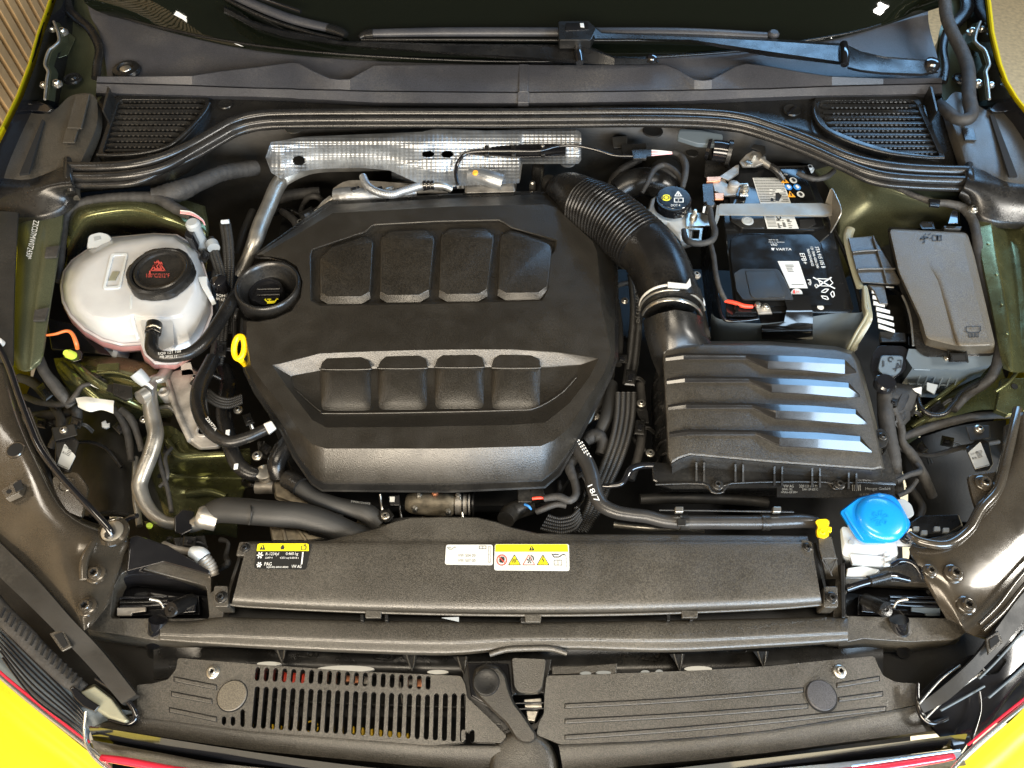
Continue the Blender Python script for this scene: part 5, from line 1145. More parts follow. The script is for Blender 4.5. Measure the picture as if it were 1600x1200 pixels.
prism('grey_latch', rnd([(989, 241), (1010, 240), (1011, 247), (989, 248)], 2), .008, .006, M['black'], cn)
for i in range(4): tube('wire', [(1018, 235+i*2.6, .0, 1.1), (1032, 236+i*1.8, .0, 1.1), (1050, 238+i*.6, -.002, 1.2)], M['pinkw' if i % 2 else 'inkw'], cn, res=6)
loft('bracket', [zz([(956, 214), (980, 212), (980, 232), (958, 234)], -.04), zz([(956, 214), (980, 212), (980, 230), (958, 232)], -.01)], M['matte'], cn, bev=.002)
hose('brake_line', 'thin shiny line crossing the heat shield towards the connector', 'pipe', [(715, 288, -.03, 3), (712, 268, -.02, 3.2), (718, 250, -.008, 3.2), (735, 238, .0, 3), (790, 236, .004, 2.6), (840, 236, .006, 2.4), (870, 229, .008, 2.4), (900, 228, .008, 2.4), (930, 234, .006, 2.4), (960, 243, .004, 2.2), (990, 244, .006, 2)], 'gloss', n=8, res=10)
hr = thing('line_holder', 'flat black holder clipped over the heat shield carrying a line', 'holder', (805, 240, .0))
loft('holder_bar', [zz([(733, 222), (758, 222), (765, 226), (885, 224), (884, 246), (800, 248), (734, 244)], -.012), zz([(733, 222), (758, 222), (765, 226), (885, 224), (884, 244), (800, 246), (734, 242)], -.001)], M['gloss'], hr, bev=.0015)
for x in (760, 802, 848): prism('holder_clip', [(x-3, 226), (x+4, 226), (x+4, 242), (x-3, 242)], .004, .006, M['black'], hr)
lathe('clip_pin', (848, 228, .005), [(3, 0), (2.4, .002)], M['alu'], hr, n=10)
# parts behind the cover top edge
eg = thing('exhaust_gas_cooler', 'crinkled foil wrapped duct behind the cover top left', 'duct', (560, 300, -.05))
tube('foil_duct', [(525, 308, -.055, 13), (545, 306, -.05, 14), (575, 306, -.05, 12), (610, 304, -.052, 10), (650, 300, -.055, 9)], M['foil'], eg, lump=.03, res=24)
tube('pale_duct', [(500, 330, -.07, 7), (510, 320, -.065, 8), (520, 311, -.06, 7)], M['alu'], eg)
sheet('pale_plate', [[(520, 295, -.055), (545, 282, -.05), (600, 284, -.05), (660, 288, -.055)], [(520, 315, -.06), (560, 306, -.055), (610, 302, -.055), (700, 300, -.06)]], M['cast'], eg)
wp = tube('foil_sleeve', [(567, 276, -.01, 6), (574, 290, -.008, 6.5), (590, 300, -.008, 6.5), (612, 304, -.008, 6.5), (632, 298, -.008, 6.5), (652, 292, -.008, 6.5), (662, 290, -.008, 6)], M['foil'], n=10, rib=(.003, .0006)); tag(wp, 'silver braided sleeve hose curling behind the cover', 'hose')
tb = thing('pipe_union', 'black ringed pipe union at the end of the braided sleeve', 'union', (672, 290, -.01))
for x in (664, 670, 676): lathe('union_ring', (x, 289, -.006), [(7, -.003), (7.5, 0), (7, .003)], M['gloss'], tb, axis=(1, 0, .1), n=18)
tube('union_body', [(660, 290, -.008, 5.5), (690, 290, -.01, 5.5), (705, 296, -.02, 5)], M['alu'], tb)
tu = thing('turbo_housing', 'dusty cast metal housing behind the middle of the cover', 'housing', (765, 285, -.05))
loft('cast_body', [zz([(727, 278), (790, 274), (808, 284), (806, 306), (726, 308)], -.09), zz([(727, 276), (762, 270), (800, 278), (806, 300), (726, 302)], -.04)], M['cast'], tu, bev=.004)
tube('cast_neck', [(735, 274, -.035, 12), (760, 278, -.03, 13), (785, 286, -.035, 14)], M['foil'], tu)
lathe('rust_spot', (743, 271, -.02), [(5, 0), (4, .004)], M['inko'], tu, n=12)
for i, (x, y, r, m, lab) in enumerate(((841, 262, 10, 'black', 'small black stub below the foil shield edge'), (858, 284, 12, 'matte', 'rounded dark canister behind the cover top right'), (832, 290, 5, 'steel', 'tiny steel fitting behind the cover top right'), (866, 296, 5, 'steel', 'small steel bolt head beside the intake hose'))):
    tag(lathe('fitting', (x, y, -.05), [(r, -.05), (r, .0), (r*.8, .008), (r*.4, .010)], M[m], n=20), lab, 'fitting')
for i in range(9):
    x = 545+i*20+random.uniform(-6, 6)
    mb = MB(); sweep(mb, [P(x, 296, -.03), P(x+12, 293, -.035)], [.003, .003], 8)
    ordn = ('leftmost', 'second', 'third', 'fourth', 'fifth')[i//2]
    tag(mb.build('pipe_clip', [M['steel' if i % 2 else 'gloss']], None), (ordn+' steel' if i % 2 else ordn+' black')+' pipe clip from the left, behind the cover top edge', 'clip', 'clips behind the cover top edge')
# ================================================================== battery
bt = thing('battery', 'black car battery with white labels and printed recycling symbols', 'battery', (1230, 400, -.15))
bq = [(1127, 336), (1290, 336), (1352, 496), (1115, 496)]
top3 = [(1126, 276), (1270, 268), (1308, 330), (1330, 400), (1328, 484), (1142, 484), (1130, 400)]
case = [(1128, 262), (1262, 258), (1293, 330), (1334, 482), (1330, 489), (1148, 489), (1130, 340)]
loft('case', [zz(sc_(case, .97, (1220, 400), dy=6), -.22), zz(case, -.034), zz(off(case, -2), -.032)], M['batt'], bt, smooth=30)
pan = rnd([(1140, 392), (1142, 372), (1160, 366), (1268, 365), (1284, 380), (1302, 478), (1150, 480)], 5)
loft('raised_lid', [zz(pan, -.032), zz(off(pan, -1.2), -.0265)], M['batt'], bt, smooth=30)
loft('rear_lid', [zz(rnd([(1134, 262), (1256, 259), (1292, 355), (1275, 361), (1158, 361), (1140, 345)], 4), -.032), zz(rnd([(1137, 264), (1254, 261), (1288, 353), (1273, 359), (1160, 359), (1143, 344)], 4), -.027)], M['batt'], bt, smooth=30)
loft('handle_recess', [zz(rnd([(1142, 340), (1196, 340), (1195, 357), (1160, 357), (1142, 346)], 2), -.0268), zz(rnd([(1144, 341), (1194, 341), (1193, 356), (1161, 356), (1144, 346)], 2), -.0255)], M['black'], bt)
prism('handle_grip', [(1249, 343), (1272, 341), (1275, 350), (1262, 357), (1250, 357)], -.0262, .002, M['deep'], bt, bev=.0006)
lathe('vent_plug', (1168, 345, -.0255), [(9.5, 0), (9, .0015), (6, .002), (5, .001), (2, .0015)], M['greyp'], bt, n=26)
# paper labels
def lab(q, z, name='label'): return prism(name, q, z, .0006, M['stk'], bt, bev=0)
lab([(1176, 278), (1222, 278), (1236, 318), (1188, 318)], -.0262); lab([(1193, 335), (1240, 335), (1248, 357), (1199, 357)], -.0250)
f = Fr((1188, 318), (1236, 318), (1176, 278), z=-.0262)
for k in range(15):
    y = .95-k*.062; x = .03
    while x < .94:
        w_ = random.uniform(.03, .12)
        if not (k > 6 and .35 < x < .8 and random.random() < .4): f.line([(x, y), (min(.95, x+w_), y)], .025)
        x += w_+.02
f.poly([(.52, .1), (.62, .08), (.78, .3), (.70, .42), (.6, .38)]); f.poly([(.36, .1), (.46, .06), (.46, .2), (.4, .22)])
f.build('label_print', [M['ink']], bt)
f = Fr((1199, 357), (1248, 357), (1193, 335), z=-.0250)
f.line([(.46+.06*math.cos(t*.6), .78+.14*math.sin(t*.6)) for t in range(11)], .05, closed=True)
for k in range(9):
    f.line([(.05, .92-k*.1), (.32, .92-k*.1)], .03)
    for j in range(3):
        if random.random() < .85: f.line([(.36+j*.17, .6-k*.07), (.36+j*.17+random.uniform(.05, .13), .6-k*.07)], .045)
f.build('label_print', [M['ink']], bt)
# hazard symbols
f = Fr((1226, 308), (1262, 308), (1216, 278), z=-.0262, lift=.001)
for (u, v, c, s_) in ((.22, .85, 2, 3), (.62, .85, 3, 0), (.3, .5, 1, 0), (.68, .5, 1, 0), (.3, .12, 2, 3), (.72, .12, 3, 0)):
    if s_: f.poly([(u-.17, v-.14), (u+.17, v-.14), (u, v+.18)], c); f.line([(u, v-.08), (u, v+.06)], .05, 4, 2)
    else:
        f.poly([(u+.16*math.cos(t*.4), v+.16*math.sin(t*.4)) for t in range(16)], c)
        f.poly([(u+.09*math.cos(t*.7)*(.5 if t % 2 else 1), v+.10*math.sin(t*.7)) for t in range(9)], 0 if c == 1 else 4, 2)
f.text('YS 916 106', -.05, 1.12, .09, .5, 0)
f.build('hazard_symbols', [M['inkw'], M['inkb'], M['inko'], M['stk'], M['ink']], bt)
# maker's print on the front lid
Zt = -.0264
f = Fr((1200, 388), (1240, 388), (1200, 374), z=Zt)
f.text('0009 915 105', .03, .86, .11, .36); f.text('Made in Germany', .03, .62, .11, .62); f.text('VAO', .10, .24, .28, .26)
f.poly([(.12, .02), (.20, .02), (.16, -.28)]); f.poly([(.21, .02), (.25, .02), (.21, -.28), (.18, -.2)]); f.text('VARTA', .30, -.26, .28, .62)
f.build('maker_print', [M['inkw']], bt)
def down(t, x0, y0, x1, y1, h, name='rating_print'):
    # text running down the picture
    f = Fr((x0, y0), (x1, y1), (x0+h, y0), z=Zt); f.text(t, 0, 0, .85, 1.0); f.build(name, [M['inkw']], bt)
down('5TA 915 105 B', 1273, 386, 1284, 419, 7); down('12V 70Ah 420A DIN', 1266, 386, 1276, 419, 4.6); down('760A EN/SAE/GS', 1260, 389, 1268, 416, 4.6)
down('EFB+', 1249, 396, 1255, 413, 9); down('Pb', 1261, 437, 1264, 446, 6.5)
# QR-free white label
lab([(1215, 408), (1248, 408), (1262, 450), (1234, 450)], Zt+.0003)
f = Fr((1234, 450), (1262, 450), (1216, 408), z=Zt+.0003)
for k in range(5): f.line([(.3, .84-k*.06), (.3+random.uniform(.3, .5), .84-k*.06)], .03)
f.line([(.2, .12), (.85, .12)], .03); f.build('label_print', [M['inkg']], bt)
f = Fr((1235, 460), (1254, 460), (1235, 451), z=Zt+.0003)
f.poly([(0, 0)]+[(.5+.5*math.cos(math.pi*(1-t/10)), 1.0*math.sin(math.pi*t/10)) for t in range(11)]+[(1, 0)], 0); f.poly([(.2, .1), (.4, .1), (.35, .75), (.2, .6)], 1, 2); f.text('H', .5, .2, .4, .2, 1, 2)
f.build('round_label', [M['stk'], M['inkr']], bt)
# crossed bin
f = Fr((1272, 450), (1304, 451), (1270, 433), z=Zt)
f.line([(.02, .95), (1.0, .0)], .10); f.line([(.9, 1.0), (.1, .02)], .10); f.line([(.1, .85), (.8, .85)], .07); f.line([(.22, .85), (.35, .2), (.75, .2), (.95, .5), (.82, .85)], .06)
f.line([(.12+.07*math.cos(t*.7), .2+.12*math.sin(t*.7)) for t in range(9)], .08, closed=True); f.build('crossed_bin_symbol', [M['inkw']], bt)
f = Fr((1283, 470), (1306, 468), (1280, 452), z=Zt)
import cmath
for k in range(3):
    c = cmath.rect(.34, math.pi/2+k*2*math.pi/3+.4); d = cmath.rect(1, math.pi/2+k*2*math.pi/3+.4+math.pi/2)
    p = [c+d*.26, c+d*.05-cmath.rect(1, math.pi/2+k*2*math.pi/3+.4)*.14, c-d*.28, c-d*.1+cmath.rect(1, math.pi/2+k*2*math.pi/3+.4)*.12, c+d*.2+cmath.rect(1, math.pi/2+k*2*math.pi/3+.4)*.08]
    f.line([(.5+z.real, .5+z.imag) for z in p], .07, closed=True)
f.build('recycling_symbol', [M['inkw']], bt)
lathe('white_dot', (1282, 480, -.031), [(5.2, 0), (5, .0004)], M['stk'], bt, n=18)
# positive terminal cover and strap
tc_ = thing('terminal_cover', 'black folding cover over the front battery terminal', 'terminal cover', (1190, 450, -.02))
loft('cover_plate', [zz(rnd([(1146, 428), (1157, 421), (1216, 421), (1226, 436), (1242, 470), (1160, 470), (1150, 455)], 3), -.026), zz(rnd([(1147, 427), (1158, 420), (1215, 420), (1225, 436), (1240, 468), (1161, 468), (1151, 454)], 3), -.014)], M['matte'], tc_, bev=.001)
loft('raised_square', [zz(rnd([(1164, 423), (1210, 423), (1228, 460), (1226, 466), (1178, 467), (1172, 462)], 3), -.0142), zz(rnd([(1165, 424), (1209, 424), (1226, 460), (1224, 465), (1179, 466), (1173, 461)], 3), -.0128)], M['matte'], tc_, bev=.0006)
loft('strap', [[(1226, 468, -.018), (1240, 462, -.018), (1265, 462, -.018)], [(1230, 482, -.019), (1248, 482, -.019), (1268, 482, -.019)], [(1228, 488, -.024), (1246, 488, -.024), (1270, 488, -.024)], [(1225, 504, -.045), (1246, 504, -.045), (1270, 504, -.045)], [(1190, 508, -.048), (1246, 510, -.048), (1270, 508, -.048)], [(1190, 530, -.09), (1246, 532, -.09), (1270, 530, -.09)]], M['batt'], tc_, closed=False, cap1=False, smooth=60)
tube('strap_edge', [(1190, 515, -.046, 1.5), (1230, 516, -.046, 1.5), (1269, 516, -.046, 1.5)], M['batt'], tc_, res=8)
tm = thing('front_terminal', 'small pale battery terminal with a bolt at the end of the red cable', 'terminal', (1188, 480, -.03))
loft('terminal_plate', [zz([(1178, 474), (1200, 472), (1207, 491), (1185, 492)], -.035), zz([(1178, 474), (1200, 472), (1206, 489), (1185, 490)], -.028)], M['cast'], tm, bev=.001)
screw((1196, 479, -.026), 6, tm, 'steel'); lathe('terminal_nut', (1183, 478, -.026), [(5, 0), (5, .006), (3.5, .007)], M['steel'], tm, n=6)
hose('red_cable', 'short red battery cable running to the front terminal', 'cable', [(1133, 470, -.032, 3), (1148, 473, -.028, 3.4), (1162, 478, -.027, 3.6), (1176, 479, -.027, 3)], 'red', n=6, res=12)
# hold down bracket
hb = thing('battery_bracket', 'dull steel hold-down strap lying across the battery', 'bracket', (1210, 330, .0))
loft('strap', [[(1122, 322, -.010), (1200, 319, -.010), (1284, 318, -.010), (1298, 321, -.010)], [(1122, 334, -.010), (1200, 336, -.010), (1288, 337, -.010), (1300, 334, -.010)], [(1122, 336, -.014), (1200, 338, -.014), (1289, 339, -.014), (1300, 337, -.014)]], M['dulls'], hb, closed=False, cap1=False)
prism('strap_top', [(1122, 321), (1126, 318), (1284, 317), (1301, 321), (1301, 332), (1286, 336.5), (1122, 336)], -.0088, .0015, M['dulls'], hb, bev=.0008)
prism('strap_leg', [(1120, 320), (1126, 322), (1124, 340), (1118, 356), (1116, 350)], -.0095, .003, M['dulls'], hb, bev=.0006)
loft('end_plate', [[(1299, 295, .012), (1302, 298, .012), (1314, 328, .012), (1312, 340, .002), (1298, 362, -.03)], [(1297, 296, .010), (1288, 322, -.02), (1297, 345, -.03), (1298, 352, -.03), (1297, 363, -.032)]], M['dulls'], hb, closed=False, cap1=False, smooth=0)
tube('end_plate_edge', [(1299, 295, .0125, 1.3), (1304, 302, .0125, 1.3), (1314, 327, .0125, 1.3), (1310, 342, .002, 1.3), (1298, 363, -.03, 1.3)], M['alu'], hb, res=8, n=4)
mbk = thing('earth_bracket', 'small shiny steel bracket with a stud left of the battery', 'bracket', (1085, 345, -.03))
loft('bracket_plate', [zz([(1070, 333), (1096, 332), (1112, 340), (1110, 354), (1072, 356)], -.04), zz([(1070, 333), (1096, 332), (1112, 340), (1110, 352), (1072, 354)], -.033)], M['steel'], mbk, bev=.001)
plate('bracket_window', [(1072, 355), (1098, 356), (1096, 376), (1074, 376)], [[(1075, 358), (1094, 359), (1092, 373), (1077, 373)]], -.036, .004, M['steel'], mbk)
lathe('stud', (1084, 338, -.03), [(6, -.004), (6, .002), (4, .004), (3.5, .014), (2, .016)], M['steel'], mbk, n=14)
# negative terminal with sensor
nt = thing('rear_terminal', 'pale dusty battery clamp with a copper link at the rear of the battery', 'terminal', (1135, 290, -.01))
loft('clamp_plate', [zz([(1112, 280), (1132, 280), (1138, 292), (1150, 296), (1150, 308), (1132, 308), (1116, 300)], -.03), zz([(1112, 279), (1132, 279), (1138, 290), (1150, 294), (1150, 304), (1132, 306), (1116, 298)], -.014)], M['cast'], nt, bev=.0015)
loft('clamp_wing', [zz([(1124, 278), (1150, 260), (1155, 258), (1154, 272), (1138, 284)], -.02), zz([(1124, 276), (1150, 258), (1154, 257), (1153, 270), (1138, 282)], -.010)], M['cast'], nt, bev=.001)
lathe('post', (1146, 291, -.012), [(9, -.01), (8.5, .006), (6, .008)], M['cast'], nt, n=20)
lathe('clamp_nut', (1163, 297, -.012), [(7, -.01), (7, .006), (4, .008), (3, .002)], M['steel'], nt, n=20); tube('clamp_bolt', [(1152, 290, -.012, 3), (1168, 289, -.012, 3)], M['steel'], nt); tube('clamp_bolt', [(1156, 305, -.014, 3), (1168, 305, -.014, 3)], M['steel'], nt)
prism('copper_link', [(1104, 276), (1128, 275), (1126, 282), (1104, 284)], -.010, .005, M['copper'], nt); prism('copper_link', [(1116, 301), (1131, 301), (1131, 311), (1117, 311)], -.012, .005, M['copper'], nt)
se = thing('battery_sensor', 'black sensor plug hanging on the rear battery clamp', 'sensor', (1105, 300, -.02))
loft('sensor_case', [zz([(1097, 288), (1115, 287), (1117, 318), (1099, 320)], -.05), zz([(1097, 287), (1114, 286), (1116, 314), (1099, 316)], -.012)], M['black'], se, bev=.002)
lathe('sensor_plug', (1109, 322, -.02), [(9, -.02), (9, .004), (6, .008)], M['black'], se, n=14)
prism('white_tab', [(1099, 323), (1103, 322), (1101, 331), (1098, 330)], -.008, .003, M['inkw'], se, bev=0)
hose('taped_cable', 'grey taped cable from the battery sensor bending round the bracket', 'cable', [(1110, 328, -.012, 4), (1112, 345, -.012, 5), (1117, 360, -.012, 5), (1114, 374, -.013, 5), (1100, 380, -.014, 5), (1084, 380, -.014, 5), (1072, 374, -.018, 5), (1068, 360, -.03, 4)], 'tape', n=8, lump=.05)
hose('taped_cable', 'thin taped cable running down the left side of the battery', 'cable', [(1110, 380, -.02, 3.5), (1115, 400, -.02, 4), (1118, 425, -.022, 4), (1124, 450, -.026, 4), (1134, 470, -.03, 3.5)], 'tape', n=8, lump=.05)
# earth clamp on bulkhead + thick cable
ecl = thing('cable_lug', 'pale cast cable lug with bolts behind the battery', 'cable lug', (1180, 245, .0))
loft('lug_body', [zz([(1155, 254), (1165, 243), (1176, 236), (1196, 240), (1198, 256), (1180, 262), (1160, 262)], -.02), zz([(1155, 253), (1165, 242), (1176, 235), (1194, 239), (1196, 254), (1180, 260), (1160, 260)], -.002)], M['cast'], ecl, bev=.0015)
loft('lug_cap', [zz([(1173, 232), (1178, 226), (1196, 229), (1198, 243), (1192, 247), (1188, 238)], -.01), zz([(1173, 231), (1178, 225), (1195, 228), (1197, 241), (1192, 245), (1188, 237)], .006)], M['matte'], ecl, bev=.0015)
lathe('lug_nut', (1177, 247, -.002), [(5, 0), (5, .007), (3, .009)], M['steel'], ecl, n=6); lathe('lug_nut', (1169, 257, -.004), [(6, 0), (6, .006), (3, .007)], M['steel'], ecl, n=6)
tube('cable_barrel', [(1188, 250, -.004, 5), (1204, 261, -.006, 5)], M['alu'], ecl); tube('cable', [(1203, 260, -.006, 5.5), (1214, 267, -.008, 5.5), (1224, 280, -.02, 5)], M['rubber'], ecl)
rl = thing('relay_can', 'round glossy black can with a blue sheen under the seal', 'relay', (1125, 235, .0))
tube('can_body', [(1113, 235, -.002, 16), (1124, 236, -.002, 16.5), (1136, 238, -.002, 16)], M['gloss'], rl, n=2, res=32, smooth=40)
tube('can_rim', [(1104, 233, -.002, 15), (1109, 234, -.002, 17)], M['gloss'], rl, n=2, res=32); tube('can_rim', [(1136, 238, -.002, 19), (1142, 239, -.002, 19)], M['black'], rl, n=2, res=32)
loft('can_foot', [zz([(1102, 252), (1140, 254), (1138, 285), (1100, 282)], -.06), zz([(1102, 250), (1140, 252), (1138, 280), (1100, 277)], -.03)], M['black'], rl, bev=.002)
hose('taped_cable', 'small taped cable with a frayed end right of the battery labels', 'cable', [(1246, 270, .0, 4), (1258, 276, .0, 4), (1275, 280, .0, 4), (1292, 276, .0, 4.5), (1303, 267, .0, 4)], 'tape', lump=.08)
# battery tray
tr = thing('battery_tray', 'dark plastic battery tray and shield around the battery', 'battery tray', (1200, 500, -.15))
sheet('tray_front', [[(1112, 490, -.05), (1130, 500, -.045), (1200, 505, -.045), (1300, 490, -.045), (1345, 488, -.045), (1350, 475, -.05)], [(1110, 520, -.12), (1130, 532, -.12), (1200, 535, -.12), (1300, 535, -.12), (1330, 535, -.12), (1345, 520, -.12)], [(1110, 545, -.2), (1130, 555, -.2), (1200, 555, -.2), (1300, 558, -.2), (1325, 555, -.2), (1340, 545, -.2)]], M['bluegrey'], tr, nu=5)
tube('tray_rim', [(1116, 420, -.045, 2.5), (1122, 460, -.045, 2.5), (1130, 498, -.045, 2.5), (1160, 501, -.044, 2.5), (1185, 498, -.044, 2.5)], M['gloss'], tr)
sheet('tray_side', [[(1120, 345, -.05), (1112, 400, -.05), (1118, 450, -.05), (1130, 498, -.05)], [(1098, 350, -.14), (1095, 400, -.14), (1100, 450, -.14), (1108, 510, -.14)]], M['black'], tr)
loft('cable_pocket', [zz([(1134, 472), (1184, 486), (1186, 500), (1134, 498)], -.07), zz([(1134, 472), (1182, 484), (1183, 494), (1134, 494)], -.040)], M['gloss'], tr, bev=.002)
loft('front_shelf', [zz([(1186, 492), (1226, 490), (1270, 516), (1268, 524), (1190, 524)], -.09), zz([(1186, 490), (1226, 488), (1268, 514), (1266, 518), (1190, 518)], -.056)], M['gloss'], tr, bev=.002)
tube('tray_right_edge', [(1295, 345, -.05, 3), (1322, 400, -.05, 3), (1338, 450, -.05, 3), (1346, 486, -.05, 3)], M['black'], tr)
# ================================================================== fuse box and its neighbours
fb = thing('fuse_box', 'tall grey brown fuse box lid clipped on a black base, right side', 'fuse box', (1470, 450, -.1))
fl = rnd([(1390, 358), (1511, 364), (1522, 400), (1555, 540), (1500, 542), (1448, 529), (1440, 500), (1405, 425)], 7)
fo = rnd([(1386, 354), (1515, 361), (1526, 398), (1554, 556), (1445, 558), (1430, 545), (1425, 500), (1396, 425)], 9)
loft('lid_flange', [zz(fo, -.04), zz(fo, -.030), zz(off(fo, -2), -.029)], M['black'], fb, smooth=30)
fl0 = [(x+(-3 if x < 1450 else 0), y+(12 if y > 500 else 2)) for x, y in fl]
loft('lid', [zz(fl0, -.03), zz(off(fl, .6), -.004), zz(fl, -.001), zz(off(fl, -3), .0)], M['grain3'], fb, smooth=30)
loft('lid_hollow', [zz(rnd([(1404, 400), (1450, 408), (1478, 450), (1496, 536), (1455, 530), (1440, 490), (1410, 420)], 10), .0004), zz(rnd([(1410, 404), (1448, 412), (1470, 455), (1484, 530), (1458, 527), (1444, 490), (1414, 422)], 8), -.005)], M['grain3'], fb, smooth=70) if 0 else None
sheet('lid_swell', [[(1462, 372, .0002), (1490, 372, .0002), (1504, 374, .0002)], [(1452, 410, .0002), (1470, 412, .002), (1512, 412, .002)], [(1466, 440, .0002), (1480, 444, .0032), (1519, 440, .0032)], [(1480, 490, .0002), (1492, 492, .0045), (1532, 488, .0045)], [(1492, 530, .0002), (1502, 535, .0055), (1545, 534, .0055)], [(1496, 540, -.004), (1506, 541, .002), (1550, 540, .002)]], M['grain3'], fb, nu=6, nv=6, th=.001, smooth=70)
for (q) in ([(1436, 350), (1440, 346), (1458, 346), (1462, 358), (1440, 358)], [(1484, 552), (1510, 552), (1512, 566), (1486, 566)]):
    loft('clip', [zz(q, -.035), zz(q, -.012)], M['black'], fb, bev=.001)
    prism('clip_slot', off(q, -3), -.0118, .001, M['hole'], fb, bev=0)
tube('clip_post', [(1481, 548, -.02, 1.5), (1484, 565, -.02, 1.5)], M['black'], fb); tube('clip_post', [(1509, 548, -.02, 1.5), (1512, 566, -.02, 1.5)], M['black'], fb)
bx = [(1424, 556), (1552, 556), (1530, 590), (1490, 612), (1402, 610), (1410, 575)]
loft('base', [zz([(1440, 560), (1540, 560), (1500, 600), (1470, 622), (1392, 618), (1400, 590)], -.2), zz(bx, -.12), zz([(1420, 545), (1552, 552), (1548, 570), (1500, 578), (1426, 575), (1416, 560)], -.032)], M['bluegrey'], fb, smooth=25)
for i, (a, b) in enumerate((((1428, 577), (1452, 578)), ((1508, 576), (1530, 576)), ((1425, 588), (1500, 590)), ((1420, 600), (1490, 602)))): tube('base_rib', [(a[0], a[1], -.035-i*.018, 1.4), (b[0], b[1], -.035-i*.018, 1.4)], M['bluegrey'], fb, res=8)
for i in range(6): tube('base_rib', [(1440+i*12, 580, -.05, 1.2), (1430+i*12, 606, -.09, 1.2)], M['bluegrey'], fb, res=8)
f = Fr((1438, 380), (1454, 380), (1438, 366), z=.0006)
f.line([(.0, .45), (.3, .75), (.75, .6), (.0, .45)], .12); f.line([(.4, .6), (.4, .1), (.2, .05)], .1); f.line([(.8, .9), (1.0, 1.1)], .08); f.line([(.9, .5), (1.15, .6)], .08); f.line([(.5, .9), (.5, 1.1)], .08)
f.line([(1.2, .3), (1.65, .3), (1.65, .85), (1.2, .85)], .09, closed=True); f.line([(1.65, .3), (2.05, .3), (2.05, .85), (1.65, .85)], .09, closed=True); f.line([(1.75, .45), (1.75, .7), (1.9, .7)], .08)
f.build('embossed_symbols', [M['ink']], fb)
f = Fr((1509, 529), (1534, 528), (1508, 509), z=.0063)
f.line([(.05, .9), (.95, .9), (.95, .55), (.8, .42), (.2, .42), (.05, .55)], .06, closed=True)
for x in (.28, .5, .72): f.line([(x-.08, .35), (x-.08, .08), (x+.06, .08), (x+.06, .35)], .05)
f.build('embossed_symbols', [M['ink']], fb)
# ribbed grey cover + clear gasket
rc = thing('relay_cover', 'ribbed dark brown plastic cover between battery and fuse box', 'cover', (1360, 400, -.03))
loft('cover_body', [zz([(1324, 372), (1366, 368), (1378, 388), (1409, 440), (1408, 446), (1386, 446), (1344, 443), (1336, 420)], -.05), zz([(1325, 372), (1364, 369), (1376, 388), (1407, 439), (1405, 443), (1385, 444), (1346, 441), (1337, 420)], -.018)], M['grain2'], rc, bev=.0015)
for q in ([(1364, 370), (1372, 395), (1380, 420), (1386, 443)], [(1332, 394), (1352, 392), (1375, 391)], [(1340, 421), (1360, 420), (1398, 420)]):
    tube('cover_rib', [(a, b, -.0155, 1.8) for a, b in q], M['grain2'], rc, res=8)
prism('cover_tongue', [(1356, 444), (1382, 446), (1388, 475), (1374, 474), (1366, 455)], -.022, .008, M['grain2'], rc)
cg = thing('rubber_gasket', 'pale yellowish translucent gasket strips right of the battery', 'gasket', (1350, 450, -.04))
tube('gasket_strip', [(1329, 357, -.03, 7), (1325, 372, -.03, 7), (1328, 395, -.03, 6), (1336, 425, -.03, 6), (1344, 450, -.032, 6)], M['clearg'], cg, squash=.5, res=12)
sheet('gasket_plate', [[(1350, 447, -.02), (1353, 446, -.018), (1356, 450, -.02)], [(1350, 475, -.02), (1356, 475, -.018), (1361, 478, -.02)], [(1352, 495, -.022), (1358, 497, -.02), (1363, 500, -.022)], [(1338, 520, -.045), (1343, 523, -.043), (1349, 526, -.045)], [(1325, 545, -.07), (1329, 547, -.068), (1334, 549, -.07)]], M['clearg'], cg, th=.01)
tube('gasket_bead', [(1350, 448, -.016, 2.5), (1352, 478, -.016, 2.5), (1354, 492, -.018, 2.5), (1338, 520, -.04, 2.5), (1324, 546, -.066, 2.5)], M['clearg'], cg, res=8)
wc = thing('connector_block', 'white ribbed connector block below the relay cover', 'connector', (1380, 495, -.03))
for i in range(7):
    y = 452+i*9; xx = 1362+i*1.2+(0 if i < 3 else 3)
    loft('white_fin', [zz([(xx, y), (xx+10+min(i, 4)*4, y+3+i), (xx+10+min(i, 4)*4, y+9+i), (xx, y+8)], -.045), zz([(xx, y), (xx+10+min(i, 4)*4, y+3+i), (xx+10+min(i, 4)*4, y+8+i), (xx, y+6)], -.024)], M['white'], wc, bev=.0008)
kb = thing('key_housing', 'black housing with a blue grey rounded insert and key shaped marks', 'housing', (1390, 570, -.04))
loft('housing_body', [zz(rnd([(1362, 552), (1372, 538), (1412, 538), (1422, 546), (1418, 580), (1395, 600), (1366, 594), (1358, 575)], 6), -.09), zz(rnd([(1364, 552), (1373, 540), (1410, 540), (1419, 547), (1415, 578), (1394, 594), (1368, 588), (1361, 573)], 6), -.035)], M['gloss'], kb, bev=.002)
loft('insert', [zz(rnd([(1376, 555), (1412, 556), (1408, 580), (1398, 588), (1380, 588), (1370, 578)], 6), -.035), zz(rnd([(1377, 556), (1411, 557), (1407, 579), (1397, 586), (1381, 586), (1372, 577)], 6), -.028)], M['bluegrey'], kb, bev=.001)
f = Fr((1374, 586), (1410, 586), (1374, 556), z=-.0278)
f.line([(.5+.10*math.cos(t*.63), .8+.12*math.sin(t*.63)) for t in range(9)], .06); f.line([(.15, .4), (.15, .75)], .04); f.line([(.2, .45), (.2, .7)], .03)
f.line([(.8, .75), (.95, .75), (.95, .35)], .05); f.line([(.6, .3), (.9, .4), (.8, .6), (.7, .2)], .06); f.build('embossed_marks', [M['ink']], kb)
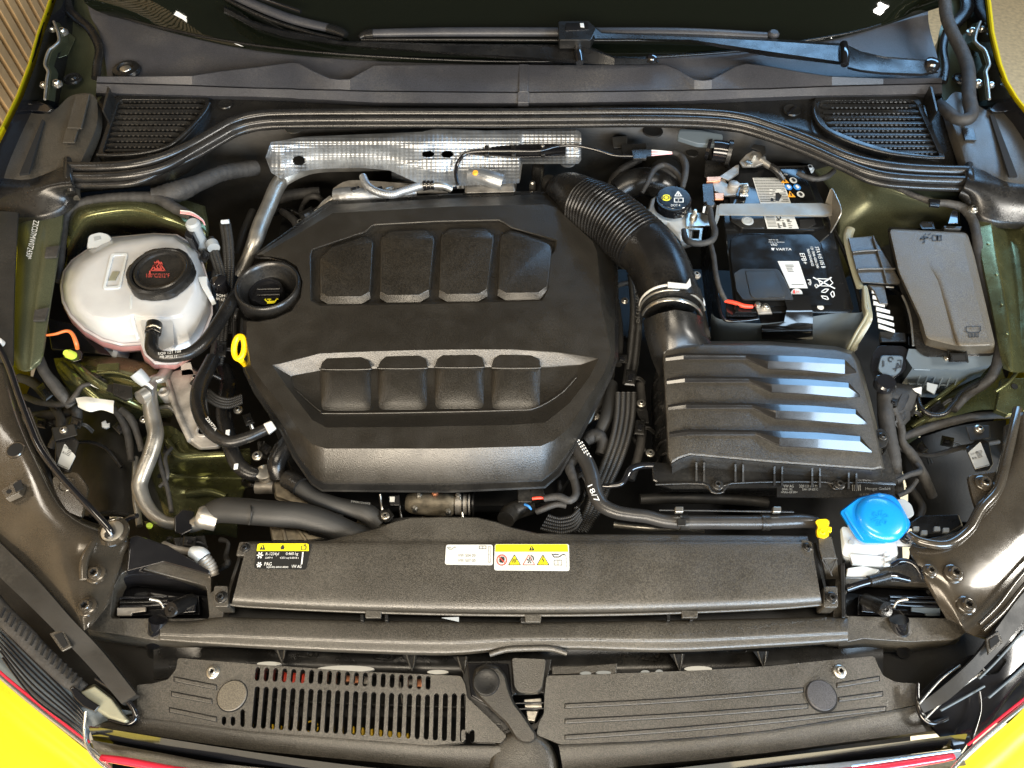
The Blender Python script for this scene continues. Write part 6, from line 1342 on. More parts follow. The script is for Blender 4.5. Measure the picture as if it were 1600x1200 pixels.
loft('upper_bracket', [zz([(1372, 520), (1416, 522), (1418, 540), (1374, 540)], -.07), zz([(1374, 518), (1414, 520), (1416, 533), (1376, 534)], -.032)], M['black'], kb, bev=.002)
fs_ = thing('fuse_carrier', 'black stepped plastic frame between the white block and fuse box', 'carrier', (1405, 480, -.05))
loft('carrier_frame', [[(1383, 448, -.03), (1396, 450, -.03), (1414, 462, -.03), (1422, 490, -.03), (1426, 540, -.03)], [(1390, 452, -.07), (1400, 460, -.07), (1408, 470, -.07), (1416, 500, -.07), (1420, 545, -.07)]], M['gloss'], fs_, closed=False, cap1=False)
for q in ([(1384, 448, -.026, 1.6), (1396, 449, -.026, 1.6)], [(1410, 462, -.026, 1.8), (1418, 480, -.026, 1.8), (1424, 505, -.026, 1.8), (1427, 540, -.026, 1.8)]): tube('carrier_edge', q, M['alu'], fs_, res=8)
prism('carrier_shelf', [(1386, 460), (1412, 462), (1422, 520), (1398, 525), (1390, 500)], -.10, .01, M['matte'], fs_)
ts = thing('sensor_tab', 'small glossy upright tab above the fuse box', 'tab', (1490, 350, .0))
loft('tab_body', [zz([(1480, 352), (1487, 328), (1498, 330), (1499, 352)], -.01), zz([(1481, 350), (1488, 328), (1496, 330), (1497, 349)], .008)], M['gloss'], ts, bev=.0015)
prism('tab_foot', [(1474, 352), (1504, 353), (1502, 358), (1476, 357)], .0, .01, M['black'], ts)
hose('taped_cable', 'dark taped cable sweeping around the top right of the fuse box', 'cable', [(1395, 290, .0, 4), (1430, 306, .002, 4.5), (1458, 316, .004, 5), (1480, 318, .004, 6), (1505, 325, .004, 7), (1520, 345, .002, 7), (1526, 370, .0, 7), (1530, 400, -.01, 8), (1540, 450, -.02, 8), (1552, 500, -.03, 8), (1560, 550, -.04, 8), (1548, 590, -.06, 8), (1510, 618, -.08, 7), (1490, 640, -.08, 6)], 'tape', n=8, lump=.04)
prism('cable_tape_band', [(1452, 310), (1470, 312), (1469, 322), (1453, 320)], .014, .006, M['gloss'], None); tag(bpy.data.objects['cable_tape_band'], 'shiny tape band on the cable above the fuse box', 'tape')
screw_r = thing('flange_bolt', 'bolt at the top of the right wing flange', 'bolt', (1520, 327, .01)); screw((1520, 327, .012), 8, screw_r, 'steel')
# harness right of air box
hose('taped_cable', 'wide grey taped cable dropping along the right of the air box', 'cable', [(1382, 592, -.05, 10), (1382, 620, -.05, 11), (1384, 650, -.052, 12), (1388, 680, -.055, 12), (1394, 710, -.06, 12), (1398, 740, -.07, 11), (1402, 770, -.09, 10)], 'tape', n=8, lump=.03, res=18)
hose('taped_cable', 'dark taped branch cable bending right of the wide grey cable', 'cable', [(1395, 640, -.05, 7), (1408, 668, -.055, 6), (1410, 690, -.06, 6), (1424, 710, -.065, 8), (1436, 730, -.07, 8), (1446, 750, -.08, 8), (1456, 775, -.10, 8)], 'tape', n=8, lump=.05)
hose('taped_cable', 'thin taped cable crossing between the branch cable and air box', 'cable', [(1400, 752, -.05, 4), (1420, 742, -.05, 4.5), (1438, 736, -.055, 5), (1432, 725, -.06, 4)], 'tape', n=8, lump=.05)
hose('taped_cable', 'second thin taped cable below the crossing one', 'cable', [(1402, 775, -.06, 4), (1420, 766, -.06, 4), (1432, 750, -.06, 4)], 'tape', n=6, lump=.05)
hose('taped_cable', 'long dark taped cable running right along the well edge', 'cable', [(1410, 684, -.08, 6), (1440, 672, -.08, 7), (1480, 660, -.08, 7), (1530, 650, -.08, 6), (1590, 648, -.09, 6)], 'tape', n=8, lump=.04)
hose('thin_hose', 'thin black hose looping across the olive rail at right', 'hose', [(1434, 620, -.06, 3.5), (1440, 638, -.055, 3.5), (1456, 648, -.055, 4), (1476, 646, -.055, 4), (1490, 630, -.055, 4), (1505, 612, -.06, 4), (1535, 596, -.07, 5)], 'rubber', n=8)
for i, (q, lab_) in enumerate((([(1380, 604), (1430, 606), (1424, 640), (1398, 655), (1388, 630)], 'crumpled black tape bundle right of the air box corner'), ([(1390, 640), (1418, 636), (1420, 655), (1402, 668)], 'lower crumpled tape bundle right of the air box'))):
    mb = MB(); c = Vector((sum(p[0] for p in q)/len(q), sum(p[1] for p in q)/len(q)))
    rings = []
    for k, (s1, z) in enumerate(((1.05, -.09), (1.1, -.07), (.95, -.055), (.6, -.048))):
        rings.append([((p[0]-c.x)*s1*random.uniform(.9, 1.1)+c.x, (p[1]-c.y)*s1*random.uniform(.9, 1.1)+c.y, z+random.uniform(-.004, .004)) for p in cr(q, 3, True)])
    tag(loft('tape_bundle', rings, M['tape'], None, smooth=60), lab_, 'tape')
wpl = thing('white_plug', 'small white plug and clip below the fuse box base', 'plug', (1445, 605, -.05))
loft('plug_body', [zz([(1448, 598), (1466, 602), (1460, 617), (1447, 610)], -.08), zz([(1448, 597), (1465, 601), (1459, 615), (1448, 609)], -.05)], M['greyp'], wpl, bev=.001)
loft('plug_body', [zz([(1425, 608), (1441, 605), (1440, 618), (1430, 614)], -.08), zz([(1425, 607), (1440, 604), (1439, 616), (1430, 612)], -.052)], M['white'], wpl, bev=.001)
lathe('clamp_ring', (1384, 598, -.03), [(16, -.01), (16.5, 0), (14, .004)], M['gloss'], wpl, n=24)
# ================================================================== washer filler
wf = thing('washer_filler', 'translucent white washer filler neck with a bright blue cap', 'filler neck', (1360, 870, -.06))
loft('neck_body', [zz(rnd([(1312, 828), (1400, 840), (1400, 880), (1372, 905), (1318, 896)], 6), -.12), zz(rnd([(1312, 824), (1400, 836), (1404, 868), (1366, 880), (1316, 868)], 6), -.04), zz(rnd([(1314, 822), (1398, 834), (1402, 850), (1366, 862), (1320, 852)], 6), -.034)], M['milky'], wf, smooth=40, bev=.002)
loft('step', [zz(rnd([(1326, 868), (1390, 872), (1390, 885), (1376, 890), (1330, 886)], 2), -.06), zz(rnd([(1328, 866), (1388, 870), (1388, 880), (1374, 884), (1332, 880)], 2), -.034)], M['milky'], wf, bev=.0015)
loft('step', [zz([(1322, 890), (1350, 886), (1376, 892), (1368, 906), (1320, 905)], -.08), zz([(1324, 888), (1350, 884), (1374, 890), (1366, 902), (1322, 900)], -.045)], M['milky'], wf, bev=.0015)
for y in (864, 872, 880): prism('tooth', [(1382, y), (1393, y-1), (1393, y+3), (1383, y+4)], -.03, .006, M['milky'], wf, bev=.0006)
prism('fixing_ear', rnd([(1398, 838), (1420, 830), (1430, 845), (1426, 853), (1400, 852)], 4), -.036, .006, M['milky'], wf)
lathe('ear_hole', (1330, 848, -.030), [(5, 0), (4, .001)], M['greyp'], wf, n=16)
screw((1415, 841, -.034), 9, wf, 'black')
prism('rear_lug', rnd([(1392, 782), (1412, 778), (1425, 788), (1430, 805), (1412, 812)], 6), -.030, .01, M['greyp'], wf)
bcp = link('washer_cap', None, wf); bcp['label'] = 'bright blue washer fluid filler cap'
cq = rnd([(1311, 800), (1340, 778), (1372, 770), (1394, 774), (1404, 783), (1423, 818), (1418, 832), (1404, 838), (1384, 850), (1350, 850), (1338, 843)], 5)
loft('cap_flange', [zz(cq, -.030), zz(off(cq, .5), -.022), zz(off(cq, -1.5), -.016)], M['blue'], bcp, smooth=50)
tube('cap_ridge', [(1321, 800, -.014, 2.4), (1334, 822, -.014, 2.4), (1349, 844, -.016, 2.4)], M['blue'], bcp, res=10); tube('cap_ridge', [(1416, 824, -.014, 2), (1400, 836, -.015, 2)], M['blue'], bcp, res=10)
lathe('cap_dome', (1375, 812, -.019), [(38.5, 0), (38.5, .004), (36, .0085), (28, .0115), (14, .0130), (3, .0133)], M['blue'], bcp, n=56, smooth=60)
f = Fr((1362, 822), (1388, 822), (1362, 798), z=-.0055)
for k in range(6):
    a = k*math.pi/3; f.line([(.5+.15*math.cos(a), .5+.15*math.sin(a)), (.5+.5*math.cos(a+.2), .5+.5*math.sin(a+.2)), (.5+.45*math.cos(a+.6), .5+.45*math.sin(a+.6)), (.5+.2*math.cos(a+.7), .5+.2*math.sin(a+.7))], .04)
f.build('embossed_spray_mark', [M['blue']], bcp)
yc = thing('yellow_clip', 'bright yellow plastic clip beside the washer cap', 'clip', (1286, 826, -.03))
loft('clip_body', [zz(rnd([(1273, 815), (1277, 811), (1292, 810), (1297, 815), (1294, 826), (1296, 838), (1288, 843), (1276, 840), (1274, 830), (1277, 824)], 3), -.04), zz(rnd([(1274, 815), (1278, 812), (1291, 811), (1295, 815), (1292, 826), (1294, 837), (1287, 841), (1278, 838), (1276, 830), (1279, 824)], 3), -.024)], M['ylw'], yc, bev=.0015)
prism('clip_tab', [(1292, 822), (1300, 823), (1300, 831), (1293, 830)], -.027, .006, M['ylw'], yc); lathe('clip_eye', (1284, 832, -.0245), [(5, 0), (5, .002), (3, .003), (2, .001)], M['ylw'], yc, n=14)
cs = thing('clip_stalk', 'grey upright plastic stalk holding the yellow clip', 'stalk', (1295, 870, -.04))
loft('stalk_body', [zz([(1277, 838), (1300, 838), (1307, 870), (1312, 905), (1290, 905), (1280, 865)], -.07), zz([(1278, 838), (1299, 838), (1306, 868), (1308, 872), (1284, 872), (1280, 860)], -.034)], M['grain2'], cs, bev=.0015)
for q in ([(1284, 874), (1296, 895)], [(1308, 872), (1298, 895)], [(1284, 866), (1300, 900)]): tube('cross_brace', [(q[0][0], q[0][1], -.035, 1.3), (q[1][0], q[1][1], -.045, 1.3)], M['matte'], cs, res=6)
# ================================================================== front hoses right
fh = thing('water_pipe', 'glossy black water pipe marked 18/7 running along the front', 'pipe', (1000, 790, -.05))
tube('pipe', [(892, 688, -.06, 10), (905, 705, -.058, 11), (918, 725, -.055, 12), (926, 748, -.05, 12), (930, 770, -.048, 12), (940, 788, -.047, 11.5), (960, 799, -.046, 11), (985, 804, -.046, 10.5), (1010, 807, -.046, 10.5), (1040, 814, -.046, 10.5), (1070, 816, -.046, 11), (1120, 816, -.046, 11), (1200, 816, -.046, 11), (1250, 814, -.046, 11), (1275, 816, -.05, 10)], M['hoseg'], fh, n=8, res=20)
for x in (1068, 1195): lathe('pipe_band', (x, 816, -.046), [(13, -.006), (13, .006)], M['black'], fh, axis=(1, 0, 0), n=24)
prism('band_tab', [(1058, 810), (1072, 810), (1072, 822), (1058, 822)], -.031, .004, M['black'], fh)
for x in (1055, 1208): prism('steel_clip', [(x, 791), (x+13, 791), (x+13, 800), (x, 800)], -.028, .008, M['steel'], fh)
tube('guide_rail', [(1030, 797, -.036, 1.6), (1120, 798, -.036, 1.6), (1240, 800, -.036, 1.6)], M['black'], fh, res=8)
f = Fr((918, 760), (930, 786), (926, 756), z=-.036); f.text('18/7', 0, 0, .9, 1.0); f.build('pipe_print', [M['inkw']], fh)
for k in range(3):
    mb = MB()
    for i in range(6): a = P(899+k*5+i*2.6, 684+k*3+i*4.4, -.044); sweep(mb, [a, a+Vector((.0012, -.0022, 0))], [.0009, .0009], 6)
    tag(mb.build('dotted_line', [M['inkw']], fh), kind='stuff')
hose('thin_hose', 'thin glossy hose bending from the air box corner to the front pipe', 'hose', [(1020, 727, -.035, 5), (1000, 728, -.035, 5.5), (985, 734, -.036, 5.5), (978, 746, -.038, 5), (970, 756, -.04, 4.5), (955, 759, -.042, 4), (942, 759, -.045, 3.5)], 'gloss', n=8)
cbn = thing('corrugated_conduit', 'broad bundle of ribbed black conduits right of the cover', 'conduit', (960, 680, -.06))
for i in range(4):
    dx = i*8-12
    tube('conduit', [(978+dx, 615, -.07, 5.2), (976+dx, 650, -.07, 5.2), (968+dx, 690, -.07, 5.2), (955+dx, 725, -.075, 5.2), (940+dx*.9, 760, -.08, 5.2), (925+dx*.8, 800, -.085, 5.2), (905+dx*.7, 830, -.095, 5.2)], M['matte'], cbn, rib=(.0032, .0011), res=10)
cbn2 = thing('corrugated_conduit', 'curved fan of ribbed conduits ending above the front panel', 'conduit', (870, 815, -.06))
for i in range(5):
    tube('conduit', [(845+i*3, 822-i*5+4, -.062, 3.2), (862+i*2, 830-i*5, -.06, 3.2), (880, 832-i*5.5, -.058, 3.2), (898-i*1, 826-i*5, -.06, 3.2), (908-i, 812-i*4, -.066, 3.2)], M['matte'], cbn2, rib=(.0028, .0009), res=8)
cbn3 = thing('corrugated_conduit', 'tall ribbed conduit with printed letters beside the intake hose', 'conduit', (990, 470, -.06))
for i in range(2): tube('conduit', [(986+i*10, 430, -.08, 6), (990+i*9, 480, -.08, 6), (986+i*9, 540, -.08, 6), (978+i*9, 600, -.078, 6)], M['matte'], cbn3, rib=(.0035, .001), res=10)
f = Fr((991, 438), (995, 505), (997, 438), z=-.069); f.text('5WA 971 713 JQ', 0, 0, .8, 1); f.build('conduit_print', [M['inkg']], cbn3)
# ================================================================== radiator top panel with stickers
rp = thing('radiator_cover', 'wide textured black radiator top panel carrying three stickers', 'panel', (820, 900, -.05))
hump = [(388, 846), (440, 846), (510, 845), (545, 836), (585, 827), (615, 815), (640, 808.5), (690, 807.5), (745, 808), (775, 815), (800, 824), (840, 833), (900, 835), (1000, 835), (1150, 836), (1262, 837)]
crease = [(388, 848), (440, 848), (510, 848), (545, 848), (585, 848), (615, 848), (640, 848), (690, 848), (745, 848), (775, 848), (800, 848), (840, 848), (900, 848), (1000, 847), (1150, 847), (1264, 847)]
loft('rear_apron', [zz([(a, b) for a, b in hump], -.060), zz([(a, b) for a, b in hump], -.045), zz([(a+.0, b+1.5) for a, b in hump], -.0425), zz(crease, -.0415)], M['grain2'], rp, closed=False, cap1=False, smooth=40)
k1 = [(386, 850), (700, 849), (1000, 848), (1256, 848), (1270, 852), (1276, 870), (1283, 905), (1287, 925), (1288, 936), (1284, 943), (1200, 949), (1000, 956), (800, 958), (570, 954), (400, 946), (363, 943), (358, 936), (362, 918), (372, 885), (381, 856)]
k0 = [(x, y) for x, y in off(k1, 1.5)]
def yw(q, dz): return [(x, y, -.0415+dz+(-.011*((y-925)/33)**2 if y > 925 else 0)) for x, y in q]
rows = []
for t, z in ((0, -.040), (.03, -.0375), (.5, -.0365), (.80, -.0365), (.9, -.038), (.97, -.043), (1.0, -.052)):
    r = []
    for x in (362, 400, 480, 570, 700, 800, 900, 1000, 1100, 1200, 1250, 1284):
        u = (x-362)/922
        yt = 850-2*u; yb = 944+14*math.sin(math.pi*min(1, max(0, u)))**.8
        xl = x+(1-t)*(24*(1-u)-16*u)
        r.append((xl, yt+(yb-yt)*t, z))
    rows.append(r)
sheet('main_panel', rows, M['grain2'], rp, nu=4, nv=5, th=.006, smooth=60)
tube('front_lip', [(360, 944, -.052, 2.5), (400, 948, -.052, 2.5), (570, 956, -.052, 2.5), (800, 961, -.052, 2.5), (1000, 959, -.052, 2.5), (1200, 951, -.052, 2.5), (1286, 944, -.052, 2.5)], M['grain2'], rp, res=8)
for x, y in ((570, 956), (820, 963), (1065, 956)): prism('lip_bridge', [(x, y-3), (x+26, y-2), (x+25, y+9), (x+1, y+9)], -.049, .006, M['grain2'], rp, bev=.0008)
for x in (563, 601, 1042, 1078): prism('peg', [(x, 960), (x+5, 960), (x+5, 970), (x, 970)], -.055, .01, M['black'], rp, bev=.0006)
prism('light_wedge', [(690, 965), (717, 964), (717, 971)], -.056, .002, M['greyp'], rp, bev=0); prism('centre_peg', [(813, 964), (830, 964), (830, 973), (813, 973)], -.052, .006, M['black'], rp)
loft('side_rib', [[(383, 848, -.039), (372, 885, -.039), (361, 920, -.040), (357, 944, -.044)], [(379, 848, -.045), (367, 885, -.045), (356, 920, -.046), (351, 944, -.05)], [(379, 848, -.08), (367, 885, -.08), (356, 920, -.08), (351, 944, -.08)]], M['black'], rp, closed=False, cap1=False)
loft('side_rib', [[(1270, 848, -.039), (1279, 885, -.039), (1288, 920, -.040), (1290, 944, -.044)], [(1275, 848, -.045), (1284, 885, -.045), (1292, 920, -.046), (1295, 944, -.05)], [(1275, 848, -.08), (1284, 885, -.08), (1292, 920, -.08), (1295, 944, -.08)]], M['black'], rp, closed=False, cap1=False)
for q, s_ in (([(374, 846), (390, 846), (388, 868), (368, 868)], (383, 856)), ([(1252, 842), (1268, 846), (1272, 864), (1254, 862)], (1261, 855))):
    prism('screw_lug', rnd(q, 3), -.037, .012, M['grain2'], rp); screw((s_[0], s_[1], -.0365), 7.5, rp, 'black')
for s_ in ((346, 933), (1299, 934)):
    prism('screw_lug', rnd([(s_[0]-12, s_[1]-18), (s_[0]+10, s_[1]-18), (s_[0]+11, s_[1]+15), (s_[0]-12, s_[1]+15)], 4), -.044, .03, M['grain2'], rp); screw((s_[0], s_[1], -.0435), 9.5, rp, 'black')
# stickers
def sticker(name, q, m, z, lab_):
    s = prism(name, rnd(q, 4), z, .0006, M[m], rp, bev=0, label=lab_); return s
Z = -.0358
ys = sticker('sticker', [(402, 850), (487, 849), (478, 890), (397, 888)], 'stkb', Z, 'black and yellow air conditioning refrigerant sticker')
f = Fr((397, 890), (478, 890), (403, 849), z=Z)
f.poly([(-.00, .70), (1.02, .70), (1.0, .96), (.96, .99), (.04, .99), (0, .95)], 0)
f.poly([(.05, .74), (.17, .74), (.11, .95)], 1, 2); f.line([(.11, .80), (.11, .88)], .03, 0, 3)
f.poly([(.47, .75), (.53, .75), (.54, .83), (.50, .95), (.46, .83)], 1, 2)
f.poly([(.86, .74), (.97, .74), (.97, .88), (.86, .88)], 1, 2); f.poly([(.88, .76), (.95, .76), (.95, .86), (.88, .86)], 0, 3); f.poly([(.91, .9), (.96, .9), (.935, .97)], 1, 2)
for (cx, cy, s1) in ((.08, .53, .075), (.09, .17, .06)):
    for k in range(6):
        a = k*math.pi/3; f.line([(cx+.3*s1*math.cos(a), cy+.5*s1*math.sin(a)), (cx+s1*math.cos(a)*.75, cy+s1*1.6*math.sin(a))], .045, 2, 2)
f.text('R-1234yf', .19, .53, .11, .26, 2, 2); f.text('0.460 kg', .58, .54, .11, .24, 2, 2); f.text('GWP 4', .19, .40, .07, .14, 2, 2); f.text('CO2 eq 0.0018 t', .48, .40, .07, .36, 2, 2)
f.text('PAG', .19, .14, .13, .14, 2, 2); f.text('5Q0 820 60042 00042', .24, .05, .07, .42, 2, 2); f.text('VW AG', .72, .05, .12, .19, 2, 2); f.line([(.91, .2), (.91, .64)], .05, 2, 2)
f.build('sticker_print', [M['stky'], M['ink'], M['inkw']], ys)
wsx = sticker('sticker', [(697, 851), (770, 851), (770, 883), (695, 882)], 'stk', Z, 'small white oil grade sticker')
f = Fr((695, 883), (770, 883), (696, 851), z=Z)
f.text('VW 504 00', .27, .38, .16, .37, 0); f.text('VW 507 00', .27, .13, .16, .37, 0)
f.line([(.04, .86), (.08, .76), (.14, .76), (.2, .88), (.22, .84)], .03); f.line([(.07, .86), (.12, .86)], .03); f.line([(.72, .78), (.86, .78), (.86, .92), (.72, .92)], .03, closed=True); f.line([(.79, .78), (.79, .92)], .03)
f.line([(.91, .12), (.95, .12), (.95, .9), (.91, .9)], .02, closed=True); f.text('04E010', .92, .5, .03, .03)
f.build('sticker_print', [M['inkg']], wsx)
wy = sticker('sticker', [(773, 850), (889, 850), (890, 892), (772, 891)], 'stk', Z, 'white and yellow warning sticker with four hazard symbols')
f = Fr((772, 892), (890, 892), (773, 850), z=Z)
f.poly([(.01, .70), (.99, .70), (.985, .95), (.97, .98), (.03, .98), (.01, .95)], 0)
f.poly([(.46, .74), (.54, .74), (.5, .94)], 1, 2); f.line([(.5, .78), (.5, .88)], .02, 0, 3)
f.line([(.10+.065*math.cos(t*.35), .39+.19*math.sin(t*.35)) for t in range(18)], .035, 2, 1, closed=True)
f.poly([(.07, .30), (.12, .28), (.14, .40), (.13, .5), (.08, .5), (.065, .4)], 1, 2); f.line([(.055, .52), (.145, .27)], .03, 2, 3)
for cx, fill in ((.27, 0), (.46, 3), (.65, 0)):
    f.poly([(cx-.085, .20), (cx+.085, .20), (cx, .60)], 1 if fill == 0 else 2); f.poly([(cx-.068, .225), (cx+.068, .225), (cx, .55)], fill, 2)
for k in (-.02, 0, .02): f.line([(.27+k, .27), (.26+k, .33), (.275+k, .38), (.265+k, .43)], .02, 1, 3)
for k in range(5):
    a = k*1.256; f.poly([(.47, .36), (.47+.035*math.cos(a), .36+.12*math.sin(a)), (.47+.035*math.cos(a+.6), .36+.12*math.sin(a+.6))], 1, 3)
f.line([(.49, .55), (.52, .48), (.525, .38)], .04, 1, 3); f.line([(.655, .5), (.64, .38), (.66, .38), (.645, .25)], .025, 1, 3)
f.line([(.77, .62), (.80, .50), (.86, .50), (.92, .6), (.95, .58)], .03, 1); f.line([(.79, .6), (.86, .6)], .03, 1); f.line([(.80, .2), (.90, .2), (.90, .38), (.80, .38)], .02, 4, closed=True); f.line([(.85, .2), (.85, .38)], .02, 4)
for k in range(9): f.line([(.955, .15+k*.05), (.965, .15+k*.05)], .02, 4)
f.build('sticker_print', [M['stky'], M['ink'], M['inkr'], M['stk'], M['inkg']], wy)
# ================================================================== seal carrier (front rail)
fr_ = thing('front_seal_rail', 'long textured rail crossing the front below the radiator panel', 'rail', (800, 990, -.08))
rail = [(232, 1), (300, 1)]
def rowx(f_, z):
    return [(x, f_(x), z) for x in (250, 300, 345, 400, 560, 700, 800, 900, 1050, 1200, 1290, 1325)]
def ytop(x): return 966+8*math.sin(math.pi*max(0, min(1, (x-330)/960)))+(6 if x < 330 else 0)
def ybot(x): return (1001+21*math.sin(math.pi*max(0, min(1, (x-250)/1080)))**.9)-(0 if 780 > x or x > 900 else 8)
sheet('rail_top', [rowx(lambda x: ytop(x)-2, -.075), rowx(ytop, -.0635), rowx(lambda x: ytop(x)*.45+ybot(x)*.55, -.0600), rowx(lambda x: ytop(x)*.3+ybot(x)*.7, -.0625), rowx(ybot, -.066), rowx(lambda x: ybot(x)+1, -.085)], M['grain2'], fr_, nu=5, nv=5, th=.004)
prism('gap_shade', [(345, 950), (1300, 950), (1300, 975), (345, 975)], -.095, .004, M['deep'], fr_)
tube('rail_rounding', [(765, 1023, -.065, 4), (790, 1015, -.064, 5), (820, 1013, -.064, 5), (860, 1013, -.064, 5), (886, 1021, -.065, 4)], M['grain2'], fr_)
mb = MB()
for i in range(420):
    x = random.gauss(0, 1)*60+random.choice((760, 830, 930, 1010, 1130, 1240, 1270)); x = min(1290, max(560, x))
    y = 1000-(x-800)**2*.0001+random.gauss(0, 1.2)-(10 if x > 1000 else 0)*((x-1000)/300 if x > 1000 else 0); s_ = random.uniform(.4, 1.1)
    c = P(x, y, -.0602); a = s_*.001
    mb.add([c+Vector((-a, -a*.5, 0)), c+Vector((a, -a*.3, 0)), c+Vector((a*.6, a*.6, 0)), c+Vector((0, 0, a*.5))], [[0, 1, 3], [1, 2, 3], [2, 0, 3]])
tag(mb.build('scuff_marks', [M['grain2']], fr_, smooth=0), kind='stuff')
# latch carriers left and right
def bracket(nm, top, z, depth, lab_):
    pass
lc = thing('front_bracket', 'black corner bracket with an open latch pocket at the lower left', 'bracket', (240, 960, -.08))
plate('bracket_plate', [(160, 938), (182, 880), (210, 850), (330, 900), (330, 925), (342, 915), (350, 945), (345, 1003), (262, 1003), (215, 996), (140, 986), (132, 978)], [rnd([(172, 962), (178, 918), (190, 896), (212, 886), (322, 916), (327, 966), (176, 966)], 5)], -.070, .03, M['grain2'], lc, bev=.003)
loft('bracket_wall', [zz([(203, 842), (213, 838), (262, 856), (330, 895), (332, 906), (255, 884), (196, 900)], -.09), zz([(203, 840), (213, 836), (262, 852), (328, 892), (328, 898), (255, 878), (197, 893)], -.045)], M['gloss'], lc, bev=.002)
sheet('pocket_arch', [[(180, 905, -.10), (200, 880, -.09), (260, 884, -.09), (330, 905, -.10)], [(180, 915, -.085), (205, 893, -.075), (262, 900, -.075), (330, 916, -.09)], [(182, 930, -.105), (210, 915, -.10), (264, 922, -.10), (330, 930, -.108)]], M['gloss'], lc)
prism('pocket_floor', [(170, 880), (330, 880), (330, 975), (165, 975)], -.115, .004, M['gloss'], lc)
loft('front_wall', [[(136, 984, -.072), (215, 994, -.072), (262, 1001, -.072), (345, 1003, -.072)], [(140, 992, -.082), (218, 1003, -.082), (262, 1006, -.082), (345, 1006, -.082)], [(150, 1000, -.14), (222, 1012, -.14), (270, 1018, -.14), (345, 1018, -.14)]], M['grain2'], lc, closed=False, cap1=False)
rcb = thing('front_bracket', 'black corner bracket with an open latch pocket at the lower right', 'bracket', (1420, 960, -.08))
plate('bracket_plate', [(1308, 880), (1330, 895), (1420, 880), (1470, 900), (1490, 962), (1515, 985), (1490, 1000), (1420, 1003), (1350, 998), (1325, 1003), (1300, 1000), (1302, 960)], [rnd([(1322, 962), (1322, 926), (1345, 905), (1460, 912), (1482, 945), (1484, 966)], 5)], -.070, .03, M['grain2'], rcb, bev=.003)
prism('pocket_floor', [(1315, 895), (1480, 895), (1492, 975), (1315, 975)], -.115, .004, M['gloss'], rcb)
loft('bracket_wall', [zz([(1312, 882), (1322, 880), (1322, 966), (1314, 966)], -.08), zz([(1313, 880), (1320, 879), (1321, 965), (1315, 965)], -.045)], M['black'], rcb, bev=.001)
loft('front_wall', [[(1310, 1003, -.072), (1350, 999, -.072), (1420, 1003, -.072), (1510, 986, -.072)], [(1310, 1008, -.082), (1350, 1004, -.082), (1420, 1008, -.082), (1502, 994, -.082)], [(1310, 1020, -.14), (1350, 1018, -.14), (1420, 1020, -.14), (1494, 1006, -.14)]], M['grain2'], rcb, closed=False, cap1=False)
def latch(flip, lab_):
    X = (lambda x: x) if not flip else (lambda x: 1652-x)
    t = thing('bonnet_latch', lab_, 'latch', (X(255), 945, -.09), 'bonnet latches')
    q = lambda pts: [(X(a), b) for a, b in pts]
    loft('latch_base', [zz(q([(186, 938), (312, 930), (314, 962), (188, 964)]), -.11), zz(q([(187, 938), (311, 930), (313, 960), (189, 962)]), -.086)], M['gloss'], t, bev=.002)
    for k, (y, m) in enumerate(((934, 'gloss'), (941, 'black'), (947, 'gloss'))):
        tube('latch_lever', [(X(188), y, -.078, 2.0), (X(232), y-1, -.078, 2.2), (X(262), y-2-k, -.076, 2.0)], M[m], t, res=8)
    prism('latch_plate', q([(182, 949), (228, 948), (228, 955), (206, 958), (205, 962), (182, 962)]), -.078, .004, M['cast' if not flip else 'bluegrey'], t)
    tube('latch_spring', [(X(235), 936, -.076, 3), (X(250), 940, -.076, 3), (X(256), 950, -.078, 3)], M['steel'], t, rib=(.0022, .0008), res=8)
    loft('latch_frame', [zz(q([(284, 932), (306, 930), (307, 958), (285, 960)]), -.10), zz(q([(285, 932), (305, 930), (306, 956), (286, 958)]), -.074)], M['gloss'], t, bev=.0015)
    b = thing('rubber_buffer', 'round rubber bonnet buffer in the %s latch pocket' % ('lower right' if flip else 'lower left'), 'buffer', (X(268), 952, -.06), 'bonnet buffers')
    tube('buffer_body', [(X(300), 938, -.078, 11), (X(285), 944, -.066, 11.5), (X(268), 952, -.052, 12)], M['rubber'], b, n=2, res=28, smooth=40)
    lathe('buffer_tip', (X(267), 952.5, -.050), [(11.5, -.002), (10, .0), (4, .0005), (3.5, -.001), (2.5, -.0015)], M['rubber'], b, n=24, axis=(-.15 if not flip else .15, -.1, .95))
    p = thing('hinge_barrel', 'glossy black vertical barrel below the %s latch pocket' % ('right' if flip else 'left'), 'barrel', (X(242), 990, -.1), 'barrels below the latches')
    tube('barrel', [(X(247), 968, -.060, 14), (X(245), 985, -.075, 13.5), (X(243), 1003, -.11, 13), (X(241), 1018, -.15, 11)], M['gloss'], p, n=4, res=24)
latch(False, 'bonnet latch with a pale plate in the lower left pocket'); latch(True, 'bonnet latch with dark levers in the lower right pocket')
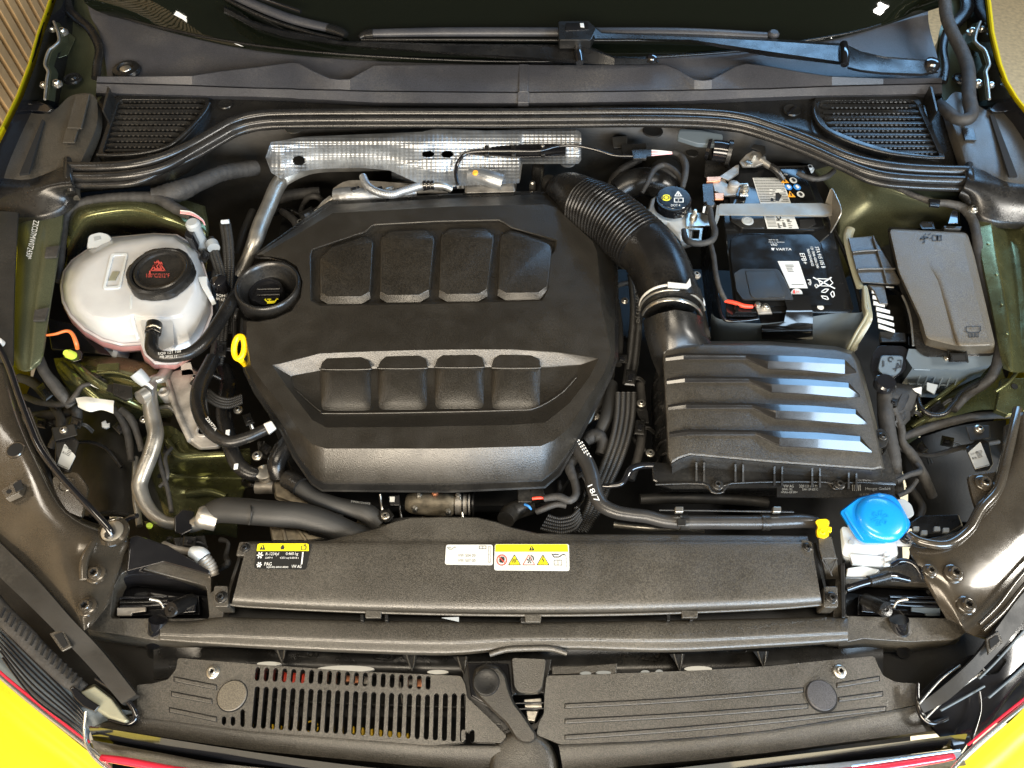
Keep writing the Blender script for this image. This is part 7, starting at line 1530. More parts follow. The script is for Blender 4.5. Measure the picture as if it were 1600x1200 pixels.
# ================================================================== grille tray, left slotted and right grooved
lt = thing('slotted_tray', 'textured plastic tray with a long row of vertical slots, lower left', 'grille tray', (480, 1100, -.09))
lo = [(278, 1028), (400, 1038), (560, 1049), (720, 1056), (727, 1070), (730, 1090), (760, 1118), (792, 1150), (780, 1164), (680, 1165), (400, 1143), (214, 1120), (214, 1070), (238, 1068), (262, 1062), (275, 1046)]
ytl = lambda x: 1041+(x-398)*.049
holes = []
def slot(xt, yt, xb, yb, w_=7.6):
    r = w_/2
    return [(xt-r, yt+r), (xt-r*.6, yt+r*.25), (xt, yt), (xt+r*.6, yt+r*.25), (xt+r, yt+r), (xb+r, yb-r), (xb+r*.6, yb-r*.25), (xb, yb), (xb-r*.6, yb-r*.25), (xb-r, yb-r)]
for i in range(20):
    x = 403+i*14.0; y = 1042+i*.72
    holes.append(slot(x, y, x-1.5+i*.06, y+22))
for i in range(24):
    x = 399+i*14.0; y = 1072+i*.68
    if i >= 20: y = 1083
    holes.append(slot(x+3, y, x-2+i*.15, 1138+i*.95, 8))
for (x, a, b) in ((350, 1119, 1133), (364, 1119, 1134), (724, 1140, 1160), (738, 1140, 1160), (379, 1108, 1136)): holes.append(slot(x, a, x, b, 7))
plate('tray_plate', rnd(lo, 4), holes, -.0765, .010, M['grain2'], lt, bev=.0009, inmat=M['black'])
def groove(par, x0, y0, x1, y1, w_=6.5, z=-.0760, n=8, bend=0):
    pts = [(x0+(x1-x0)*t/n, y0+(y1-y0)*t/n-bend*math.sin(math.pi*t/n)) for t in range(n+1)]
    mb = MB()
    top = [(a, b-w_/2) for a, b in pts]; bot = [(a, b+w_/2) for a, b in pts[::-1]]
    prism('groove_bar', top+bot, z+.001, .003, M['grain2'], par, bev=.0009)
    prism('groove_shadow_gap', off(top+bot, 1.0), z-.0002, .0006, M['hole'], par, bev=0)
for a in ((272, 1061, 338, 1074), (268, 1084, 331, 1096), (265, 1109, 338, 1124)): groove(lt, *a)
lathe('round_cap', (363, 1087, -.0765), [(22.5, -.002), (22.5, .0015), (21.5, .0022), (12, .0024)], M['grain3'], lt, n=44)
lathe('cap_gap', (363, 1087.5, -.0764), [(24, 0), (24, .0004)], M['hole'], lt, n=44)
screw((333, 1050, -.0755), 10, lt, 'steel')
loft('tray_front_roll', [[(142, 1112, -.075), (214, 1120, -.0765), (400, 1143, -.077), (680, 1165, -.077), (782, 1166, -.078)], [(142, 1116, -.074), (214, 1126, -.0755), (400, 1150, -.0755), (680, 1172, -.076), (782, 1173, -.077)], [(140, 1134, -.084), (214, 1146, -.084), (400, 1173, -.085), (640, 1196, -.086), (790, 1205, -.086)], [(141, 1137, -.12), (214, 1150, -.12), (400, 1178, -.12), (640, 1202, -.12), (790, 1212, -.12)]], M['grain2'], lt, closed=False, cap1=False, smooth=50)
for k in range(3): tag(prism('foam_patch', ell(*((420, 1037, 19, 3.5), (540, 1045, 45, 5.5), (684, 1050, 17, 3.5))[k], 24), -.086, .006, M['stk'], None, bev=.001), ('white foam patch at the left end of the slotted tray', 'widest white foam patch behind the slotted tray', 'white foam patch next to the bonnet release handle')[k], 'foam patch')
rt = thing('grooved_tray', 'textured plastic tray with long shallow grooves, lower right', 'grille tray', (1150, 1100, -.09))
ro = [(854, 1056), (1000, 1051), (1100, 1047), (1200, 1041), (1300, 1031), (1366, 1025), (1372, 1040), (1380, 1056), (1400, 1066), (1432, 1068), (1434, 1100), (1380, 1112), (1200, 1141), (1100, 1151), (1000, 1158), (876, 1163), (850, 1152), (838, 1148), (842, 1130), (850, 1115), (851, 1085)]
plate('tray_plate', rnd(ro, 5), [], -.0765, .006, M['grain2'], rt, bev=.001)
groove(rt, 883, 1103, 1255, 1078, bend=-2.5); groove(rt, 883, 1127, 1262, 1103, bend=-2); groove(rt, 883, 1152, 1384, 1107, bend=-4)
groove(rt, 1308, 1071, 1374, 1060); groove(rt, 1311, 1093, 1379, 1084)
lathe('round_cap', (1282, 1087, -.0765), [(22.5, -.002), (22.5, .0040), (21.5, .0048), (12, .005)], M['cowl'], rt, n=44)
lathe('cap_gap', (1283.5, 1088, -.0764), [(24.5, 0), (24.5, .0005)], M['hole'], rt, n=44)
screw((1312, 1049, -.0755), 10, rt, 'steel')
loft('tray_front_roll', [[(872, 1164, -.0775), (1000, 1159, -.077), (1100, 1152, -.077), (1200, 1142, -.077), (1380, 1113, -.077), (1434, 1102, -.0765), (1510, 1090, -.078)], [(874, 1169, -.076), (1000, 1164, -.0755), (1100, 1157, -.0755), (1200, 1147, -.0755), (1380, 1119, -.0755), (1434, 1109, -.0755), (1510, 1104, -.078)], [(880, 1206, -.086), (1000, 1196, -.086), (1100, 1187, -.086), (1200, 1176, -.086), (1380, 1152, -.085), (1434, 1145, -.085), (1512, 1136, -.085)], [(880, 1212, -.12), (1000, 1202, -.12), (1100, 1192, -.12), (1200, 1180, -.12), (1380, 1156, -.12), (1434, 1149, -.12), (1512, 1142, -.12)]], M['grain2'], rt, closed=False, cap1=False, smooth=50)
# trough between rail and trays
tg_ = thing('grille_trough', 'grimy black trough with small ribs between rail and trays', 'trough', (800, 1035, -.12))
sheet('trough_floor', [[(240, 1000, -.10), (400, 1004, -.10), (560, 1012, -.10), (800, 1014, -.10), (1050, 1010, -.10), (1250, 1000, -.10), (1380, 990, -.10)], [(240, 1035, -.115), (400, 1035, -.115), (560, 1040, -.115), (800, 1045, -.115), (1050, 1042, -.115), (1250, 1036, -.115), (1380, 1020, -.115)], [(240, 1062, -.11), (400, 1050, -.11), (560, 1056, -.11), (800, 1066, -.11), (1050, 1060, -.11), (1250, 1050, -.11), (1380, 1060, -.11)]], M['black'], tg_)
for x, y in ((437, 1010), (640, 1022), (720, 1026), (1058, 1022), (1189, 1018)):
    loft('web', [[(x-12, y, -.09), (x+6, y+26, -.085), (x+12, y, -.09)], [(x-12, y, -.112), (x+6, y+26, -.112), (x+12, y, -.112)]], M['black'], tg_, cap0=True)
    tube('web_edge', [(x-5, y, -.084, 1.2), (x+4, y+26, -.082, 1.2), (x+8, y, -.084, 1.2)], M['grain2'], tg_, res=6, n=2)
for x, y in ((480, 1027), (600, 1030), (1020, 1030), (1150, 1018)):
    tube('moulded_loop', [(x-16, y-7, -.108, 1.2), (x-14, y, -.106, 1.2), (x+14, y+1, -.106, 1.2), (x+17, y-7, -.108, 1.2)], M['black'], tg_, res=6, n=3); lathe('loop_hole', (x+6, y-5, -.108), [(5, 0), (4.5, .002), (3, .001)], M['black'], tg_, n=14)
prism('right_deck', [(905, 1040), (965, 1036), (963, 1052), (862, 1054), (862, 1040)], -.098, .004, M['grain2'], tg_)
for k in range(5):
    x, y, r = ((915, 1052, 9), (943, 1051, 12), (1008, 1050, 7), (1030, 1049, 6), (1091, 1045, 22))[k]
    tag(prism('foam_patch', ell(x, y, r, 3.2 if k < 4 else 4.5, 24), -.088, .006, M['stk'] if k == 4 else M['greyp'], None, bev=.001), ('grey foam patch just right of the tongue', 'second grey foam patch right of the tongue', 'small grey foam patch above the grooved tray', 'smallest grey foam patch above the grooved tray', 'wide white foam patch above the grooved tray')[k], 'foam patch')
# coloured bits deep below the slots
dl = thing('condenser', 'dark condenser block with yellow clips seen through the slots', 'condenser', (540, 1100, -.2))
loft('core', [zz([(250, 1060), (760, 1060), (760, 1120), (250, 1120)], -.30), zz([(250, 1060), (760, 1060), (760, 1120), (250, 1120)], -.20)], M['deep'], dl)
for i, x in enumerate((423, 435, 549, 564, 578, 592, 607, 621, 634)): prism('yellow_clip', [(x-5, 1131+i*1.8), (x+5, 1131+i*1.8), (x+5, 1143+i*1.8), (x-5, 1143+i*1.8)], -.13, .01, M['ylw'], dl)
tube('yellow_ring', [(p[0], p[1], -.13, 1.4) for p in ell(487, 1136, 10, 9, 20)], M['ylw'], dl, res=6, n=2)
for x, y, m in ((446, 1058, 'red'), (458, 1060, 'red'), (472, 1062, 'red'), (543, 1058, 'copper'), (556, 1060, 'copper'), (571, 1062, 'cast'), (640, 1063, 'cast'), (655, 1066, 'copper')): box('fin_block', P(x, y, -.14), (.010, .014, .010), M[m], dl, bev=.001)
for i in range(14): x = 400+i*25; tube('fin', [(x, 1066, -.18, 1.5), (x+4, 1100, -.18, 1.5)], M['cast' if i % 3 == 0 else 'matte'], dl, res=6)
tube('cross_tube', [(380, 1092, -.15, 3), (560, 1100, -.15, 3), (740, 1106, -.15, 3)], M['matte'], dl)
# centre: tongue, striker hole and release handle
cm = thing('centre_mount', 'black centre mount between the two trays with a hole and tongue', 'mount', (790, 1100, -.09))
plate('mount_plate', [(722, 1034), (862, 1030), (856, 1060), (852, 1115), (840, 1138), (800, 1165), (765, 1150), (726, 1120)], [rnd([(800, 1085), (850, 1082), (850, 1112), (838, 1130), (824, 1132), (806, 1116)], 5)], -.088, .01, M['black'], cm, bev=.001)
loft('tongue', [zz(rnd([(798, 1028), (854, 1030), (849, 1076), (842, 1085), (808, 1086), (801, 1076)], 5), -.085), zz(rnd([(800, 1028), (853, 1030), (847, 1073), (840, 1081), (811, 1082), (804, 1073)], 5), -.068)], M['grain2'], cm, bev=.002, smooth=50)
for q in ([(818, 1092), (846, 1090), (848, 1106), (820, 1106)], [(822, 1110), (842, 1110), (836, 1128), (824, 1126)]): prism('striker_block', q, -.095, .01, M['steel'], cm)
for y in (1099, 1108): tube('striker_bar', [(806, y, -.090, 1.8), (852, y-1, -.090, 1.8)], M['gloss'], cm, res=8)
lathe('boss', (816, 1195, -.07), [(60, -.04), (56, -.02), (50, -.010), (42, -.0075), (12, -.007)], M['grain2'], cm, n=40, smooth=70)
loft('release_bracket', [zz([(728, 1035), (796, 1036), (798, 1050), (804, 1100), (776, 1115), (734, 1090)], -.10), zz([(729, 1036), (794, 1037), (796, 1050), (800, 1096), (776, 1110), (736, 1088)], -.082)], M['gloss'], cm, bev=.002)
for q in ([(736, 1095), (730, 1110), (746, 1128), (784, 1132)], [(741, 1116), (752, 1117), (755, 1122)]): tube('bracket_edge', [(a, b, -.086, 1.4) for a, b in q], M['grain2'], cm, res=6)
rh = thing('release_handle', 'black bonnet release handle with a round knob and slanting blade', 'handle', (780, 1090, -.06))
hb_ = [(738, 1062), (742, 1044), (758, 1036), (778, 1040), (790, 1054), (796, 1078), (804, 1098), (818, 1116), (838, 1146), (838, 1156), (830, 1162), (818, 1162), (806, 1156), (790, 1130), (770, 1112), (750, 1092), (740, 1078)]
loft('handle_body', [zz(rnd(hb_, 5), -.080), zz(rnd(off(hb_, -.5), 5), -.060), zz(rnd(off(hb_, -3.5), 5), -.056)], M['grain'], rh, smooth=50)
lathe('knob', (760, 1067, -.058), [(20.5, -.01), (20.5, .004), (19.5, .006), (17, .0062), (12, .0055), (4, .0052)], M['black'], rh, n=44)
# ================================================================== headlamps and seals
def lamp(L, rows_r, name_lab, ribs_, inner):
    t = thing('headlamp', name_lab, 'headlamp', L, 'headlamps')
    return t
hl = thing('headlamp', 'dark ribbed headlamp lens at the lower left corner', 'headlamp', (80, 1070, -.08), 'headlamps')
sheet('lens', [
    [(-70, 885, -.055), (0, 955, -.055), (60, 1010, -.055), (110, 1066, -.06), (155, 1100, -.065), (212, 1112, -.07)],
    [(-80, 940, -.06), (-5, 1010, -.06), (50, 1058, -.06), (92, 1102, -.065), (120, 1128, -.07), (140, 1140, -.075)],
    [(-90, 985, -.07), (-2, 1052, -.07), (55, 1102, -.07), (100, 1140, -.075), (125, 1160, -.08), (150, 1185, -.085)]], M['bluegrey'], hl, nu=5, nv=6, th=.004)
for k in range(7):
    t = k/6; tube('lens_rib', [(-20+4*k, 962+t*66, -.052, 1.6), (50, 1030+t*58, -.053, 1.5), (110, 1090+t*44, -.06, 1.3), (134, 1120+t*34, -.066, 1)], M['gloss'], hl, res=8)
tube('sealing_profile', [(-40, 905, -.045, 14), (0, 955, -.045, 14), (35, 990, -.046, 14), (70, 1026, -.05, 13), (105, 1060, -.055, 12), (130, 1078, -.06, 10)], M['tape'], hl, squash=.5, res=16)
for i in range(16):
    t = i/15; x = 2+t*120; y = 956+t*110
    prism('seal_slit', [(x-4, y+8), (x-1, y+9), (x+6, y-7), (x+3, y-8)], -.036-t*.012, .002, M['hole'], hl, bev=0)
loft('clear_corner', [zz([(120, 1082), (148, 1068), (178, 1090), (196, 1115), (208, 1128), (200, 1134), (170, 1126), (140, 1104)], -.075), zz([(124, 1082), (148, 1072), (174, 1092), (190, 1114), (200, 1126), (194, 1128), (170, 1120), (144, 1102)], -.056)], M['clearg'], hl, bev=.002)
tube('corner_edge', [(150, 1060, -.055, 3), (180, 1080, -.056, 3.5), (205, 1102, -.06, 4), (212, 1120, -.064, 5), (200, 1131, -.066, 4), (170, 1124, -.066, 3)], M['gloss'], hl)
loft('lens_clip', [zz([(108, 1074), (116, 1072), (138, 1090), (160, 1104), (150, 1116), (126, 1106), (114, 1092)], -.07), zz([(109, 1075), (116, 1073), (136, 1090), (156, 1103), (148, 1112), (128, 1103), (116, 1091)], -.050)], M['gloss'], hl, bev=.0015)
tube('washer_lead', [(134, 1112, -.055, 2.5), (132, 1140, -.058, 2.5), (136, 1165, -.06, 2.5), (150, 1186, -.062, 2.5), (172, 1204, -.065, 2.5)], M['chrome'], hl)
hr_ = thing('headlamp', 'glossy dark headlamp top at the lower right corner', 'headlamp', (1500, 1070, -.08), 'headlamps')
sheet('lens', [
    [(1680, 900, -.055), (1606, 960, -.055), (1560, 1010, -.055), (1500, 1030, -.06), (1450, 1070, -.065), (1432, 1090, -.07)],
    [(1690, 960, -.06), (1618, 1020, -.06), (1570, 1060, -.06), (1520, 1075, -.065), (1475, 1110, -.07), (1450, 1128, -.075)],
    [(1690, 1040, -.07), (1608, 1088, -.07), (1562, 1124, -.07), (1530, 1148, -.075), (1512, 1162, -.08), (1500, 1180, -.085)]], M['gloss'], hr_, nu=5, nv=6, th=.004)
for k, q in enumerate(([(1436, 1100), (1470, 1062), (1500, 1040)], [(1445, 1124), (1480, 1090), (1535, 1050)], [(1470, 1110), (1510, 1088), (1538, 1072)], [(1530, 1060), (1560, 1030), (1600, 985)], [(1545, 1090), (1580, 1060), (1612, 1030)])):
    tube('lens_edge', [(a, b, -.054-.003*(k % 3), 1.8) for a, b in q], M['bluegrey'] if k > 1 else M['alu'], hr_, res=8)
loft('lamp_pocket', [zz(rnd([(1534, 1042), (1560, 1022), (1574, 1032), (1560, 1052), (1540, 1056)], 4), -.054), zz(rnd([(1538, 1042), (1560, 1026), (1570, 1033), (1558, 1049), (1542, 1052)], 4), -.060)], M['black'], hr_)
tube('corner_edge', [(1434, 1068, -.058, 3), (1434, 1095, -.06, 4), (1440, 1118, -.064, 5), (1456, 1130, -.066, 4.5), (1480, 1122, -.066, 3)], M['gloss'], hr_)
tube('washer_lead', [(1530, 1080, -.055, 2), (1532, 1110, -.058, 2), (1520, 1150, -.06, 3), (1512, 1172, -.062, 3), (1496, 1190, -.065, 3)], M['gloss'], hr_)
for q in ([(1530, 975, -.022, 3), (1560, 945, -.02, 3), (1590, 905, -.016, 3), (1640, 850, -.01, 3)], [(1536, 985, -.026, 3.5), (1568, 955, -.024, 3.5), (1600, 915, -.02, 3.5), (1650, 860, -.014, 3.5)]): tube('pressed_edge', q, M['brown'], car)
# lower right pieces below the washer neck
lw = thing('pump_hose', 'short glossy black hose with a sleeve below the washer neck', 'hose', (1350, 915, -.05))
tube('hose', [(1322, 920, -.05, 6), (1345, 912, -.046, 6.5), (1370, 905, -.045, 7.5), (1392, 900, -.046, 7), (1420, 906, -.05, 5)], M['gloss'], lw, n=8)
tube('sleeve', [(1358, 908, -.043, 8.5), (1388, 900, -.043, 8.5)], M['black'], lw, n=2, res=18)
hose('thin_hose', 'thin glossy hose curving right of the white washer neck', 'hose', [(1392, 884, -.03, 4), (1408, 876, -.028, 4), (1425, 880, -.028, 4), (1436, 892, -.03, 4), (1440, 904, -.034, 4)], 'gloss', n=8)
prism('mount_deck', [(1425, 815), (1500, 812), (1510, 840), (1440, 850), (1420, 838)], -.06, .01, M['black'], tg_) if 0 else None
cb = thing('clip_block', 'black block with small grey clips right of the blue cap', 'block', (1450, 825, -.05))
loft('block_body', [zz([(1420, 818), (1436, 806), (1498, 804), (1505, 822), (1480, 840), (1430, 838)], -.10), zz([(1421, 817), (1437, 806), (1497, 804), (1503, 820), (1478, 835), (1431, 834)], -.06)], M['black'], cb, bev=.002)
for x, y in ((1427, 822), (1440, 828), (1460, 822), (1474, 824)): prism('grey_clip', [(x, y), (x+10, y), (x+10, y+8), (x, y+8)], -.054, .006, M['greyp'], cb)
# ================================================================== wells, engine and deep parts
wl_ = thing('wheel_arch_liner', 'dark curved wheel arch liner inside the left well', 'liner', (180, 740, -.2))
sheet('liner', [[(70, 600, -.24), (130, 610, -.19), (180, 622, -.17), (235, 640, -.2)], [(90, 690, -.21), (140, 680, -.15), (190, 680, -.135), (235, 700, -.17)], [(100, 745, -.2), (145, 740, -.14), (195, 740, -.13), (240, 750, -.17)], [(110, 805, -.18), (150, 806, -.13), (200, 808, -.125), (262, 822, -.18)]], M['matte'], wl_, nu=5, nv=5)
tube('liner_edge', [(140, 806, -.1, 3), (170, 800, -.095, 3), (200, 804, -.095, 3)], M['black'], wl_)
tag(loft('push_clip', [zz([(158, 660), (165, 656), (167, 662), (172, 660), (172, 668), (166, 671), (159, 668)], -.115), zz([(159, 660), (165, 657), (167, 662), (171, 661), (171, 667), (166, 669), (160, 667)], -.105)], M['white'], None), 'tiny white push clip on the left liner', 'clip')
wr_ = thing('wheel_arch_liner', 'dark smooth wheel arch liner inside the right well', 'liner', (1470, 740, -.2))
sheet('liner', [[(1405, 690, -.22), (1450, 680, -.17), (1500, 665, -.16), (1575, 655, -.2)], [(1410, 730, -.22), (1460, 725, -.19), (1510, 720, -.18), (1570, 715, -.2)], [(1420, 780, -.22), (1460, 780, -.19), (1500, 780, -.18), (1550, 780, -.2)], [(1400, 830, -.2), (1450, 820, -.16), (1490, 815, -.16), (1530, 815, -.2)]], M['deep'], wr_, nu=5, nv=5)
eb = thing('engine_block', 'grimy cast engine parts showing below the cover edges', 'engine', (650, 720, -.3))
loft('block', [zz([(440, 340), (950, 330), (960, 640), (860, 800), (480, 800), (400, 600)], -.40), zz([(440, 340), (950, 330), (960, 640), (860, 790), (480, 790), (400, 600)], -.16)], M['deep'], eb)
loft('pump_housing', [zz([(425, 750), (462, 748), (478, 770), (505, 786), (500, 800), (470, 796), (430, 780)], -.16), zz([(426, 750), (460, 748), (476, 770), (503, 785), (498, 796), (470, 790), (431, 776)], -.095)], M['castdirty'], eb, bev=.003)
tube('pump_neck', [(400, 762, -.10, 10), (428, 762, -.10, 10)], M['cast'], eb, res=18); lathe('pump_ring', (414, 740, -.085), [(13, -.01), (14, 0), (13, .006), (8, .007)], M['steel'], eb, n=20)
loft('oil_pan_rib', [zz([(420, 815), (468, 820), (485, 835), (508, 842), (480, 846), (425, 846)], -.14), zz([(421, 816), (466, 820), (484, 835), (506, 841), (478, 844), (426, 844)], -.09)], M['castdirty'], eb, bev=.003)
tube('cast_web', [(440, 818, -.085, 3), (446, 845, -.085, 3)], M['castdirty'], eb); tube('cast_web', [(462, 822, -.085, 2.5), (478, 844, -.085, 2.5)], M['castdirty'], eb)
tube('starter_body', [(635, 785, -.10, 12), (650, 786, -.10, 18), (700, 788, -.10, 18.5), (712, 789, -.10, 14)], M['castdirty'], eb, n=3, res=24, smooth=40)
tube('starter_nose', [(712, 788, -.10, 17), (735, 788, -.10, 17)], M['cast'], eb, n=2, res=24, smooth=40)
for x in (722, 730, 738): tube('starter_ring', [(x, 788, -.10, 18.5), (x+2.5, 788, -.10, 18.5)], M['black'], eb, n=2, res=24)
for x, y, m in ((655, 775, 'steel'), (680, 772, 'copper'), (648, 795, 'steel'), (700, 800, 'steel'), (716, 775, 'steel')): lathe('nut', (x, y, -.082), [(5, -.004), (5, .004), (3, .006)], M[m], eb, n=6)
for x in (594, 622, 718): tube('pipe_run', [(x, 772, -.08, 2.2), (x+2, 790, -.09, 2.4), (x+6, 815, -.10, 2.4)], M['steel' if x != 622 else 'black'], eb, res=8)
loft('lug', [zz([(592, 798), (608, 794), (617, 806), (608, 818), (594, 814)], -.09), zz([(593, 798), (608, 795), (616, 806), (607, 816), (595, 812)], -.062)], M['black'], eb, bev=.0015); screw((602, 806, -.061), 6.5, eb, 'steel')
loft('connector_stub', [zz([(606, 774), (626, 773), (626, 792), (608, 792)], -.11), zz([(607, 774), (625, 773), (625, 790), (609, 790)], -.075)], M['gloss'], eb, bev=.0015)
prism('data_tag', [(609, 776), (617, 776), (616, 784), (609, 784)], -.0735, .001, M['stk'], eb, bev=0)
tube('dark_pipe', [(790, 812, -.08, 14), (800, 800, -.09, 15), (830, 790, -.10, 14)], M['matte'], eb)
for q, r, m in (([(480, 804), (520, 812), (560, 822)], 4, 'castdirty'), ([(530, 800), (536, 830)], 5, 'steel'), ([(560, 812), (600, 824)], 6, 'castdirty')): tube('small_casting', [(a, b, -.12, r) for a, b in q], M[m], eb)
for x, y, a in ((820, 775, 0), (838, 770, .2)): box('plug_block', P(x, y, -.085), (.022, .03, .02), M['black'], eb, rot=(0, 0, a))
hose('red_wire', 'short pink red wire under the lower right corner of the cover', 'wire', [(832, 779, -.06, 2.5), (840, 778, -.058, 2.5), (850, 778, -.06, 2)], 'red', res=8)
hose('blue_wire', 'tiny blue and purple wires beside the short red wire', 'wire', [(820, 788, -.065, 2), (826, 791, -.062, 2), (830, 796, -.066, 1.6)], 'inkb', res=8)
hose('taped_cable', 'taped cable curling below the lower right corner of the cover', 'cable', [(850, 779, -.06, 5), (872, 776, -.055, 6), (890, 782, -.055, 6), (900, 772, -.056, 6), (898, 752, -.058, 7), (890, 730, -.06, 8), (900, 712, -.07, 8)], 'tape', n=8, lump=.06)
hose('taped_cable', 'second taped cable from the pink wire toward the ribbed conduits', 'cable', [(838, 800, -.07, 5), (850, 795, -.065, 5), (870, 788, -.062, 5), (885, 790, -.062, 5)], 'tape', n=8, lump=.05)
hose('engine_hose', 'grey rubber hose between the cover edge and the ribbed conduits', 'hose', [(955, 600, -.09, 10), (952, 630, -.085, 11), (946, 655, -.08, 10), (935, 680, -.085, 9)], 'foam', n=8, res=16)
hose('engine_hose', 'dark hose strip showing right of the cover lower edge', 'hose', [(963, 470, -.08, 5), (968, 520, -.08, 6), (966, 570, -.08, 6)], 'matte', n=8)
hose('curved_hose', 'curved blue grey hose tucked behind the cover lower right edge', 'hose', [(905, 662, -.07, 6), (918, 655, -.065, 6.5), (924, 640, -.07, 6)], 'bluegrey', n=8)
hose('taped_cable', 'crumpled taped cable between the cover and the 18/7 pipe', 'cable', [(915, 690, -.085, 9), (930, 680, -.08, 11), (942, 690, -.08, 10), (938, 710, -.085, 9)], 'tape', n=8, lump=.1)
# loose bits of harness filling the dark gaps around the engine
n_ = 0
for zone, where in (((385, 690, 440, 760), 'low in the gap left of the cover corner'), ((880, 700, 930, 800), 'deep below the lower right corner of the cover'), ((955, 420, 990, 560), 'deep in the gap between cover and intake hose'), ((330, 350, 400, 560), 'deep in the gap between coolant tank and cover'), ((430, 300, 520, 350), 'in the dark behind the upper left edge of the cover'), ((870, 255, 960, 300), 'in the dark behind the intake hose elbow'), ((960, 640, 1015, 760), 'deep left of the air filter box'), ((270, 850, 350, 905), 'in the pocket left of the radiator cover')):
    for mk, wd in (('tape', 'rough tape wrapped cable '), ('rubber', 'smooth black hose ')):
        x0, y0 = random.uniform(zone[0], zone[2]), random.uniform(zone[1], zone[3]); a = random.uniform(0, 6.28); l = random.uniform(25, 50)
        pts = [(x0, y0, -.13, 4)]
        for k in range(4):
            x0 = min(zone[2]+5, max(zone[0]-5, x0+math.cos(a)*l*.5)); y0 = min(zone[3]+5, max(zone[1]-5, y0+math.sin(a)*l*.5)); a += random.uniform(-.9, .9)
            pts.append((x0+random.uniform(-2, 2), y0+random.uniform(-2, 2), -.12+random.uniform(-.02, .02), random.uniform(3, 5.5)))
        tag(tube('loose_cable', pts, M[mk], lump=.05), wd+where, 'cable')
# left lower white filler pipe
fp = thing('charge_port', 'cream service port valve with a ribbed cap near the insulated hose', 'valve', (310, 870, -.07))
tube('port_pipe', [(256, 850, -.075, 5), (270, 856, -.07, 5), (285, 860, -.068, 5.5), (300, 862, -.066, 6)], M['cast'], fp)
tube('port_body', [(300, 862, -.062, 9), (312, 866, -.060, 12), (318, 872, -.062, 12)], M['milky'], fp, n=3, res=20)
tube('port_cap', [(318, 872, -.062, 11), (328, 886, -.07, 11), (334, 900, -.075, 9)], M['cast'], fp, rib=(.005, .001), res=20)
bl = thing('lamp_bracket_left', 'glossy black box shaped bracket left of the insulated hose', 'bracket', (230, 860, -.07)) if 0 else None
tube_ = hose('short_pin', 'short glossy black peg sticking out above the left bracket', 'peg', [(192, 815, -.05, 4), (204, 808, -.045, 4.5), (214, 806, -.04, 4)], 'gloss')
tag(lathe('green_plug', (234, 822, -.09), [(5, 0), (4, .004)], M['green'], n=12), 'tiny bright green plug beside the aluminium pipe', 'plug')
# ================================================================== extra small parts packed into the gaps
def plug(x, y, z, w_, h, lab_, m='black', a=0, wires=('tape',)):
    t = thing('wiring_connector', lab_, 'connector', (x, y, z))
    ca, sa = math.cos(a), math.sin(a)
    q = lambda k, dx=0: [(x+dx+(u*ca-v*sa)*k, y+(u*sa+v*ca)*k) for u, v in ((-w_, -h), (w_, -h), (w_, h), (-w_, h))]
    loft('housing', [zz(q(1), z-.02), zz(q(1), z), zz(q(.8), z+.002)], M[m], t, smooth=30)
    loft('latch', [zz(q(.45), z+.001), zz(q(.4), z+.006)], M['gloss'], t, bev=.0005)
    for k, wm in enumerate(wires):
        dx = (k-(len(wires)-1)/2)*3
        tube('wire', [(x+w_*ca*.9-dx*sa, y+w_*sa*.9+dx*ca, z-.006, 1.4), (x+w_*ca*1.8-dx*sa, y+w_*sa*1.8+dx*ca, z-.01, 1.6), (x+w_*ca*2.8-dx*sa*2, y+w_*sa*2.8+dx*ca+6, z-.03, 1.6)], M[wm], t, res=8)
    return t
plug(118, 660, -.06, 10, 8, 'square black plug above the left labelled module', a=.3, wires=('tape', 'tape'))
plug(70, 612, -.07, 13, 7, 'dark plug half hidden under the left wing flange', a=.9)
plug(388, 655, -.07, 9, 7, 'black plug between the looped hose and the engine cover', a=1.2, wires=('inkw', 'tape'))
plug(345, 545, -.05, 9, 12, 'upright black plug right of the coolant tank hose', a=.1, wires=('tape', 'tape'))
plug(320, 400, -.03, 7, 9, 'small black plug on the right shoulder of the coolant tank', a=.5)
plug(480, 335, -.09, 12, 8, 'dark plug behind the upper left edge of the cover', a=-.5, wires=('tape', 'inkw'))
plug(905, 735, -.08, 10, 8, 'black plug below the right end of the cover', a=1.0, wires=('tape', 'tape'))
plug(985, 590, -.06, 8, 12, 'tall dark plug left of the air filter box', a=.1, wires=('tape', 'tape'))
plug(1396, 628, -.045, 8, 6, 'small plug with pale wires on the wide grey cable', a=.3, wires=('inkw', 'inkw'))
plug(1462, 640, -.07, 14, 8, 'black plug lying on the olive rail at right', a=-.6, wires=('tape', 'tape'))
plug(296, 846, -.07, 10, 8, 'black plug under the insulated hose bracket', a=.1, wires=('tape',))
plug(1060, 405, -.06, 9, 8, 'dark plug between intake hose and battery', a=1.4, wires=('tape',))
for x, y, z, r, m, lab_ in ((402, 712, -.07, 8, 'steel', 'steel hose clamp screw left of the bent hose'), (372, 640, -.08, 7, 'alu', 'dull bolt head behind the looped hose'), (470, 350, -.10, 9, 'steel', 'steel bolt in the dark behind the cover left shoulder'), (976, 470, -.07, 6, 'steel', 'small bolt beside the ribbed intake hose'), (1088, 430, -.06, 7, 'cast', 'dull round boss between intake hose and battery'), (930, 650, -.09, 7, 'cast', 'dull boss right of the cover edge'), (1480, 560, -.03, 5, 'steel', 'small bolt at the fuse box front edge'), (225, 655, -.09, 7, 'steel', 'bolt on the olive rail left of the aluminium pipe')):
    t = thing('bolt', lab_, 'bolt', (x, y, z)); screw((x, y, z), r, t, m)
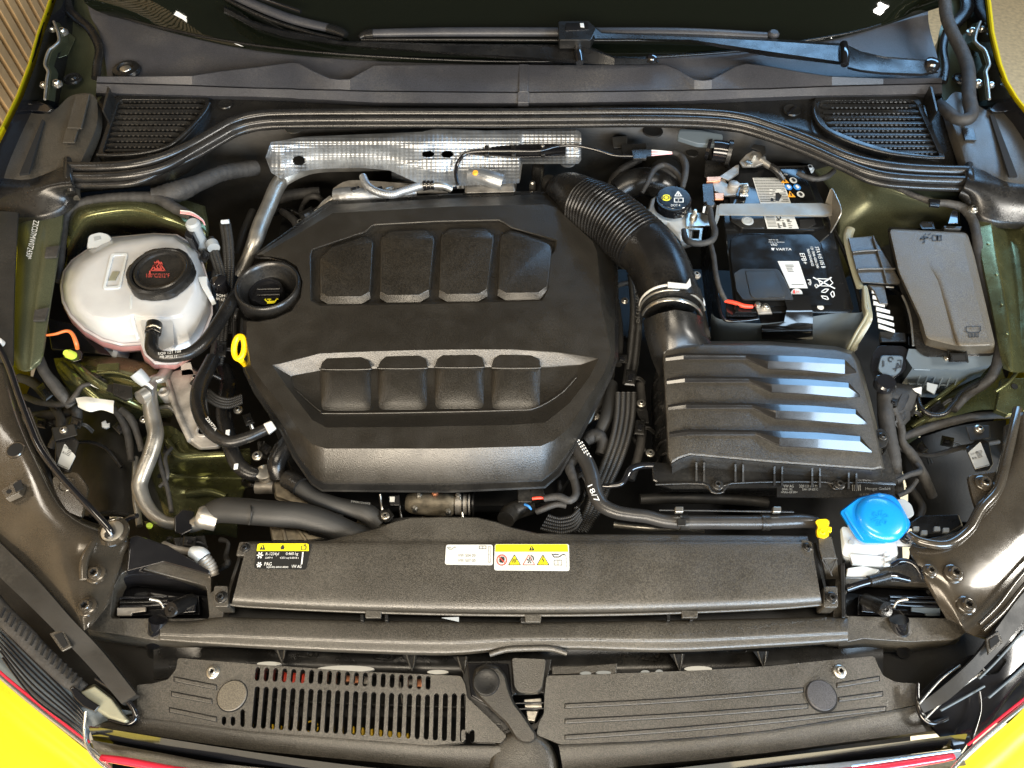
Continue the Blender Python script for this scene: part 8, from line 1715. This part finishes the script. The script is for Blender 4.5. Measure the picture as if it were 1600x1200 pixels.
for q, lab_ in (([(330, 372, -.06, 5), (338, 410, -.07, 5), (332, 450, -.08, 5), (340, 500, -.09, 5), (332, 560, -.1, 5)], 'thin dark hose dropping beside the coolant tank'),
    ([(250, 760, -.10, 3), (262, 745, -.09, 3), (258, 715, -.09, 3), (268, 700, -.1, 3)], 'thin dark wire crossing the left olive well'),
    ([(245, 690, -.1, 3), (252, 730, -.09, 3.5), (262, 765, -.09, 3.5), (268, 800, -.09, 3.5)], 'thin black line along the aluminium pipe'),
    ([(30, 590, -.12, 7), (60, 604, -.11, 8), (95, 655, -.1, 7), (80, 700, -.12, 6)], 'dark cable bundle under the left wing flange corner'),
    ([(190, 640, -.08, 5), (205, 655, -.08, 6), (215, 680, -.09, 5), (222, 705, -.1, 5)], 'short taped cable beside the aluminium pipe'),
    ([(170, 632, -.09, 5), (188, 650, -.09, 6), (200, 680, -.1, 6), (205, 720, -.11, 5)], 'taped cable falling below the white tag'),
    ([(440, 330, -.11, 5), (460, 345, -.1, 6), (470, 372, -.11, 6)], 'short dark cable behind the left shoulder of the cover'),
    ([(430, 315, -.13, 8), (455, 305, -.12, 9), (500, 300, -.12, 8)], 'dark pipe under the heat shield left end'),
    ([(1060, 385, -.07, 6), (1075, 420, -.07, 7), (1090, 470, -.08, 7), (1105, 530, -.09, 6)], 'dark hose running down between intake hose and battery'),
    ([(1420, 760, -.1, 6), (1440, 790, -.1, 6), (1436, 810, -.1, 5)], 'short dark cable above the clip block'),
    ([(1000, 250, -.06, 5), (975, 262, -.06, 6), (958, 280, -.07, 6), (950, 300, -.08, 6)], 'taped cable hanging left of the brake servo'),
    ([(600, 815, -.1, 4), (640, 812, -.09, 4), (690, 812, -.09, 4)], 'thin dark line in front of the starter')):
    tag(tube('taped_cable', q, M['tape'], n=8, lump=.05), lab_, 'cable')

for x, y, z, w_, h, lab_, a in ((150, 590, -.045, 8, 6, 'small black clip block on the olive rail below the tank', .4), (262, 700, -.12, 7, 10, 'dark clip on the edge of the olive well', .2), (186, 668, -.10, 9, 7, 'dark plug hanging below the white paper tag', .8), (62, 660, -.10, 11, 8, 'dark box in the gap beside the left lower panel', .2), (415, 700, -.08, 8, 8, 'dark clip where the bent hose meets the engine cover', .6), (972, 560, -.07, 9, 7, 'dark plug on the tall conduit beside the cover', .1), (1000, 668, -.07, 8, 11, 'black clip between conduits and the air filter box', .1), (948, 640, -.08, 9, 9, 'black plug on the grey rubber engine hose', .7), (1420, 640, -.07, 10, 8, 'dark plug below the fuse box base', .4), (1480, 690, -.12, 10, 8, 'dark box on the right liner edge', .2), (1440, 700, -.1, 8, 7, 'small dark clip on the long dark right cable', .9), (1075, 500, -.08, 8, 8, 'dark clip behind the air box inlet', .3)):
    plug(x, y, z, w_, h, lab_, a=a, wires=('tape', 'matte'))
for q, m, lab_ in (([(100, 700, -.11, 3), (130, 690, -.10, 3), (165, 700, -.10, 3), (190, 730, -.11, 3)], 'rubber', 'thin black line crossing the left liner'),
    ([(955, 560, -.09, 8), (948, 600, -.09, 9), (930, 640, -.09, 9), (905, 670, -.09, 8)], 'matte', 'dark pipe hugging the right edge of the engine cover'),
    ([(1000, 600, -.09, 7), (1004, 650, -.09, 7), (1000, 700, -.09, 7), (985, 750, -.1, 7)], 'tape', 'thick taped cable left of the air filter box'),
    ([(1000, 780, -.09, 8), (1060, 778, -.09, 9), (1140, 780, -.09, 9), (1200, 785, -.09, 8)], 'matte', 'dark pipe in the shade under the air filter box'),
    ([(960, 820, -.09, 5), (1010, 825, -.08, 5), (1100, 828, -.08, 5)], 'alu', 'dull metal line behind the radiator cover'),
    ([(1400, 700, -.1, 4), (1450, 712, -.1, 4), (1500, 700, -.1, 4), (1560, 690, -.1, 4)], 'tape', 'second taped cable across the right well'),
    ([(236, 640, -.09, 3), (262, 636, -.085, 3), (280, 650, -.085, 3)], 'steel', 'thin steel line touching the aluminium bracket'),
    ([(45, 700, -.11, 5), (70, 730, -.11, 5), (80, 780, -.12, 5)], 'tape', 'taped cable in the slot behind the left lower panel'),
    ([(395, 330, -.09, 6), (380, 365, -.09, 6), (370, 400, -.09, 6)], 'matte', 'dark hose left of the silver insulated pipe'),
    ([(300, 600, -.07, 4), (310, 590, -.06, 4), (330, 585, -.06, 4), (345, 592, -.07, 4)], 'rubber', 'small black hose over the aluminium bracket')):
    tag(tube('thin_pipe' if m in ('alu', 'steel') else 'taped_cable', q, M[m], n=8, lump=.03), lab_, 'pipe' if m in ('alu', 'steel', 'matte', 'rubber') else 'cable')
